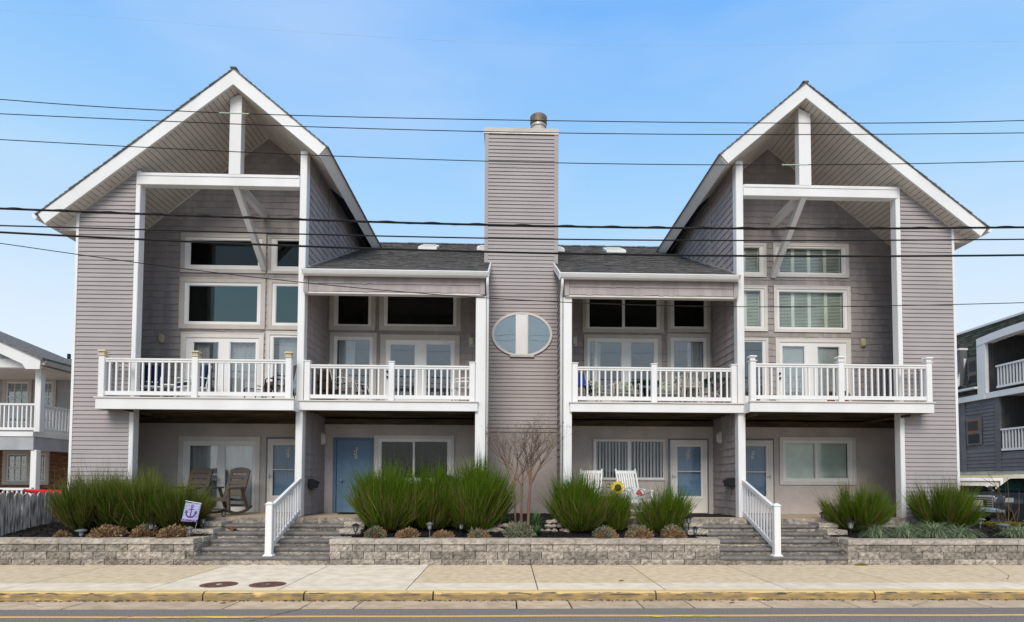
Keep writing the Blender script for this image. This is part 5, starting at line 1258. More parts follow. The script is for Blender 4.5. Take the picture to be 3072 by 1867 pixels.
# ================================================================== GARDEN LIGHTS, FLAG, FENCE
def path_light(px, Y, z, h, lab, dome=False, m=BLACK, s=1.0, py=1600):
    x = X_(px, Y, py); t = local('path_light', lab, 'garden light', 'garden path lights')
    MB().tube([(0, 0, -.03), (0, 0, h-.12*s)], .011*s, 8).build('stake', m, t)
    if dome:
        MB().lathe([(.035, h-.13), (.045, h-.04)], (0, 0, 0), 14).build('lens', LENS, t); MB().lathe([(.10*s, h-.045), (.105*s, h-.03), (.07*s, h-.005), (.02, h+.005)], (0, 0, 0), 20).build('cap', m, t, smooth=True)
    else:
        MB().lathe([(.03*s, h-.13*s), (.048*s, h-.035*s)], (0, 0, 0), 6).build('lens', LENS, t)
        b = MB()
        for k in range(6):
            a = math.pi*k/3; b.beam((.032*s*math.cos(a), .032*s*math.sin(a), h-.13*s), (.052*s*math.cos(a), .052*s*math.sin(a), h-.035*s), .007, .007)
        b.build('cage', m, t); MB().lathe([(.082*s, h-.035*s), (.08*s, h-.024*s), (.03*s, h), (.012*s, h+.012*s)], (0, 0, 0), 8).build('cap', m, t)
        MB().lathe([(.034*s, h-.145*s), (.036*s, h-.13*s)], (0, 0, 0), 8).build('collar', m, t)
    put(t, (x, Y, z), rnd.uniform(0, 3))
GREYP = mat('grey_plastic', (.14, .15, .17), rough=.4)
path_light(244, 12.55, .47, .22, 'low grey domed path light left of the large brown sedum', True, GREYP, 1.1)
path_light(453, 12.55, .47, .36, 'black lantern path light among the sedum, left bed')
path_light(569, 12.6, .48, .26, 'grey capped path light under the welcome flag', False, GREYP)
path_light(609, 13.0, .55, .36, 'black path light between the flag and the left steps')
path_light(669, 13.95, .865, .17, 'small black lantern standing on the patio edge by the brown rocking chair', s=1.1)
path_light(1067, 12.58, .48, .33, 'black caged path light at the left corner of the middle bed', s=1.15)
path_light(1289, 12.60, .48, .36, 'slim silver capped path light in front of the middle shrub', False, GREYP, 1.0)
path_light(1383, 12.75, .50, .33, 'dark path light half hidden under the tall shrub', s=1.0)
path_light(2066, 12.95, .55, .42, 'taller black path light beside the right steps', s=1.15)
path_light(2085, 12.6, .48, .28, 'shorter black path light on the wall corner beside the right steps')
path_light(2472, 13.9, .865, .16, 'black basket lantern on the patio edge right of the right steps', s=1.4)
path_light(2552, 12.85, .53, .36, 'black domed path light at the left end of the right bed', s=1.35)
path_light(2941, 13.6, .60, .30, 'grey capped path light beside the yellow ground cover', True, GREYP, 1.1)
path_light(3009, 13.2, .55, .25, 'black solar path light near the right edge of the bed', True, GREYP, 1.3)
# welcome flag
def flag():
    Y = 12.75; t = thing('garden_flag', 'small purple and white garden flag with an anchor and the word WELCOME', 'flag', (X_(578, Y, 1590), Y, .48))
    q = [W(557, 1508, Y), W(602, 1513, Y), W(591, 1567, Y), W(543, 1565, Y)]
    P = lambda u, v: ((q[0][0]*(1-u)+q[1][0]*u)*(1-v)+(q[3][0]*(1-u)+q[2][0]*u)*v, (q[0][1]*(1-u)+q[1][1]*u)*(1-v)+(q[3][1]*(1-u)+q[2][1]*u)*v)
    wv = lambda u, v: .014*math.sin(u*5+v*2)*v
    def patch(b, pts, dy):       # a flat print that follows the cloth
        b.poly([(P(u, v)[0], Y+wv(u, v)+dy, P(u, v)[1]) for u, v in pts], [tuple(range(len(pts)))])
    def grid(name, u0, u1, v0, v1, m, dy, par=None, th=.002):
        b = MB(); n = 10
        for j in range(n+1):
            for i in range(n+1):
                u = u0+(u1-u0)*i/n; v = v0+(v1-v0)*j/n; x, z = P(u, v); b.v.append((x, Y+wv(u, v)+dy, z))
        for j in range(n):
            for i in range(n): a = j*(n+1)+i; b.f.append((a, a+n+1, a+n+2, a+1))
        o = b.build(name, m, par or t); so = o.modifiers.new('s', 'SOLIDIFY'); so.thickness = th; return o
    cl = grid('cloth', 0, 1, 0, .86, CLOTHW, 0); grid('hem_band', 0, 1, .862, 1, PURP, 0)
    b = MB()
    for k in range(9):
        v0 = .04+k*.09
        for i in range(16):
            u0, u1 = i/16, (i+1)/16; w0 = .018*math.sin(u0*14+k*1.3); w1 = .018*math.sin(u1*14+k*1.3); th = .030 if k % 2 else .018
            if v0+th+.02 < .86: patch(b, [(u0, v0+w0), (u0, v0+th+w0), (u1, v0+th+w1), (u1, v0+w1)], -.004)
    b.build('wave_print', WAVEB, cl)
    b = MB(); bar = lambda pts, w: [patch(b, [(a[0]-w*(c[1]-a[1])/max(1e-6, math.hypot(c[0]-a[0], c[1]-a[1])), a[1]+w*(c[0]-a[0])/math.hypot(c[0]-a[0], c[1]-a[1])), (c[0]-w*(c[1]-a[1])/math.hypot(c[0]-a[0], c[1]-a[1]), c[1]+w*(c[0]-a[0])/math.hypot(c[0]-a[0], c[1]-a[1])),
        (c[0]+w*(c[1]-a[1])/math.hypot(c[0]-a[0], c[1]-a[1]), c[1]-w*(c[0]-a[0])/math.hypot(c[0]-a[0], c[1]-a[1])), (a[0]+w*(c[1]-a[1])/math.hypot(c[0]-a[0], c[1]-a[1]), a[1]-w*(c[0]-a[0])/math.hypot(c[0]-a[0], c[1]-a[1]))], -.007) for a, c in zip(pts, pts[1:])]
    bar([(.5, .22), (.5, .74)], .035); bar([(.32, .32), (.68, .32)], .022)
    bar([(.5+.32*math.cos(math.pi*k/12), .48+.27*math.sin(math.pi*k/12)) for k in range(13)], .04)
    bar([(.10, .52), (.18, .40), (.28, .52)], .022); bar([(.72, .52), (.82, .40), (.90, .52)], .022)
    bar([(.5+.08*math.cos(math.pi*k/5), .15+.06*math.sin(math.pi*k/5)) for k in range(11)], .016)
    b.build('anchor_print', PURP, cl)
    me = text_mesh('WELCOME', .068, CLOTHW, .001); x, z = P(.5, .93); o = link('lettering', me, t, (x, Y-.02, z)); o.rotation_euler = (0, R(1), 0)
    a, c = W(556, 1503, Y), W(604, 1511, Y); b = MB().tube([(a[0], Y, a[1]), (c[0], Y, c[1])], .008, 8); b.build('top_rod', WHITE, t)
    p0, p1, p2 = W(603, 1512, Y), W(592, 1555, Y), W(582, 1590, Y)
    MB().tube([(p0[0], Y+.015, p0[1]), (p1[0], Y+.02, p1[1]), (p2[0], Y+.02, p2[1]-.05)], .006, 6).build('pole', METAL, t)
flag()
# picket fence running back beside the house
t = thing('picket_fence', 'weathered grey round topped picket fence at the left edge of the bed', 'fence', (-10.85, 13.6, .6))
xf = -10.62; y = 12.46; k = 0
while y < 17:
    w = .185; zt = 1.44+rnd.uniform(-.012, .012); zb = bedz(xf, min(y, 13.8))-.03; b = MB(); ym = y+w/2; prof = [(y, zb), (y+w, zb), (y+w, zt-.10)]+[(ym+w/2*math.cos(a), zt-.10+.09*math.sin(a)) for a in [math.pi*i/8 for i in range(1, 8)]]+[(y, zt-.10)]
    o = b.prismx(prof[::-1], -.011, .011).build('picket', WEATH, t, at=(xf+rnd.uniform(-.006, .006), 0, 0)); o.rotation_euler = (rnd.uniform(-.001, .001), 0, 0); y += w+.022
for z in (.85, 1.2): MB().box(xf-.06, xf-.02, 12.4, 17, z, z+.08).build('rail', WEATH, t)

# ================================================================== FURNITURE
def rocker(m=BROWN, white=False):
    t = local('rocking_chair', '', 'rocking chair'); W2 = .30
    for s in (-1, 1):
        x = s*W2; b = MB()
        pts = [(x, -.46+.92*k/10, .055+.14*((k/10-.5)*2)**2*(1.0 if k > 5 else .75)) for k in range(11)]
        for a, c in zip(pts, pts[1:]): b.beam(a, (c[0], c[1]+.004, c[2]), .05, .055)
        b.build('rocker', m, t)
        b = MB().beam((x, -.30, .08), (x, -.33, .60), .05, .06); b.build('front_leg', m, t)
        MB().beam((x, .34, .10), (x, .12, .62), .045, .06).build('rear_leg', m, t)
        MB().hexa([(x-.045, -.37, .60), (x+.045, -.37, .60), (x+.04, .22, .62), (x-.04, .22, .62), (x-.045, -.37, .635), (x+.045, -.37, .635), (x+.04, .22, .655), (x-.04, .22, .655)]).build('arm', m, t)
    for k in range(5):
        y = -.32+k*.115; z = .415-k*.016; MB().box(-.27, .27, y, y+.098, z-.022, z).build('seat_slat', m, t)
    MB().box(-.27, .27, -.345, -.325, .33, .415).build('apron', m, t); MB().box(-.29, .29, -.29, -.25, .12, .16).build('stretcher', m, t); MB().box(-.29, .29, .22, .26, .20, .24).build('stretcher', m, t)
    B0 = Vector((0, .20, .34)); d = Vector((0, .30, .80)).normalized(); n_ = Vector((0, -d.z, d.y))
    def bk(u0, u1, s0, s1, th=.025, name='back_slat'):
        P = lambda u, s, h: B0+Vector((u, 0, 0))+d*s+n_*h
        MB().hexa([P(u0, s0, th), P(u1, s0, th), P(u1, s0, 0), P(u0, s0, 0), P(u0, s1, th), P(u1, s1, th), P(u1, s1, 0), P(u0, s1, 0)]).build(name, m, t)
    if not white:
        for s in (-1, 1): bk(*sorted((s*.19, s*.27)), 0, .74, .03, 'back_post')
        for k in range(4): bk(-.19, .19, .10+k*.145, .10+k*.145+.10)
        b = MB(); n = 12; P = lambda u, s, h: B0+Vector((u, 0, 0))+d*s+n_*h
        pr = [(-.27, .68)]+[(.27, .68)]+[(.27-.54*k/n, .745+.075*math.sin(math.pi*k/n)**.6) for k in range(n+1)]
        m_ = len(pr); b.v = [tuple(P(u, s, .032)) for u, s in pr]+[tuple(P(u, s, -.002)) for u, s in pr]; b.f = [tuple(range(m_)), tuple(range(2*m_-1, m_-1, -1))]+[(i, i+m_, (i+1) % m_+m_, (i+1) % m_) for i in range(m_)]; b.build('crest_rail', m, t)
    else:
        for s in (-1, 1): bk(*sorted((s*.245, s*.285)), 0, .86, .035, 'back_post')
        bk(-.245, .245, .74, .82, .02, 'crest_rail'); bk(-.245, .245, .06, .12, .02, 'lower_rail')
        for k in range(7): u = -.21+k*.0625; bk(u, u+.045, .12, .74, .014)
    return t
rk = rocker(); rk['label'] = 'brown slatted rocking chair on the patio in front of the sliding door'; rk['group'] = 'brown resin rocking chairs'
put(rk, (X_(678, 14.62, 1540), 14.65, .872), R(-14), 1.05)
r2_ = copy_tree(rk); r2_['label'] = 'brown slatted rocking chair half hidden behind the shrubs'; put(r2_, (X_(560, 14.8, 1540), 14.95, .872), R(-4), 1.05)
wr = rocker(WHITE, True); wr['label'] = 'white spindle rocking chair with a red and white pillow'; wr['group'] = 'white rocking chairs'
put(wr, (X_(1905, 14.5, 1540), 14.62, .872), R(14), 1.02)
w2_ = copy_tree(wr); w2_['label'] = 'white spindle rocking chair behind the green shrub, left of the sunflower'; put(w2_, (X_(1768, 14.6, 1540), 14.7, .872), R(-16), 1.02)
# pillow on the white rocker
p = local('pillow', 'small pale pillow with a red print on the white rocking chair', 'pillow'); b = MB(); n = 10
for j in range(n+1):
    for i in range(n+1):
        u, v = i/n*2-1, j/n*2-1; e = (1-u**4)*(1-v**4); b.v.append((u*.19, -.07*e**.5, v*.16))
for j in range(n+1):
    for i in range(n+1):
        u, v = i/n*2-1, j/n*2-1; e = (1-u**4)*(1-v**4); b.v.append((u*.19, .07*e**.5, v*.16))
N2 = (n+1)**2
for j in range(n):
    for i in range(n): a = j*(n+1)+i; b.f += [(a, a+1, a+n+2, a+n+1), (N2+a, N2+a+n+1, N2+a+n+2, N2+a+1)]
b.build('cushion', CURT, p, smooth=True)
b = MB(); b.prism([(-.10, -.02), (-.05, -.06), (.10, -.03), (.0, .09), (-.04, .05)], -.082, -.074); b.build('print', PINK, p)
p.location = (X_(1916, 14.45, 1490), 14.50, 1.42); p.rotation_euler = (R(-18), R(8), R(10))
# white side table
t = local('side_table', 'small white slatted side table between the white rocking chairs', 'table')
for k in range(5): MB().box(-.22, .22, -.2+k*.085, -.2+k*.085+.07, .50, .52).build('table_slat', WHITE, t)
for sx in (-1, 1):
    for sy in (-1, 1): MB().box(sx*.19-.02, sx*.19+.02, sy*.17-.02, sy*.17+.02, 0, .498).build('leg', WHITE, t)
put(t, (X_(1832, 14.7, 1540), 14.85, .87), 0)
# sunflower garden ornament
Y = 14.0; sx, sz = W(1853, 1463, Y); t = thing('sunflower_ornament', 'yellow metal sunflower ornament on a scrolled wire stake', 'garden ornament', (sx, Y, .7))
b = MB().lathe([(.0, 0), (.075, 0), (.08, .02), (.05, .035), (.0, .04)], (0, 0, 0), 20); c = MB(); c.v = [(x+sx, Y-.02-z, y+sz) for x, y, z in b.v]; c.f = b.f; c.build('flower_centre', SUNC, t, smooth=True)
for k in range(11):
    a = 2*math.pi*k/11; ca, sa_ = math.cos(a), math.sin(a); pp = []
    for (l, w) in ((.05, .024), (.10, .036), (.14, .028), (.175, .003)): pp.append((l, w))
    pts = [(l, w) for l, w in pp]+[(l, -w) for l, w in pp[::-1]]
    MB().prism([(sx+l*ca-w*sa_, sz+l*sa_+w*ca) for l, w in pts], Y-.022+(k % 2)*.008, Y-.012+(k % 2)*.008).build('petal', SUNY, t)
b = MB(); b.tube([(sx, Y, sz), (sx, Y, .70)], .009, 6)
def scroll(px, py, rad, a0, a1, n=14): 
    cx, cz = W(px, py, Y); return [(cx+rad*math.cos(R(a0+(a1-a0)*k/n)), Y, cz+rad*math.sin(R(a0+(a1-a0)*k/n))) for k in range(n+1)]
b.tube(scroll(1886, 1478, .11, 200, -20), .006, 5); b.tube(scroll(1922, 1480, .09, 200, -50), .006, 5); b.tube(scroll(1806, 1478, .12, 210, 20), .006, 5); b.tube(scroll(1825, 1458, .05, 0, 320), .010, 5)
a, c = W(1905, 1493, Y), W(1952, 1478, Y); b.tube([(a[0], Y, a[1]), (c[0], Y, c[1])], .006, 5); b.build('wire_scrolls', BRONZE, t)
# round backed green metal chairs behind the shrubs of 843
def shell_chair():
    t = local('metal_lawn_chair', '', 'chair', 'dark green metal chairs'); b = MB(); n = 12; P = []
    pr = [(-.24, .40), (.24, .40)]+[(.27*math.cos(math.pi*k/n), .78+.22*math.sin(math.pi*k/n)) for k in range(n+1)]
    pr = [(x, z) for x, z in pr]; m_ = len(pr)
    b.v = [(x, .20+.12*(z-.4), z) for x, z in pr]+[(x, .215+.12*(z-.4), z) for x, z in pr]; b.f = [tuple(range(m_)), tuple(range(2*m_-1, m_-1, -1))]+[(i, i+m_, (i+1) % m_+m_, (i+1) % m_) for i in range(m_)]
    b.build('backrest', DGREEN, t); MB().prismz([(-.25, -.22), (.25, -.22), (.26, .22), (-.26, .22)], .395, .412).build('seat', DGREEN, t)
    for s in (-1, 1):
        MB().tube([(s*.27, .28, .02), (s*.27, -.25, .02), (s*.27, -.27, .62), (s*.27, .26, .64)], .014, 6).build('arm_frame', DGREEN, t)
    return t
c1 = shell_chair(); c1['label'] = 'round backed dark green metal chair behind the left shrub under the dark window'; put(c1, (X_(1178, 14.6, 1540), 14.7, .87), 0, 1.0)
c2 = copy_tree(c1); c2['label'] = 'round backed dark green metal chair behind the right shrub under the dark window'; put(c2, (X_(1345, 14.6, 1540), 14.7, .87), R(5), 1.0)
# --- balcony furniture
def armchair(name, m_frame, m_cush, lab, group=None, cush=True, back_h=.95, fringe=None):
    t = local(name, lab, 'chair', group)
    for s in (-1, 1):
        MB().tube([(s*.28, -.24, 0), (s*.28, -.26, .58), (s*.28, -.2, .63), (s*.28, .2, .62)], .018, 6).build('arm_frame', m_frame, t); MB().tube([(s*.27, .28, 0), (s*.26, .18, .45), (s*.25, .30, back_h)], .016, 6).build('back_frame', m_frame, t)
    MB().box(-.27, .27, -.26, .2, .37, .40).build('seat', m_frame, t)
    MB().hexa([(-.24, .18, .42), (.24, .18, .42), (.24, .20, .42), (-.24, .20, .42), (-.24, .30, back_h), (.24, .30, back_h), (.24, .32, back_h), (-.24, .32, back_h)]).build('backrest', m_cush if not cush else m_frame, t)
    if cush:
        o = MB().box(-.25, .25, -.27, .17, .402, .48).build('seat_cushion', m_cush, t); bev(o, .025, 2)
        o = MB().hexa([(-.24, .10, .48), (.24, .10, .48), (.24, .178, .46), (-.24, .178, .46), (-.23, .20, back_h+.03), (.23, .20, back_h+.03), (.23, .275, back_h+.02), (-.23, .275, back_h+.02)]).build('back_cushion', m_cush, t); bev(o, .025, 2)
        if fringe:
            b = MB()
            for k in range(9): b.box(-.24+k*.055, -.22+k*.055, -.285, -.272, .475, .50)
            b.build('fringe', fringe, t)
    return t
ZB = 3.615
n1 = armchair('cushioned_chair', WHITE, NAVY, 'chair with navy cushions on the left balcony, nearer the mauve siding', 'navy cushioned chairs', fringe=WHITE); put(n1, (X_(442, 14.7, 1170), 14.75, ZB), R(25))
n2 = copy_tree(n1); n2['label'] = 'chair with navy cushions on the left balcony, behind the middle rail post'; put(n2, (X_(575, 14.7, 1170), 14.75, ZB), R(-30))
def rtable(name, lab, top, leg, r0=.28, h=.5, cross=False, grp=None):
    t = local(name, lab, 'table', grp); MB().lathe([(r0, h-.02), (r0, h), (r0-.01, h+.008)], (0, 0, 0), 24).build('table_top', top, t)
    for k in range(4):
        a = math.pi/4+math.pi/2*k; c, s = math.cos(a), math.sin(a); f = -1 if cross else 1
        MB().tube([(r0*.85*c, r0*.85*s, 0), (r0*.75*c*f, r0*.75*s*f, h-.02)], .014, 6).build('leg', leg, t)
    return t
t = rtable('side_table', 'small white table between the navy cushioned chairs', WHITE, WHITE, .24, .45); put(t, (X_(512, 14.8, 1170), 14.85, ZB))
m1 = armchair('sling_chair', BRONZE, WICK, 'wine coloured sling chair at the right end of the left balcony', 'wine sling chairs', cush=False); put(m1, (X_(838, 14.5, 1170), 14.55, ZB), R(-50))
m2 = copy_tree(m1); m2['label'] = 'low wine sling chair second from the right end of the left balcony'; put(m2, (X_(768, 14.5, 1170), 14.7, ZB), R(-40), (.95, .95, .62))
# nested white tube chairs behind 843's rail
def tube_chair(lab, grp):
    t = local('tube_chair', lab, 'chair', grp)
    for s in (-1, 1): MB().tube([(s*.27, .3, .0), (s*.27, -.22, .02), (s*.27, -.30, .35), (s*.27, -.2, .60), (s*.27, .1, .64), (s*.27, .26, .56), (s*.26, .33, .9)], .014, 6).build('frame', CREAM, t)
    MB().tube([(-.26, .33, .9), (-.15, .36, .97), (.15, .36, .97), (.26, .33, .9)], .014, 6).build('frame', CREAM, t)
    for k in range(5): MB().box(-.26, .26, -.22+k*.09, -.22+k*.09+.06, .40, .41).build('strap', CREAM, t)
    for k in range(4): MB().box(-.26, .26, .25+k*.02, .256+k*.02, .50+k*.11, .56+k*.11).build('strap', CREAM, t)
    return t
a1 = tube_chair('tan tube framed chair at the left end of the balcony of 843', 'nested tube chairs on the balcony of 843'); put(a1, (X_(1030, 14.6, 1170), 14.75, ZB), R(95))
a2 = copy_tree(a1); a2['label'] = 'tan tube framed chair nested against the first one, balcony of 843'; put(a2, (X_(1058, 14.6, 1170), 14.85, ZB), R(80), .92)
a3 = armchair('sling_chair', BRONZE, WICK, 'dark sling chair at the left end of the balcony of 843', None, cush=False); put(a3, (X_(985, 14.9, 1170), 15.2, ZB), R(60))
def plastic_chair(lab, m=WHITE, grp=None):
    t = local('plastic_chair', lab, 'chair', grp)
    for sx in (-1, 1):
        for sy in (-1, 1): MB().beam((sx*.24, sy*.22, 0), (sx*.21, sy*.19, .41), .045, .03).build('leg', m, t)
        MB().tube([(sx*.24, -.2, .40), (sx*.27, -.2, .62), (sx*.27, .05, .66), (sx*.22, .22, .66)], .02, 6).build('arm', m, t)
    o = MB().box(-.23, .23, -.22, .22, .41, .435).build('seat', m, t)
    for k in range(5):
        u = -.17+k*.078; MB().hexa([(u, .21, .46), (u+.05, .21, .46), (u+.05, .225, .46), (u, .225, .46), (u*.9, .30, .82), (u*.9+.048, .30, .82), (u*.9+.048, .315, .82), (u*.9, .315, .82)]).build('back_slat', m, t)
    b = MB().tube([(-.22, .215, .44), (-.22, .28, .72), (-.13, .31, .85), (.13, .31, .85), (.22, .28, .72), (.22, .215, .44)], .018, 6); b.build('back_frame', m, t); return t
c = plastic_chair('white plastic armchair at the right end of the balcony of 843'); put(c, (X_(1383, 14.6, 1170), 14.8, ZB), R(-75))
# balcony of 845
t = local('folding_chair', 'blue folding chair at the left end of the balcony of 845', 'chair')
MB().hexa([(-.24, -.2, .36), (.24, -.2, .36), (.24, .2, .40), (-.24, .2, .40), (-.24, -.2, .38), (.24, -.2, .38), (.24, .2, .42), (-.24, .2, .42)]).build('seat', BLUEC, t)
MB().hexa([(-.23, .19, .40), (.23, .19, .40), (.23, .21, .40), (-.23, .21, .40), (-.22, .26, .72), (.22, .26, .72), (.22, .28, .72), (-.22, .28, .72)]).build('backrest', BLUEC, t)
for s in (-1, 1): MB().tube([(s*.25, -.24, 0), (s*.25, .1, .45), (s*.25, .24, .82), (s*.2, .26, .88)], .014, 6).build('frame', BLACK, t)
MB().tube([(-.2, .26, .88), (.2, .26, .88)], .014, 6).build('frame', BLACK, t); put(t, (X_(1748, 14.5, 1170), 14.6, ZB+.06), R(25), 1.1)
f1 = armchair('cushioned_chair', CREAM, FLORAL, 'leaf patterned cushioned chair nearest the blue folding chair', 'leaf patterned chairs on the balcony of 845', back_h=.72); put(f1, (X_(1800, 14.6, 1170), 14.85, ZB-.05), R(30))
for px, Y, rz, lab in ((1878, 14.9, 5, 'leaf patterned cushioned chair left of the middle rail post'), (1998, 14.9, -10, 'leaf patterned cushioned chair right of the middle rail post'), (2065, 15.1, 0, 'leaf patterned cushioned chair behind the striped plastic chair'), (2105, 14.7, -35, 'leaf patterned cushioned chair beside the folding glass table')):
    q = copy_tree(f1); q['label'] = lab; put(q, (X_(px, Y, 1170), Y, ZB-.05+(.22 if px == 2065 else 0)), R(rz))
c = plastic_chair('cream slatted plastic chair seen from behind on the balcony of 845', CREAM); put(c, (X_(2071, 14.4, 1170), 14.5, ZB+.02), R(180))
t = rtable('glass_table', 'round dark glass table behind the middle rail post of 845', CGLASS, BRONZE, .40, .70, grp='round glass tables'); put(t, (X_(1938, 15.1, 1170), 15.2, ZB))
t = rtable('glass_table', 'round glass folding table at the right end of the balcony of 845', CGLASS, WHITE, .34, .70, True, 'round glass tables'); put(t, (X_(2150, 14.7, 1170), 14.7, ZB))
# flower pots on the balcony of 847
for px, lab in ((2269, 'flower pot with reddish leaves at the left rail post of the right balcony'), (2493, 'flower pot left of the middle rail post of the right balcony'), (2534, 'flower pot with yellow leaves right of the middle rail post')):
    Y = 14.1; x = X_(px, Y, 1180); t = thing('flower_pot', lab, 'flower pot', (x, Y, ZB+.02), 'flower pots on the right balcony')
    MB().lathe([(.07, 0), (.10, .15), (.11, .15), (.11, .18)], (x, Y, ZB+.02), 14).build('pot', TCOT, t); o = link('foliage', mound('potplant', 260, .11, .13, YGC if px > 2500 else SEDB, px, .05, .014), t, (x, Y, ZB+.17))

# ================================================================== OVERHEAD WIRES
def wire(pts, rad, lab, m=WIREM, Y=9.0, twist=None, grp='overhead wires crossing in front of the house'):
    P = [W(x/.8018, y/.8018, Y) for x, y in pts]; xs = [p[0] for p in P]; zs = [p[1] for p in P]
    s0 = (zs[1]-zs[0])/(xs[1]-xs[0]); s1 = (zs[-1]-zs[-2])/(xs[-1]-xs[-2]); xs = [xs[0]-8]+xs+[xs[-1]+8]; zs = [zs[0]-8*s0*1.1]+zs+[zs[-1]+8*s1*1.1]
    # smooth curve through the sag (quadratic fit is what a hanging wire does)
    c = np.polyfit(xs[1:-1], zs[1:-1], min(4, len(pts)-1)) ; X = np.linspace(xs[0], xs[-1], 60)
    Z = [float(np.polyval(c, min(max(x, xs[1]), xs[-2])))+(0 if xs[1] <= x <= xs[-2] else ((x-xs[1])*s0 if x < xs[1] else (x-xs[-2])*s1)) for x in X]
    line = [(x, Y, z) for x, z in zip(X, Z)]
    t = thing('overhead_wire', lab, 'wire', line[30], grp); MB().tube(line, rad, 6).build('cable', m, t)
    if twist:
        XX = np.linspace(xs[0], xs[-1], 700); q = []
        for x in XX:
            z = float(np.interp(x, X, Z)); q.append((x, Y+twist*math.cos(x*9), z+twist*math.sin(x*9)+.004))
        MB().tube(q, rad*.55, 5).build('lashed_cable', m, t)
    return t, (X, Z)
w1, l1 = wire([(0, 239), (420, 267), (1165, 288), (1340, 291), (1800, 296), (2463, 290)], .0062, 'thin dark wire, highest of the black ones in front of the gables')
wire([(0, 274), (600, 300), (1165, 317), (1340, 320), (1750, 324), (2463, 320)], .0062, 'thin dark wire second from the top, crossing the chimney cap')
w3, l3 = wire([(0, 336), (600, 367), (1165, 388), (1340, 392), (1750, 397), (2463, 388)], .0062, 'thin dark wire crossing the upper chimney')
wire([(0, 502), (560, 523), (1165, 541), (1340, 545), (1800, 550), (2463, 547)], .016, 'thick twisted bundle of black cables, uppermost of the thick ones', twist=.014)
wire([(0, 543), (560, 559), (1165, 573), (1340, 576), (1800, 579), (2463, 576)], .0105, 'medium black cable between the two thickest ones')
wire([(0, 559), (560, 586), (1165, 606), (1340, 610), (1800, 616), (2463, 614)], .0155, 'thick smooth black cable, lowest of the thick ones')
wire([(0, 586), (380, 636), (740, 684), (1180, 718), (1500, 731), (1800, 738), (2100, 738), (2463, 728)], .0065, 'thin black wire sagging lowest across the balconies', Y=9.3)
wire([(0, 25), (600, 68), (1200, 103), (1800, 108), (2463, 100)], .0016, 'hair thin pale wire high in the sky', WIREG)
def splice(par, l, px0, px1):
    a, c = W(px0, 0, 9)[0], W(px1, 0, 9)[0]; a = -4.36*0+W(px0, 300, 9)[0]; c = W(px1, 300, 9)[0]; n = 16
    MB().tube([(a+(c-a)*k/n, 9.0, float(np.interp(a+(c-a)*k/n, l[0], l[1]))) for k in range(n+1)], [.007+.003*(k % 2) for k in range(n+1)], 6).build('splice', WIREP, par)
splice(w1, l1, 658, 748); splice(w3, l3, 2343, 2420)
# ================================================================== LEFT NEIGHBOUR
HN = thing('neighbour_house', 'grey sided house with brick ground floor and white corner balcony at the left edge', 'house', (-19, 21, .6))
YN, YW = 19.0, 21.6
def nx(px, Y=YN, py=1300): return W(px, py, Y)[0]
def nz(py, Y=YN, px=60): return W(px, py, Y)[1]
xc = nx(99); xwr = xc+.05
zl0, zl1 = nz(1350), nz(1297)           # deck band
# walls: lap siding above, brick below
wins_u = [(10, 1136, 91, 1212), (112, 1136, 165, 1222)]
holes = []
def nwin(px0, py0, px1, py1, mid, grid=True, up=True):
    x0, z1 = W(px0, py0, YW-.03); x1, z0 = W(px1, py1, YW-.03); o = holed(MB(), x0, x1, z0, z1, [(x0+.12, x1-.12, z0+.12, z1-.12)], YW-.05, YW-.001).build('window', CREAM, HN)
    holed(MB(), x0+.12, x1-.12, z0+.12, z1-.12, [(x0+.17, x1-.17, z0+.17, mid-.02), (x0+.17, x1-.17, mid+.02, z1-.17)], YW-.02, YW+.03).build('sash', WHITE, o)
    MB().box(x0+.14, x1-.14, YW+.01, YW+.015, z0+.14, z1-.14).build('pane', GLASS, o)
    b = MB(); w = (x1-x0-.34)/3
    for k in (1, 2): b.box(x0+.17+w*k-.008, x0+.17+w*k+.008, YW-.004, YW+.008, z0+.17, z1-.17)
    for q in ((z0+.17+mid-.02)/2, (mid+z1-.15)/2): b.box(x0+.17, x1-.17, YW-.003, YW+.007, q-.008, q+.008)
    b.build('muntins', WHITE, o); blinds(x0+.15, x1-.15, z0+.15, z1-.15, YW+.06, o, CURT, .06, .012)
    holes.append((x0+.1, x1-.1, z0+.1, z1-.1)); return o
nwin(9, 1136, 92, 1280, nz(1191, YW)); nwin(104, 1136, 165, 1280, nz(1191, YW))
nwin(10, 1352, 90, 1455, nz(1404, YW)); nwin(100, 1352, 146, 1455, nz(1404, YW))
zf = nz(1330, YW)
xrw = nx(213, YW)+2.6
holed(MB(), -27, xrw, .5, zf, holes, YW+.001, YW+.2).build('wall', MORT, HN); holed(MB(), -27, xrw, zf, nz(1103)+.2, holes, YW+.001, YW+.2).build('wall', NSID, HN)
MB().box(-27, xrw, YW+.6, YW+.7, .5, 6.2).build('room_back', INTER, HN)
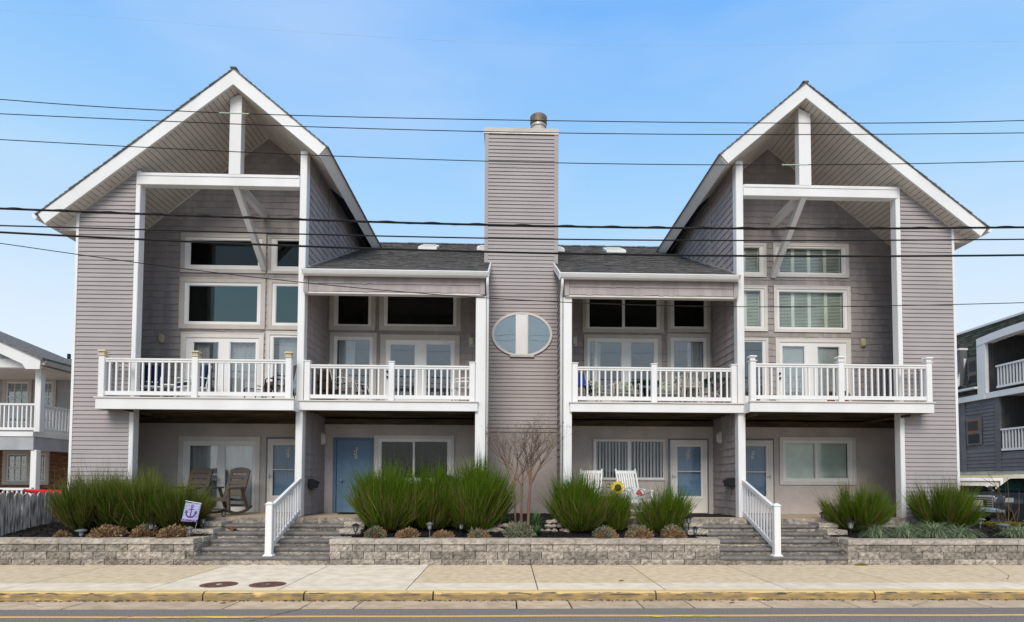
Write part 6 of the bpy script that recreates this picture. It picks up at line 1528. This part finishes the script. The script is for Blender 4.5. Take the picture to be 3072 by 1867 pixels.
# siding boards of the upper wall
NB = MB().prismx([(0, .0), (-.022, 0), (-.004, .14), (0, .14)], 0, 1).mesh('siding_board', NSID)
z = zf
while z < nz(1103):
    for (a, b_, c, d) in cells(-20.5, xrw, z, z+.14, [(h[0]-.03, h[1]+.03, h[2]-.03, h[3]+.03) for h in holes if h[2] > zf-1]):
        if d-c > .1: o = link('siding_board', NB, HN, (a, YW, z)); o.scale = (b_-a, 1, 1)
    z += .14
BM = MB().box(-.098, .098, -.008, .02, -.028, .028).mesh('brick', BRICK); nb = 0; row = 0; z = zf-.04
blist = []
while z > 1.45:
    x = -18.7+(.105 if row % 2 else 0)
    while x < nx(213, YW)+.3:
        if not any(h[0]-.02 < x+.09 and h[1]+.02 > x-.09 and h[2]-.1 < z and h[3]+.1 > z for h in holes): blist.append((x, z))
        x += .208
    z -= .066; row += 1
for (x, z) in blist[:299]: link('brick', BM, HN, (x, YW, z))
b = MB()
for (x, z) in blist[299:]: b.box(x-.098, x+.098, YW-.008, YW+.02, z-.028, z+.028)
zz = 1.4
while zz > .6:
    x = -18.7
    while x < nx(213, YW)+.3: b.box(x-.098, x+.098, YW-.008, YW+.02, zz-.028, zz+.028); x += .208
    zz -= .066
b.build('brickwork', BRICK, HN)['kind'] = 'stuff'
# deck, beams, posts
zr_ = nz(1297)
MB().box(-27, xc, YN, YN+.05, zl1-.13, zl1+.02).build('deck_fascia', WHITE, HN); MB().box(-27, xc+.0, YN+.03, YN+.1, zl0-.0, zl1-.131).build('deck_beam', NSID, HN)
MB().box(xc-.05, xc, YN+.051, YW, zl1-.13, zl1+.02).build('deck_fascia', WHITE, HN); MB().box(xc-.08, xc-.03, YN+.101, YW, zl0, zl1-.131).build('deck_beam', NSID, HN)
MB().box(-27, xc-.06, YN+.11, YW-.03, zl1-.10, zl1-.0).build('deck_floor', TRIM, HN)
def npost(px0, px1, z0, z1): 
    a, b_ = nx(px0), nx(px1); bev(MB().box(a, b_, YN+.06, YN+.06+(b_-a), z0, z1).build('post', WHITE, HN), .01); return a, b_
ztop = nz(1103); pa, pb_ = npost(95, 113, zl1+.02, ztop); npost(89, 107, .6, zl0)
MB().box(pa-.03, pb_+.03, YN+.03, YN+.29, ztop-.06, ztop).build('post_capital', WHITE, HN)
rt = nz(1209); t = thing('railing', None, None); t.parent = HN; t.location = -WL[HN.name]
MB().box(-21, pa, YN+.10, YN+.19, rt-.06, rt).build('top_rail', WHITE, t); MB().box(-21, pa, YN+.11, YN+.17, zl1+.08, zl1+.16).build('bottom_rail', WHITE, t)
x = pa-.14
while x > -18.4: MB().box(x-.022, x+.022, YN+.12, YN+.16, zl1+.16, rt-.06).build('baluster', WHITE, t); x -= .138
MB().box(xc-.16, xc-.07, YN+.33, YW-.01, rt-.06, rt).build('top_rail', WHITE, t); MB().box(xc-.15, xc-.08, YN+.33, YW-.01, zl1+.08, zl1+.16).build('bottom_rail', WHITE, t)
y = YN+.42
while y < YW: MB().box(xc-.14, xc-.09, y-.022, y+.022, zl1+.161, rt-.061).build('baluster', WHITE, t); y += .138
# roof: gable end facing the street, gutter running back
zg = nz(1100); f = lambda px, py: W(px, py, 18.7)
A_, B_ = f(0, 1015), f(125, 1070); sl_ = (A_[1]-B_[1])/(A_[0]-B_[0]); ap = (-20.2, A_[1]+sl_*(-20.2-A_[0]))
MB().prism([(ap[0], ap[1]-.36), (B_[0]-.55, B_[1]+.06-.30), (B_[0]-.45, B_[1]-.40), (B_[0]-.02, B_[1]-.40), (B_[0], B_[1]-.12), (ap[0], ap[1]-.06)], 18.66, 18.72).build('rake_board', WHITE, HN)
MB().poly([(ap[0], 18.6, ap[1]-.06), (B_[0]+.10, 18.6, B_[1]-.14), (B_[0]+.10, 18.6, B_[1]-.05), (ap[0], 18.6, ap[1]+.05), (ap[0], 19.2, ap[1]-.06), (B_[0]+.10, 21.4, B_[1]-.14), (B_[0]+.10, 21.4, B_[1]-.05), (ap[0], 19.2, ap[1]+.05)], [(0, 1, 2, 3), (7, 6, 5, 4), (0, 4, 5, 1), (1, 5, 6, 2), (2, 6, 7, 3), (3, 7, 4, 0)]).build('shingles', SHING, HN)
MB().prism([(ap[0], ap[1]-.2), (B_[0]-.1, B_[1]-.28), (B_[0]-.1, B_[1]-.16), (ap[0], ap[1]-.07)], 18.73, 19.1).build('roof_deck', WHITE, HN)
MB().prism([(B_[0]-.03, B_[1]-.26), (B_[0]+.08, B_[1]-.26), (B_[0]+.13, B_[1]-.13), (B_[0]-.03, B_[1]-.13)], 18.72, 21.3).build('gutter', CREAM, HN)
MB().box(-27, xc, YN, YN+.2, ztop, ztop+.27).build('header_beam', WHITE, HN); MB().box(xc-.2, xc, YN+.201, 30, ztop, ztop+.27).build('header_beam', SOFF, HN)
MB().box(xc+.001, B_[0]+.0, 18.73, 21.3, B_[1]-.33, B_[1]-.29).build('soffit', SOFF, HN)
MB().box(-27, xc, YN+.2, YW, ztop+.05, ztop+.1).build('porch_ceiling', SOFF, HN)
k = 0; x = -19.2
while x < xc-.35: 
    zt_ = ap[1]+(x-ap[0])*sl_-.38
    if zt_ > ztop+.3: MB().box(x, x+.145, YN-.0, YN+.015, ztop+.271, zt_).build('gable_board', NSID, HN)
    x += .155
MB().prism([(ap[0], ztop+.271), (B_[0]-.5, ztop+.271), (ap[0], ap[1]-.3)], YN+.02, YN+.05).build('gable_wall', NSID, HN)
vx, vz = W(207, 1072, 22.5); MB().tube([(vx, 22.5, vz-.9), (vx, 22.5, vz+.12)], .06, 8).build('vent_pipe', BLACK, HN)
MB().box(xwr-.2, xwr+.0, YW+.2, 30, .5, B_[1]-.33).build('side_wall', NSID, HN)
# white rail at ground level, red kayaks
t = thing('porch_railing', 'low white porch railing of the neighbouring house behind the picket fence', 'railing', (nx(50, 18), 18, .9))
x0, x1 = nx(-60, 18), nx(95, 18); zt_ = nz(1464, 18)
MB().box(x0, x1, 17.96, 18.04, zt_-.07, zt_).build('top_rail', WHITE, t); MB().box(x0, x1, 17.97, 18.03, .82, .9).build('bottom_rail', WHITE, t)
x = x0+.06
while x < x1: MB().box(x-.02, x+.02, 17.98, 18.02, .9, zt_-.07).build('baluster', WHITE, t); x += .135
MB().box(x1, x1+.09, 17.95, 18.05, .66, zt_+.01).build('railing_post', WHITE, t)
def kayak(px0, px1, lab, Y=16.6):
    a, zt_ = W(px0, 1466, Y); b_, zb_ = W(px1, 1490, Y); t = thing('red_kayak', lab, 'kayak', ((a+b_)/2, Y, zb_), 'red kayaks behind the fence'); q = MB(); n = 16; m = 10
    for i in range(n+1):
        u = i/n; w = .34*math.sin(math.pi*min(max(u, .02), .98))**.6; h = .22*math.sin(math.pi*min(max(u, .04), .96))**.5
        for k in range(m):
            an = math.pi*k/(m-1); q.v.append((a+(b_-a)*u, Y+w*math.cos(an), zt_-.02-.10*math.sin(math.pi*u)*0-h*math.sin(an)-.02*(math.sin(math.pi*u))))
    for i in range(n):
        for k in range(m-1): q.f.append((i*m+k, i*m+k+1, (i+1)*m+k+1, (i+1)*m+k))
        q.f.append((i*m, (i+1)*m, (i+1)*m+m-1, i*m+m-1))
    q.build('hull', REDP, t, smooth=True)
    MB().lathe([(.001, -.03), (.035, 0), (.001, .03)], (a-.01, Y, zt_-.03), 10).build('carry_toggle', REDP, t)
    for s in (.3, .7): MB().beam((a+(b_-a)*s, Y, .66), (a+(b_-a)*s, Y, zt_-.22), .08, .5).build('stand', WEATH, t)
kayak(75, 310, 'red kayak resting behind the picket fence, right one'); kayak(-200, 2, 'red kayak whose tip shows at the left edge of the photo')

# ================================================================== RIGHT NEIGHBOUR (long wall receding beside the lot)
XN = 20.4
HR = thing('grey_condominium', 'dark grey condominium with shingled mansard and white arched balcony trim at the right edge', 'building', (XN+4, 26, .1))
def ry(px, py=1200, X=XN): return V(px, py, X)[0]
def rz(px, py, X=XN): return V(px, py, X)[1]
ya, yb, yc, yd = ry(2866), ry(2941), ry(2989), ry(3072)
zroof = rz(2869, 996); zba = rz(2870, 1197); zbb = rz(2870, 1213); zbot = rz(2895, 1414)
YFAR = ry(2872)
# lower wall and its lap siding
MB().box(XN+.01, XN+.3, ry(2988), YFAR+6, zbot, zbb-.02).build('wall', DSID, HR)
MB().box(XN+.3, XN+9, 14.5, YFAR+8, zbot, zbot+.15).build('floor_slab', DSID, HR); MB().box(XN+2.6, XN+9, 14.0, YFAR+8, zbot+.15, zroof-.3).build('core_block', DSID2, HR)
LB = MB().prism([(0, 0), (-.028, 0), (-.006, .155), (0, .155)][::-1], 0, 1).mesh('siding_board', DSID)
wy0, wy1 = ry(2944), ry(2900); wz0, wz1 = rz(2922, 1336), rz(2922, 1253)
wu0, wu1 = ry(2927), ry(2896); wuz0, wuz1 = rz(2912, 1150), rz(2912, 1072)
z = zbot
while z < zbb-.16:
    y0, y1 = ry(2988), ry(2890)
    for a, b_, c, d in cells(y0, y1, z, z+.155, [(wy0-.08, wy1+.08, wz0-.1, wz1+.1)]):
        if d-c > .1: o = link('siding_board', LB, HR, (XN+.01, a, z)); o.scale = (1, b_-a, 1)
    z += .155
for px in (2890, 2993): y = ry(px); MB().box(XN-.04, XN+.06, y-.12, y+.12, zbot-.02, zbb-.01).build('corner_board', DSID, HR)
def louvre_window(y0, y1, z0, z1, x):
    o = MB().box(x-.03, x, y0, y1, z0, z1).build('window', DSID, HR); m_ = (z0+z1)/2-.1
    MB().box(x-.035, x-.031, y0+.10, y1-.10, z0+.08, m_-.04).build('pane', BLACK, o)
    MB().box(x-.04, x-.031, y0+.08, y1-.08, m_, z1-.08).build('louvre_panel', TANV, o); n = 9
    for k in range(n):
        y = y0+.14+(y1-y0-.28)*k/(n-1); MB().box(x-.055, x-.041, y-.018, y+.018, m_+.14, z1-.16).build('louvre', DSID2, o)
louvre_window(wy0, wy1, wz0, wz1, XN-.02)
# white band
MB().box(XN-.12, XN+.05, ry(2963), YFAR+6, zbb, zba).build('white_band', WHITE, HR); MB().box(XN-.10, XN+.05, 15.5, ry(2963)-.001, zbb, zba).build('white_band', WHITE, HR)
# mansard in shingle courses
xb_, xt_ = XN, XN+.55; n = 26; b = MB(); r = random.Random(4)
arch_y0 = ry(2941); za0_ = rz(2943, 1034, XN-.12); za1_ = rz(3072, 986, XN-.12)
def archz(y):     # underside of the curved opening
    u = min(1, max(0, (arch_y0-y)/(arch_y0-ry(3085)))); return za0_+(za1_-za0_)*math.sin(u*math.pi/2)**.85
for k in range(n):
    f0, f1 = k/n, (k+1)/n; z0 = zba+(zroof-zba)*f0; z1 = zba+(zroof-zba)*f1; x0 = xb_+(xt_-xb_)*f0; x1 = xb_+(xt_-xb_)*f1; y = 15.5
    while y < YFAR+6:
        w = r.choice([.18, .25, .32, .4]); e = min(y+w, YFAR+6); 
        if not ((y < arch_y0 and z0 < archz((y+e)/2)+.05) or (wu0 < (y+e)/2 < wu1 and wuz0 < (z0+z1)/2 < wuz1)):
            l = r.choice([.018, .018, .03]); b.hexa([(x0-l, y, z0), (x0+.03, y, z0), (x0+.03, e, z0), (x0-l, e, z0), (x1-.004, y, z1), (x1+.03, y, z1), (x1+.03, e, z1), (x1-.004, e, z1)])
        y = e
b.build('mansard_shingles', MANS, HR)['kind'] = 'stuff'
MB().hexa([(xb_+.035, arch_y0, zba), (xb_+.3, arch_y0, zba), (xb_+.3, YFAR+6, zba), (xb_+.035, YFAR+6, zba), (xt_+.035, arch_y0, zroof), (xt_+.3, arch_y0, zroof), (xt_+.3, YFAR+6, zroof), (xt_+.035, YFAR+6, zroof)]).build('mansard_core', DSID2, HR)
MB().box(xt_-.06, xt_+3, 15.5, YFAR+6, zroof, zroof+.09).build('roof_edge', WHITE, HR)
louvre_window(wu0, wu1, wuz0-.2, wuz1, XN+.16)
MB().box(XN-.25, XN+.3, wu0-.25, wu1+.5, wuz0-.32, wuz0-.24).build('dormer_sill', WHITE, HR)
a0, a1 = (ry(2876), rz(2876, 1160)), (ry(2884), rz(2884, 1076)); MB().beam((XN-.05, a0[0], a0[1]), (XN+.2, a1[0], a1[1]), .1, .12).build('dormer_trim', WHITE, HR)
y0 = ry(2885); MB().box(XN-.05, XN+.35, y0, YFAR+3, rz(2876, 1052), rz(2876, 1048)+.03).build('dormer_cap', WHITE, HR)
MB().box(XN+.0, XN+.30, y0, YFAR+3, rz(2876, 1160), rz(2876, 1053)).build('dormer_cheek', DSID, HR)
# arched balcony opening: white trim, dark recess, railing
b = MB(); m = 16
ys = [arch_y0-3.8*k/m for k in range(m+1)]
for k in range(m):
    y0, y1 = ys[k], ys[k+1]; q0, q1 = archz(y0), archz(y1); xx = lambda z: XN+.02
    b.hexa([(xx(q0)-.14, y1, q1-.03), (xx(q0)+.25, y1, q1-.03), (xx(q0)+.25, y0, q0-.03), (xx(q0)-.14, y0, q0-.03), (xx(q0)-.14, y1, q1+.28), (xx(q0)+.25, y1, q1+.28), (xx(q0)+.25, y0, q0+.28), (xx(q0)-.14, y0, q0+.28)])
b.build('arch_trim', WHITE, HR)
b = MB()
for k in range(m):
    y0, y1 = ys[k], ys[k+1]; q0, q1 = archz(y0)+.25, archz(y1)+.25
    b.hexa([(XN-.05, y1, q1), (XN+.75, y1, q1), (XN+.75, y0, q0), (XN-.05, y0, q0), (XN-.05, y1, q1+.06), (XN+.75, y1, q1+.06), (XN+.75, y0, q0+.06), (XN-.05, y0, q0+.06)])
b.build('arch_roof', MANS, HR)
MB().box(XN+.03, XN+.5, arch_y0-.02, arch_y0+.02, zba, za0_+.25).build('arch_cheek', MANS, HR)
MB().box(XN-.10, XN+.28, arch_y0-.42, arch_y0+.02, zba-.05, archz(arch_y0)+.02).build('arch_jamb', WHITE, HR)
for z0, z1 in ((zba, za1_+.3), (zbot+.15, zbb)):
    yw = arch_y0-.40 if z0 > 4 else ry(2993)-.1; y = XN+.1; 
    k = 0; x = XN+.05
    while x < XN+2.6: MB().box(x, x+.19, yw-.03, yw, z0, min(z1, za0_+.2) if (z0 > 4 and x < XN+.7) else z1).build('recess_board', DSID2, HR); x += .2
    y = yw-.1
    while y > 15: MB().box(XN+2.55, XN+2.58, y-.19, y, z0, z1).build('recess_board', DSID2, HR); y -= .2
MB().box(XN+.3, XN+2.6, 15, arch_y0-.4, za1_+.24, za1_+.3).build('recess_ceiling', SOFF, HR); MB().box(XN+.05, XN+2.6, 15, arch_y0-.4, zba-.2, zba-.05).build('balcony_floor', SOFF, HR)
def rrail(ymax, z0, ztop, nbal):
    t = thing('railing', None, None); t.parent = HR; t.location = -WL[HR.name]; y1 = ymax; y0 = 16
    MB().box(XN-.06, XN+.04, y0, y1, ztop-.07, ztop).build('top_rail', WHITE, t); MB().box(XN-.04, XN+.02, y0, y1, z0, z0+.09).build('bottom_rail', WHITE, t)
    for k in range(nbal): y = y1-.08-k*.15; MB().box(XN-.035, XN+.015, y-.025, y+.025, z0+.09, ztop-.07).build('baluster', WHITE, t)
rrail(ry(2993), rz(2996, 1164), rz(2996, 1096), 26); rrail(ry(3003), rz(3005, 1353), rz(3005, 1287), 24); 
MB().box(XN, XN+.2, 15, ry(2995), zbot, rz(3005, 1357)).build('wall', DSID, HR)
z = zbot
while z < rz(3005, 1357)-.15: o = link('siding_board', LB, HR, (XN, 16, z)); o.scale = (1, ry(2997)-16, 1); z += .155
for y in (17, 22.5, 27.5, 33): MB().box(XN+.1, XN+.4, y, y+.3, .1, zbot).build('pier', CWALL, HR)
MB().box(XN+.0, XN+.35, 15, YFAR+6, zbot-.17, zbot-.02).build('carrier_beam', CWALL, HR)
# far buildings beyond the carport
YY = 40; FB_ = thing('yellow_garage_building', 'pale yellow sided building with a wide white garage door beyond the carport', 'building', (W(2940, 1450, YY)[0], YY, .1))
x0, x1, x2 = W(2840, 1400, YY)[0], W(3012, 1400, YY)[0], W(3120, 1400, YY)[0]; gz = W(2940, 1443, YY)[1]
gx0, gx1 = W(2870, 1450, YY)[0], W(3000, 1450, YY)[0]
holed(MB(), x0, x1, .1, 5.6, [(gx0, gx1, -1, gz)], YY, YY+.3).build('wall', YSID, FB_)
z = gz+.1
YBd = MB().prismx([(0, 0), (-.03, 0), (-.006, .15), (0, .15)], 0, 1).mesh('siding_board', YSID)
while z < 4.4: o = link('siding_board', YBd, FB_, (x0, YY, z)); o.scale = (x1-x0, 1, 1); z += .15
holed(MB(), gx0-.25, gx1+.2, .1, gz+.22, [(gx0, gx1, -1, gz)], YY-.05, YY-.001).build('garage_trim', WHITE, FB_)
gd_ = MB().box(gx0, gx1, YY+.1, YY+.16, .1, gz).build('garage_door', TRIM, FB_)
for k in range(4): MB().box(gx0+.05, gx1-.05, YY+.085, YY+.099, .15+k*(gz-.1)/4, .1+(k+1)*(gz-.1)/4-.05).build('panel', TRIM, gd_)
MB().box(x1+.01, x2+6, YY+.2, YY+.5, .1, 5.6).build('cream_wall', CWALL, FB_)

# parked pickup, nose towards the street and to the left
def pickup():
    t = local('pickup_truck', 'dark blue grey pickup truck with chrome grille parked under the grey condominium', 'pickup truck')
    W2 = .98
    # length along -x = front; local: x forward
    side = [(-3.0, .55), (2.55, .55), (2.68, .62), (2.72, .95), (2.66, 1.15), (2.45, 1.24), (1.15, 1.34), (.35, 1.92), (-1.35, 1.95), (-1.55, 1.35), (-3.0, 1.33)]
    b = MB()
    def ring(y, sc): return [(x, y, z) for x, z in side]
    lower = [(-3.0, .52), (2.50, .52), (2.66, .62), (2.70, .95), (2.64, 1.17), (2.42, 1.26), (1.15, 1.33), (-3.0, 1.33)]
    b.prism(lower, -W2, W2); o = b.build('body', TRUCK, t); bev(o, .06, 3)
    for p in o.data.polygons: p.use_smooth = True
    b = MB(); cab = [(1.20, 1.30), (.42, 1.90), (-1.25, 1.93), (-1.50, 1.30)]
    b.poly([(x, -W2+.06 if i in (0, 3) else -W2+.20, z) for i, (x, z) in enumerate(cab)]+[(x, W2-.06 if i in (0, 3) else W2-.20, z) for i, (x, z) in enumerate(cab)], [(0, 1, 2, 3), (7, 6, 5, 4), (0, 4, 5, 1), (1, 5, 6, 2), (2, 6, 7, 3), (3, 7, 4, 0)]); o = b.build('cab', TRUCK, t); bev(o, .05, 2)
    def P(f, y, h=0):   # point of the windscreen slope
        x = 1.20+(.42-1.20)*f; z = 1.30+.60*f; return (x+.02+h*.6, y, z+.01+h)
    MB().poly([P(.12, -W2+.16), P(.12, W2-.16), P(.88, W2-.26), P(.88, -W2+.26)], [(0, 1, 2, 3)]).build('windscreen', CGLASS, t)
    for s in (-1, 1):
        y0 = s*(W2-.07); y1 = s*(W2-.19); MB().poly([(.95, y0, 1.37), (-1.30, y0, 1.37), (-1.12, y1, 1.85), (.40, y1, 1.83)], [(0, 1, 2, 3) if s < 0 else (3, 2, 1, 0)]).build('side_window', CGLASS, t)
        MB().box(.92, 1.05, min(s*(W2-.02), s*(W2+.22)), max(s*(W2-.02), s*(W2+.22)), 1.38, 1.56).build('mirror', TRUCK, t)
        MB().hexa([(2.30, s*.60, .92), (2.72, s*.60, .92), (2.60, s*(W2+.01), .92), (2.20, s*(W2+.01), .92), (2.30, s*.60, 1.12), (2.70, s*.60, 1.12), (2.57, s*(W2+.01), 1.10), (2.20, s*(W2+.01), 1.10)]).build('headlight', LENS, t)
        for xw in (1.72, -1.85):
            MB().box(xw-.52, xw+.52, min(s*(W2-.3), s*(W2+.02)), max(s*(W2-.3), s*(W2+.02)), .2, .86).build('wheel_arch', BLACK, t)
            w = MB().lathe([(.25, -.14), (.39, -.13), (.41, -.08), (.41, .08), (.39, .13), (.25, .14)], (0, 0, 0), 26); w.v = [(x+xw, s*(W2-.13)+z, y+.41) for x, y, z in w.v]; o = w.build('wheel', RUBBER, t)
            h = MB().lathe([(.25, -.145), (.22, -.10), (.05, -.12), (.0, -.12)], (0, 0, 0), 20); h.v = [(x+xw, s*(W2-.13)-s*z, y+.41) for x, y, z in h.v]; h.build('rim', CHROME, o)
    gm = MB().box(2.66, 2.735, -.58, .58, .72, 1.14); o = gm.build('grille', BLACK, t)
    for k in range(5): z = .76+k*.085; MB().box(2.736, 2.76, -.56, .56, z, z+.035).build('grille_bar', CHROME, o)
    holed_ = MB(); holed_.box(2.70, 2.77, -.64, .64, 1.14, 1.19); holed_.box(2.70, 2.77, -.64, .64, .66, .71); holed_.box(2.70, 2.77, -.64, -.58, .71, 1.14); holed_.box(2.70, 2.77, .58, .64, .71, 1.14); holed_.build('grille_surround', CHROME, t)
    o = MB().box(2.55, 2.86, -W2, W2, .50, .66).build('bumper', CHROME, t); bev(o, .04, 2)
    MB().box(2.86, 2.875, -.26, .26, .74, .98).build('front_plate', AMBER, t)
    MB().box(2.5, 2.75, -.8, .8, .34, .50).build('air_dam', BLACK, t)
    return t
tr_ = pickup(); put(tr_, (21.9, 23.85, .10), R(187), .97)
def sedan():
    t = local('parked_car', 'dark car whose roof shows between the right shrub and the pickup', 'car'); lower = [(-2.1, .3), (2.1, .3), (2.2, .6), (2.1, .82), (1.0, .95), (-2.0, 1.0), (-2.2, .7)]
    o = MB().prism(lower, -.86, .86).build('body', BLACK, t); bev(o, .06, 2)
    cab = [(1.15, .94), (.45, 1.38), (-.95, 1.42), (-1.75, .98)]; b = MB(); b.poly([(x, -.80 if i in (0, 3) else -.62, z) for i, (x, z) in enumerate(cab)]+[(x, .80 if i in (0, 3) else .62, z) for i, (x, z) in enumerate(cab)], [(0, 1, 2, 3), (7, 6, 5, 4), (0, 4, 5, 1), (1, 5, 6, 2), (2, 6, 7, 3), (3, 7, 4, 0)]); o = b.build('cabin', CGLASS, t); bev(o, .04, 2)
    MB().box(-.9, .42, -.6, .6, 1.41, 1.44).build('roof', BLACK, t)
    for s in (-1, 1):
        for xw in (1.35, -1.35):
            w = MB().lathe([(.2, -.1), (.32, -.09), (.32, .09), (.2, .1)], (0, 0, 0), 20); w.v = [(x+xw, s*.80+z, y+.32) for x, y, z in w.v]; w.build('wheel', RUBBER, t)
        MB().box(2.0, 2.17, min(s*.45, s*.78), max(s*.45, s*.78), .62, .74).build('headlight', LENS, t)
    return t
put(sedan(), (W(2905, 1480, 30)[0], 30.5, .10), R(200), 1.05)
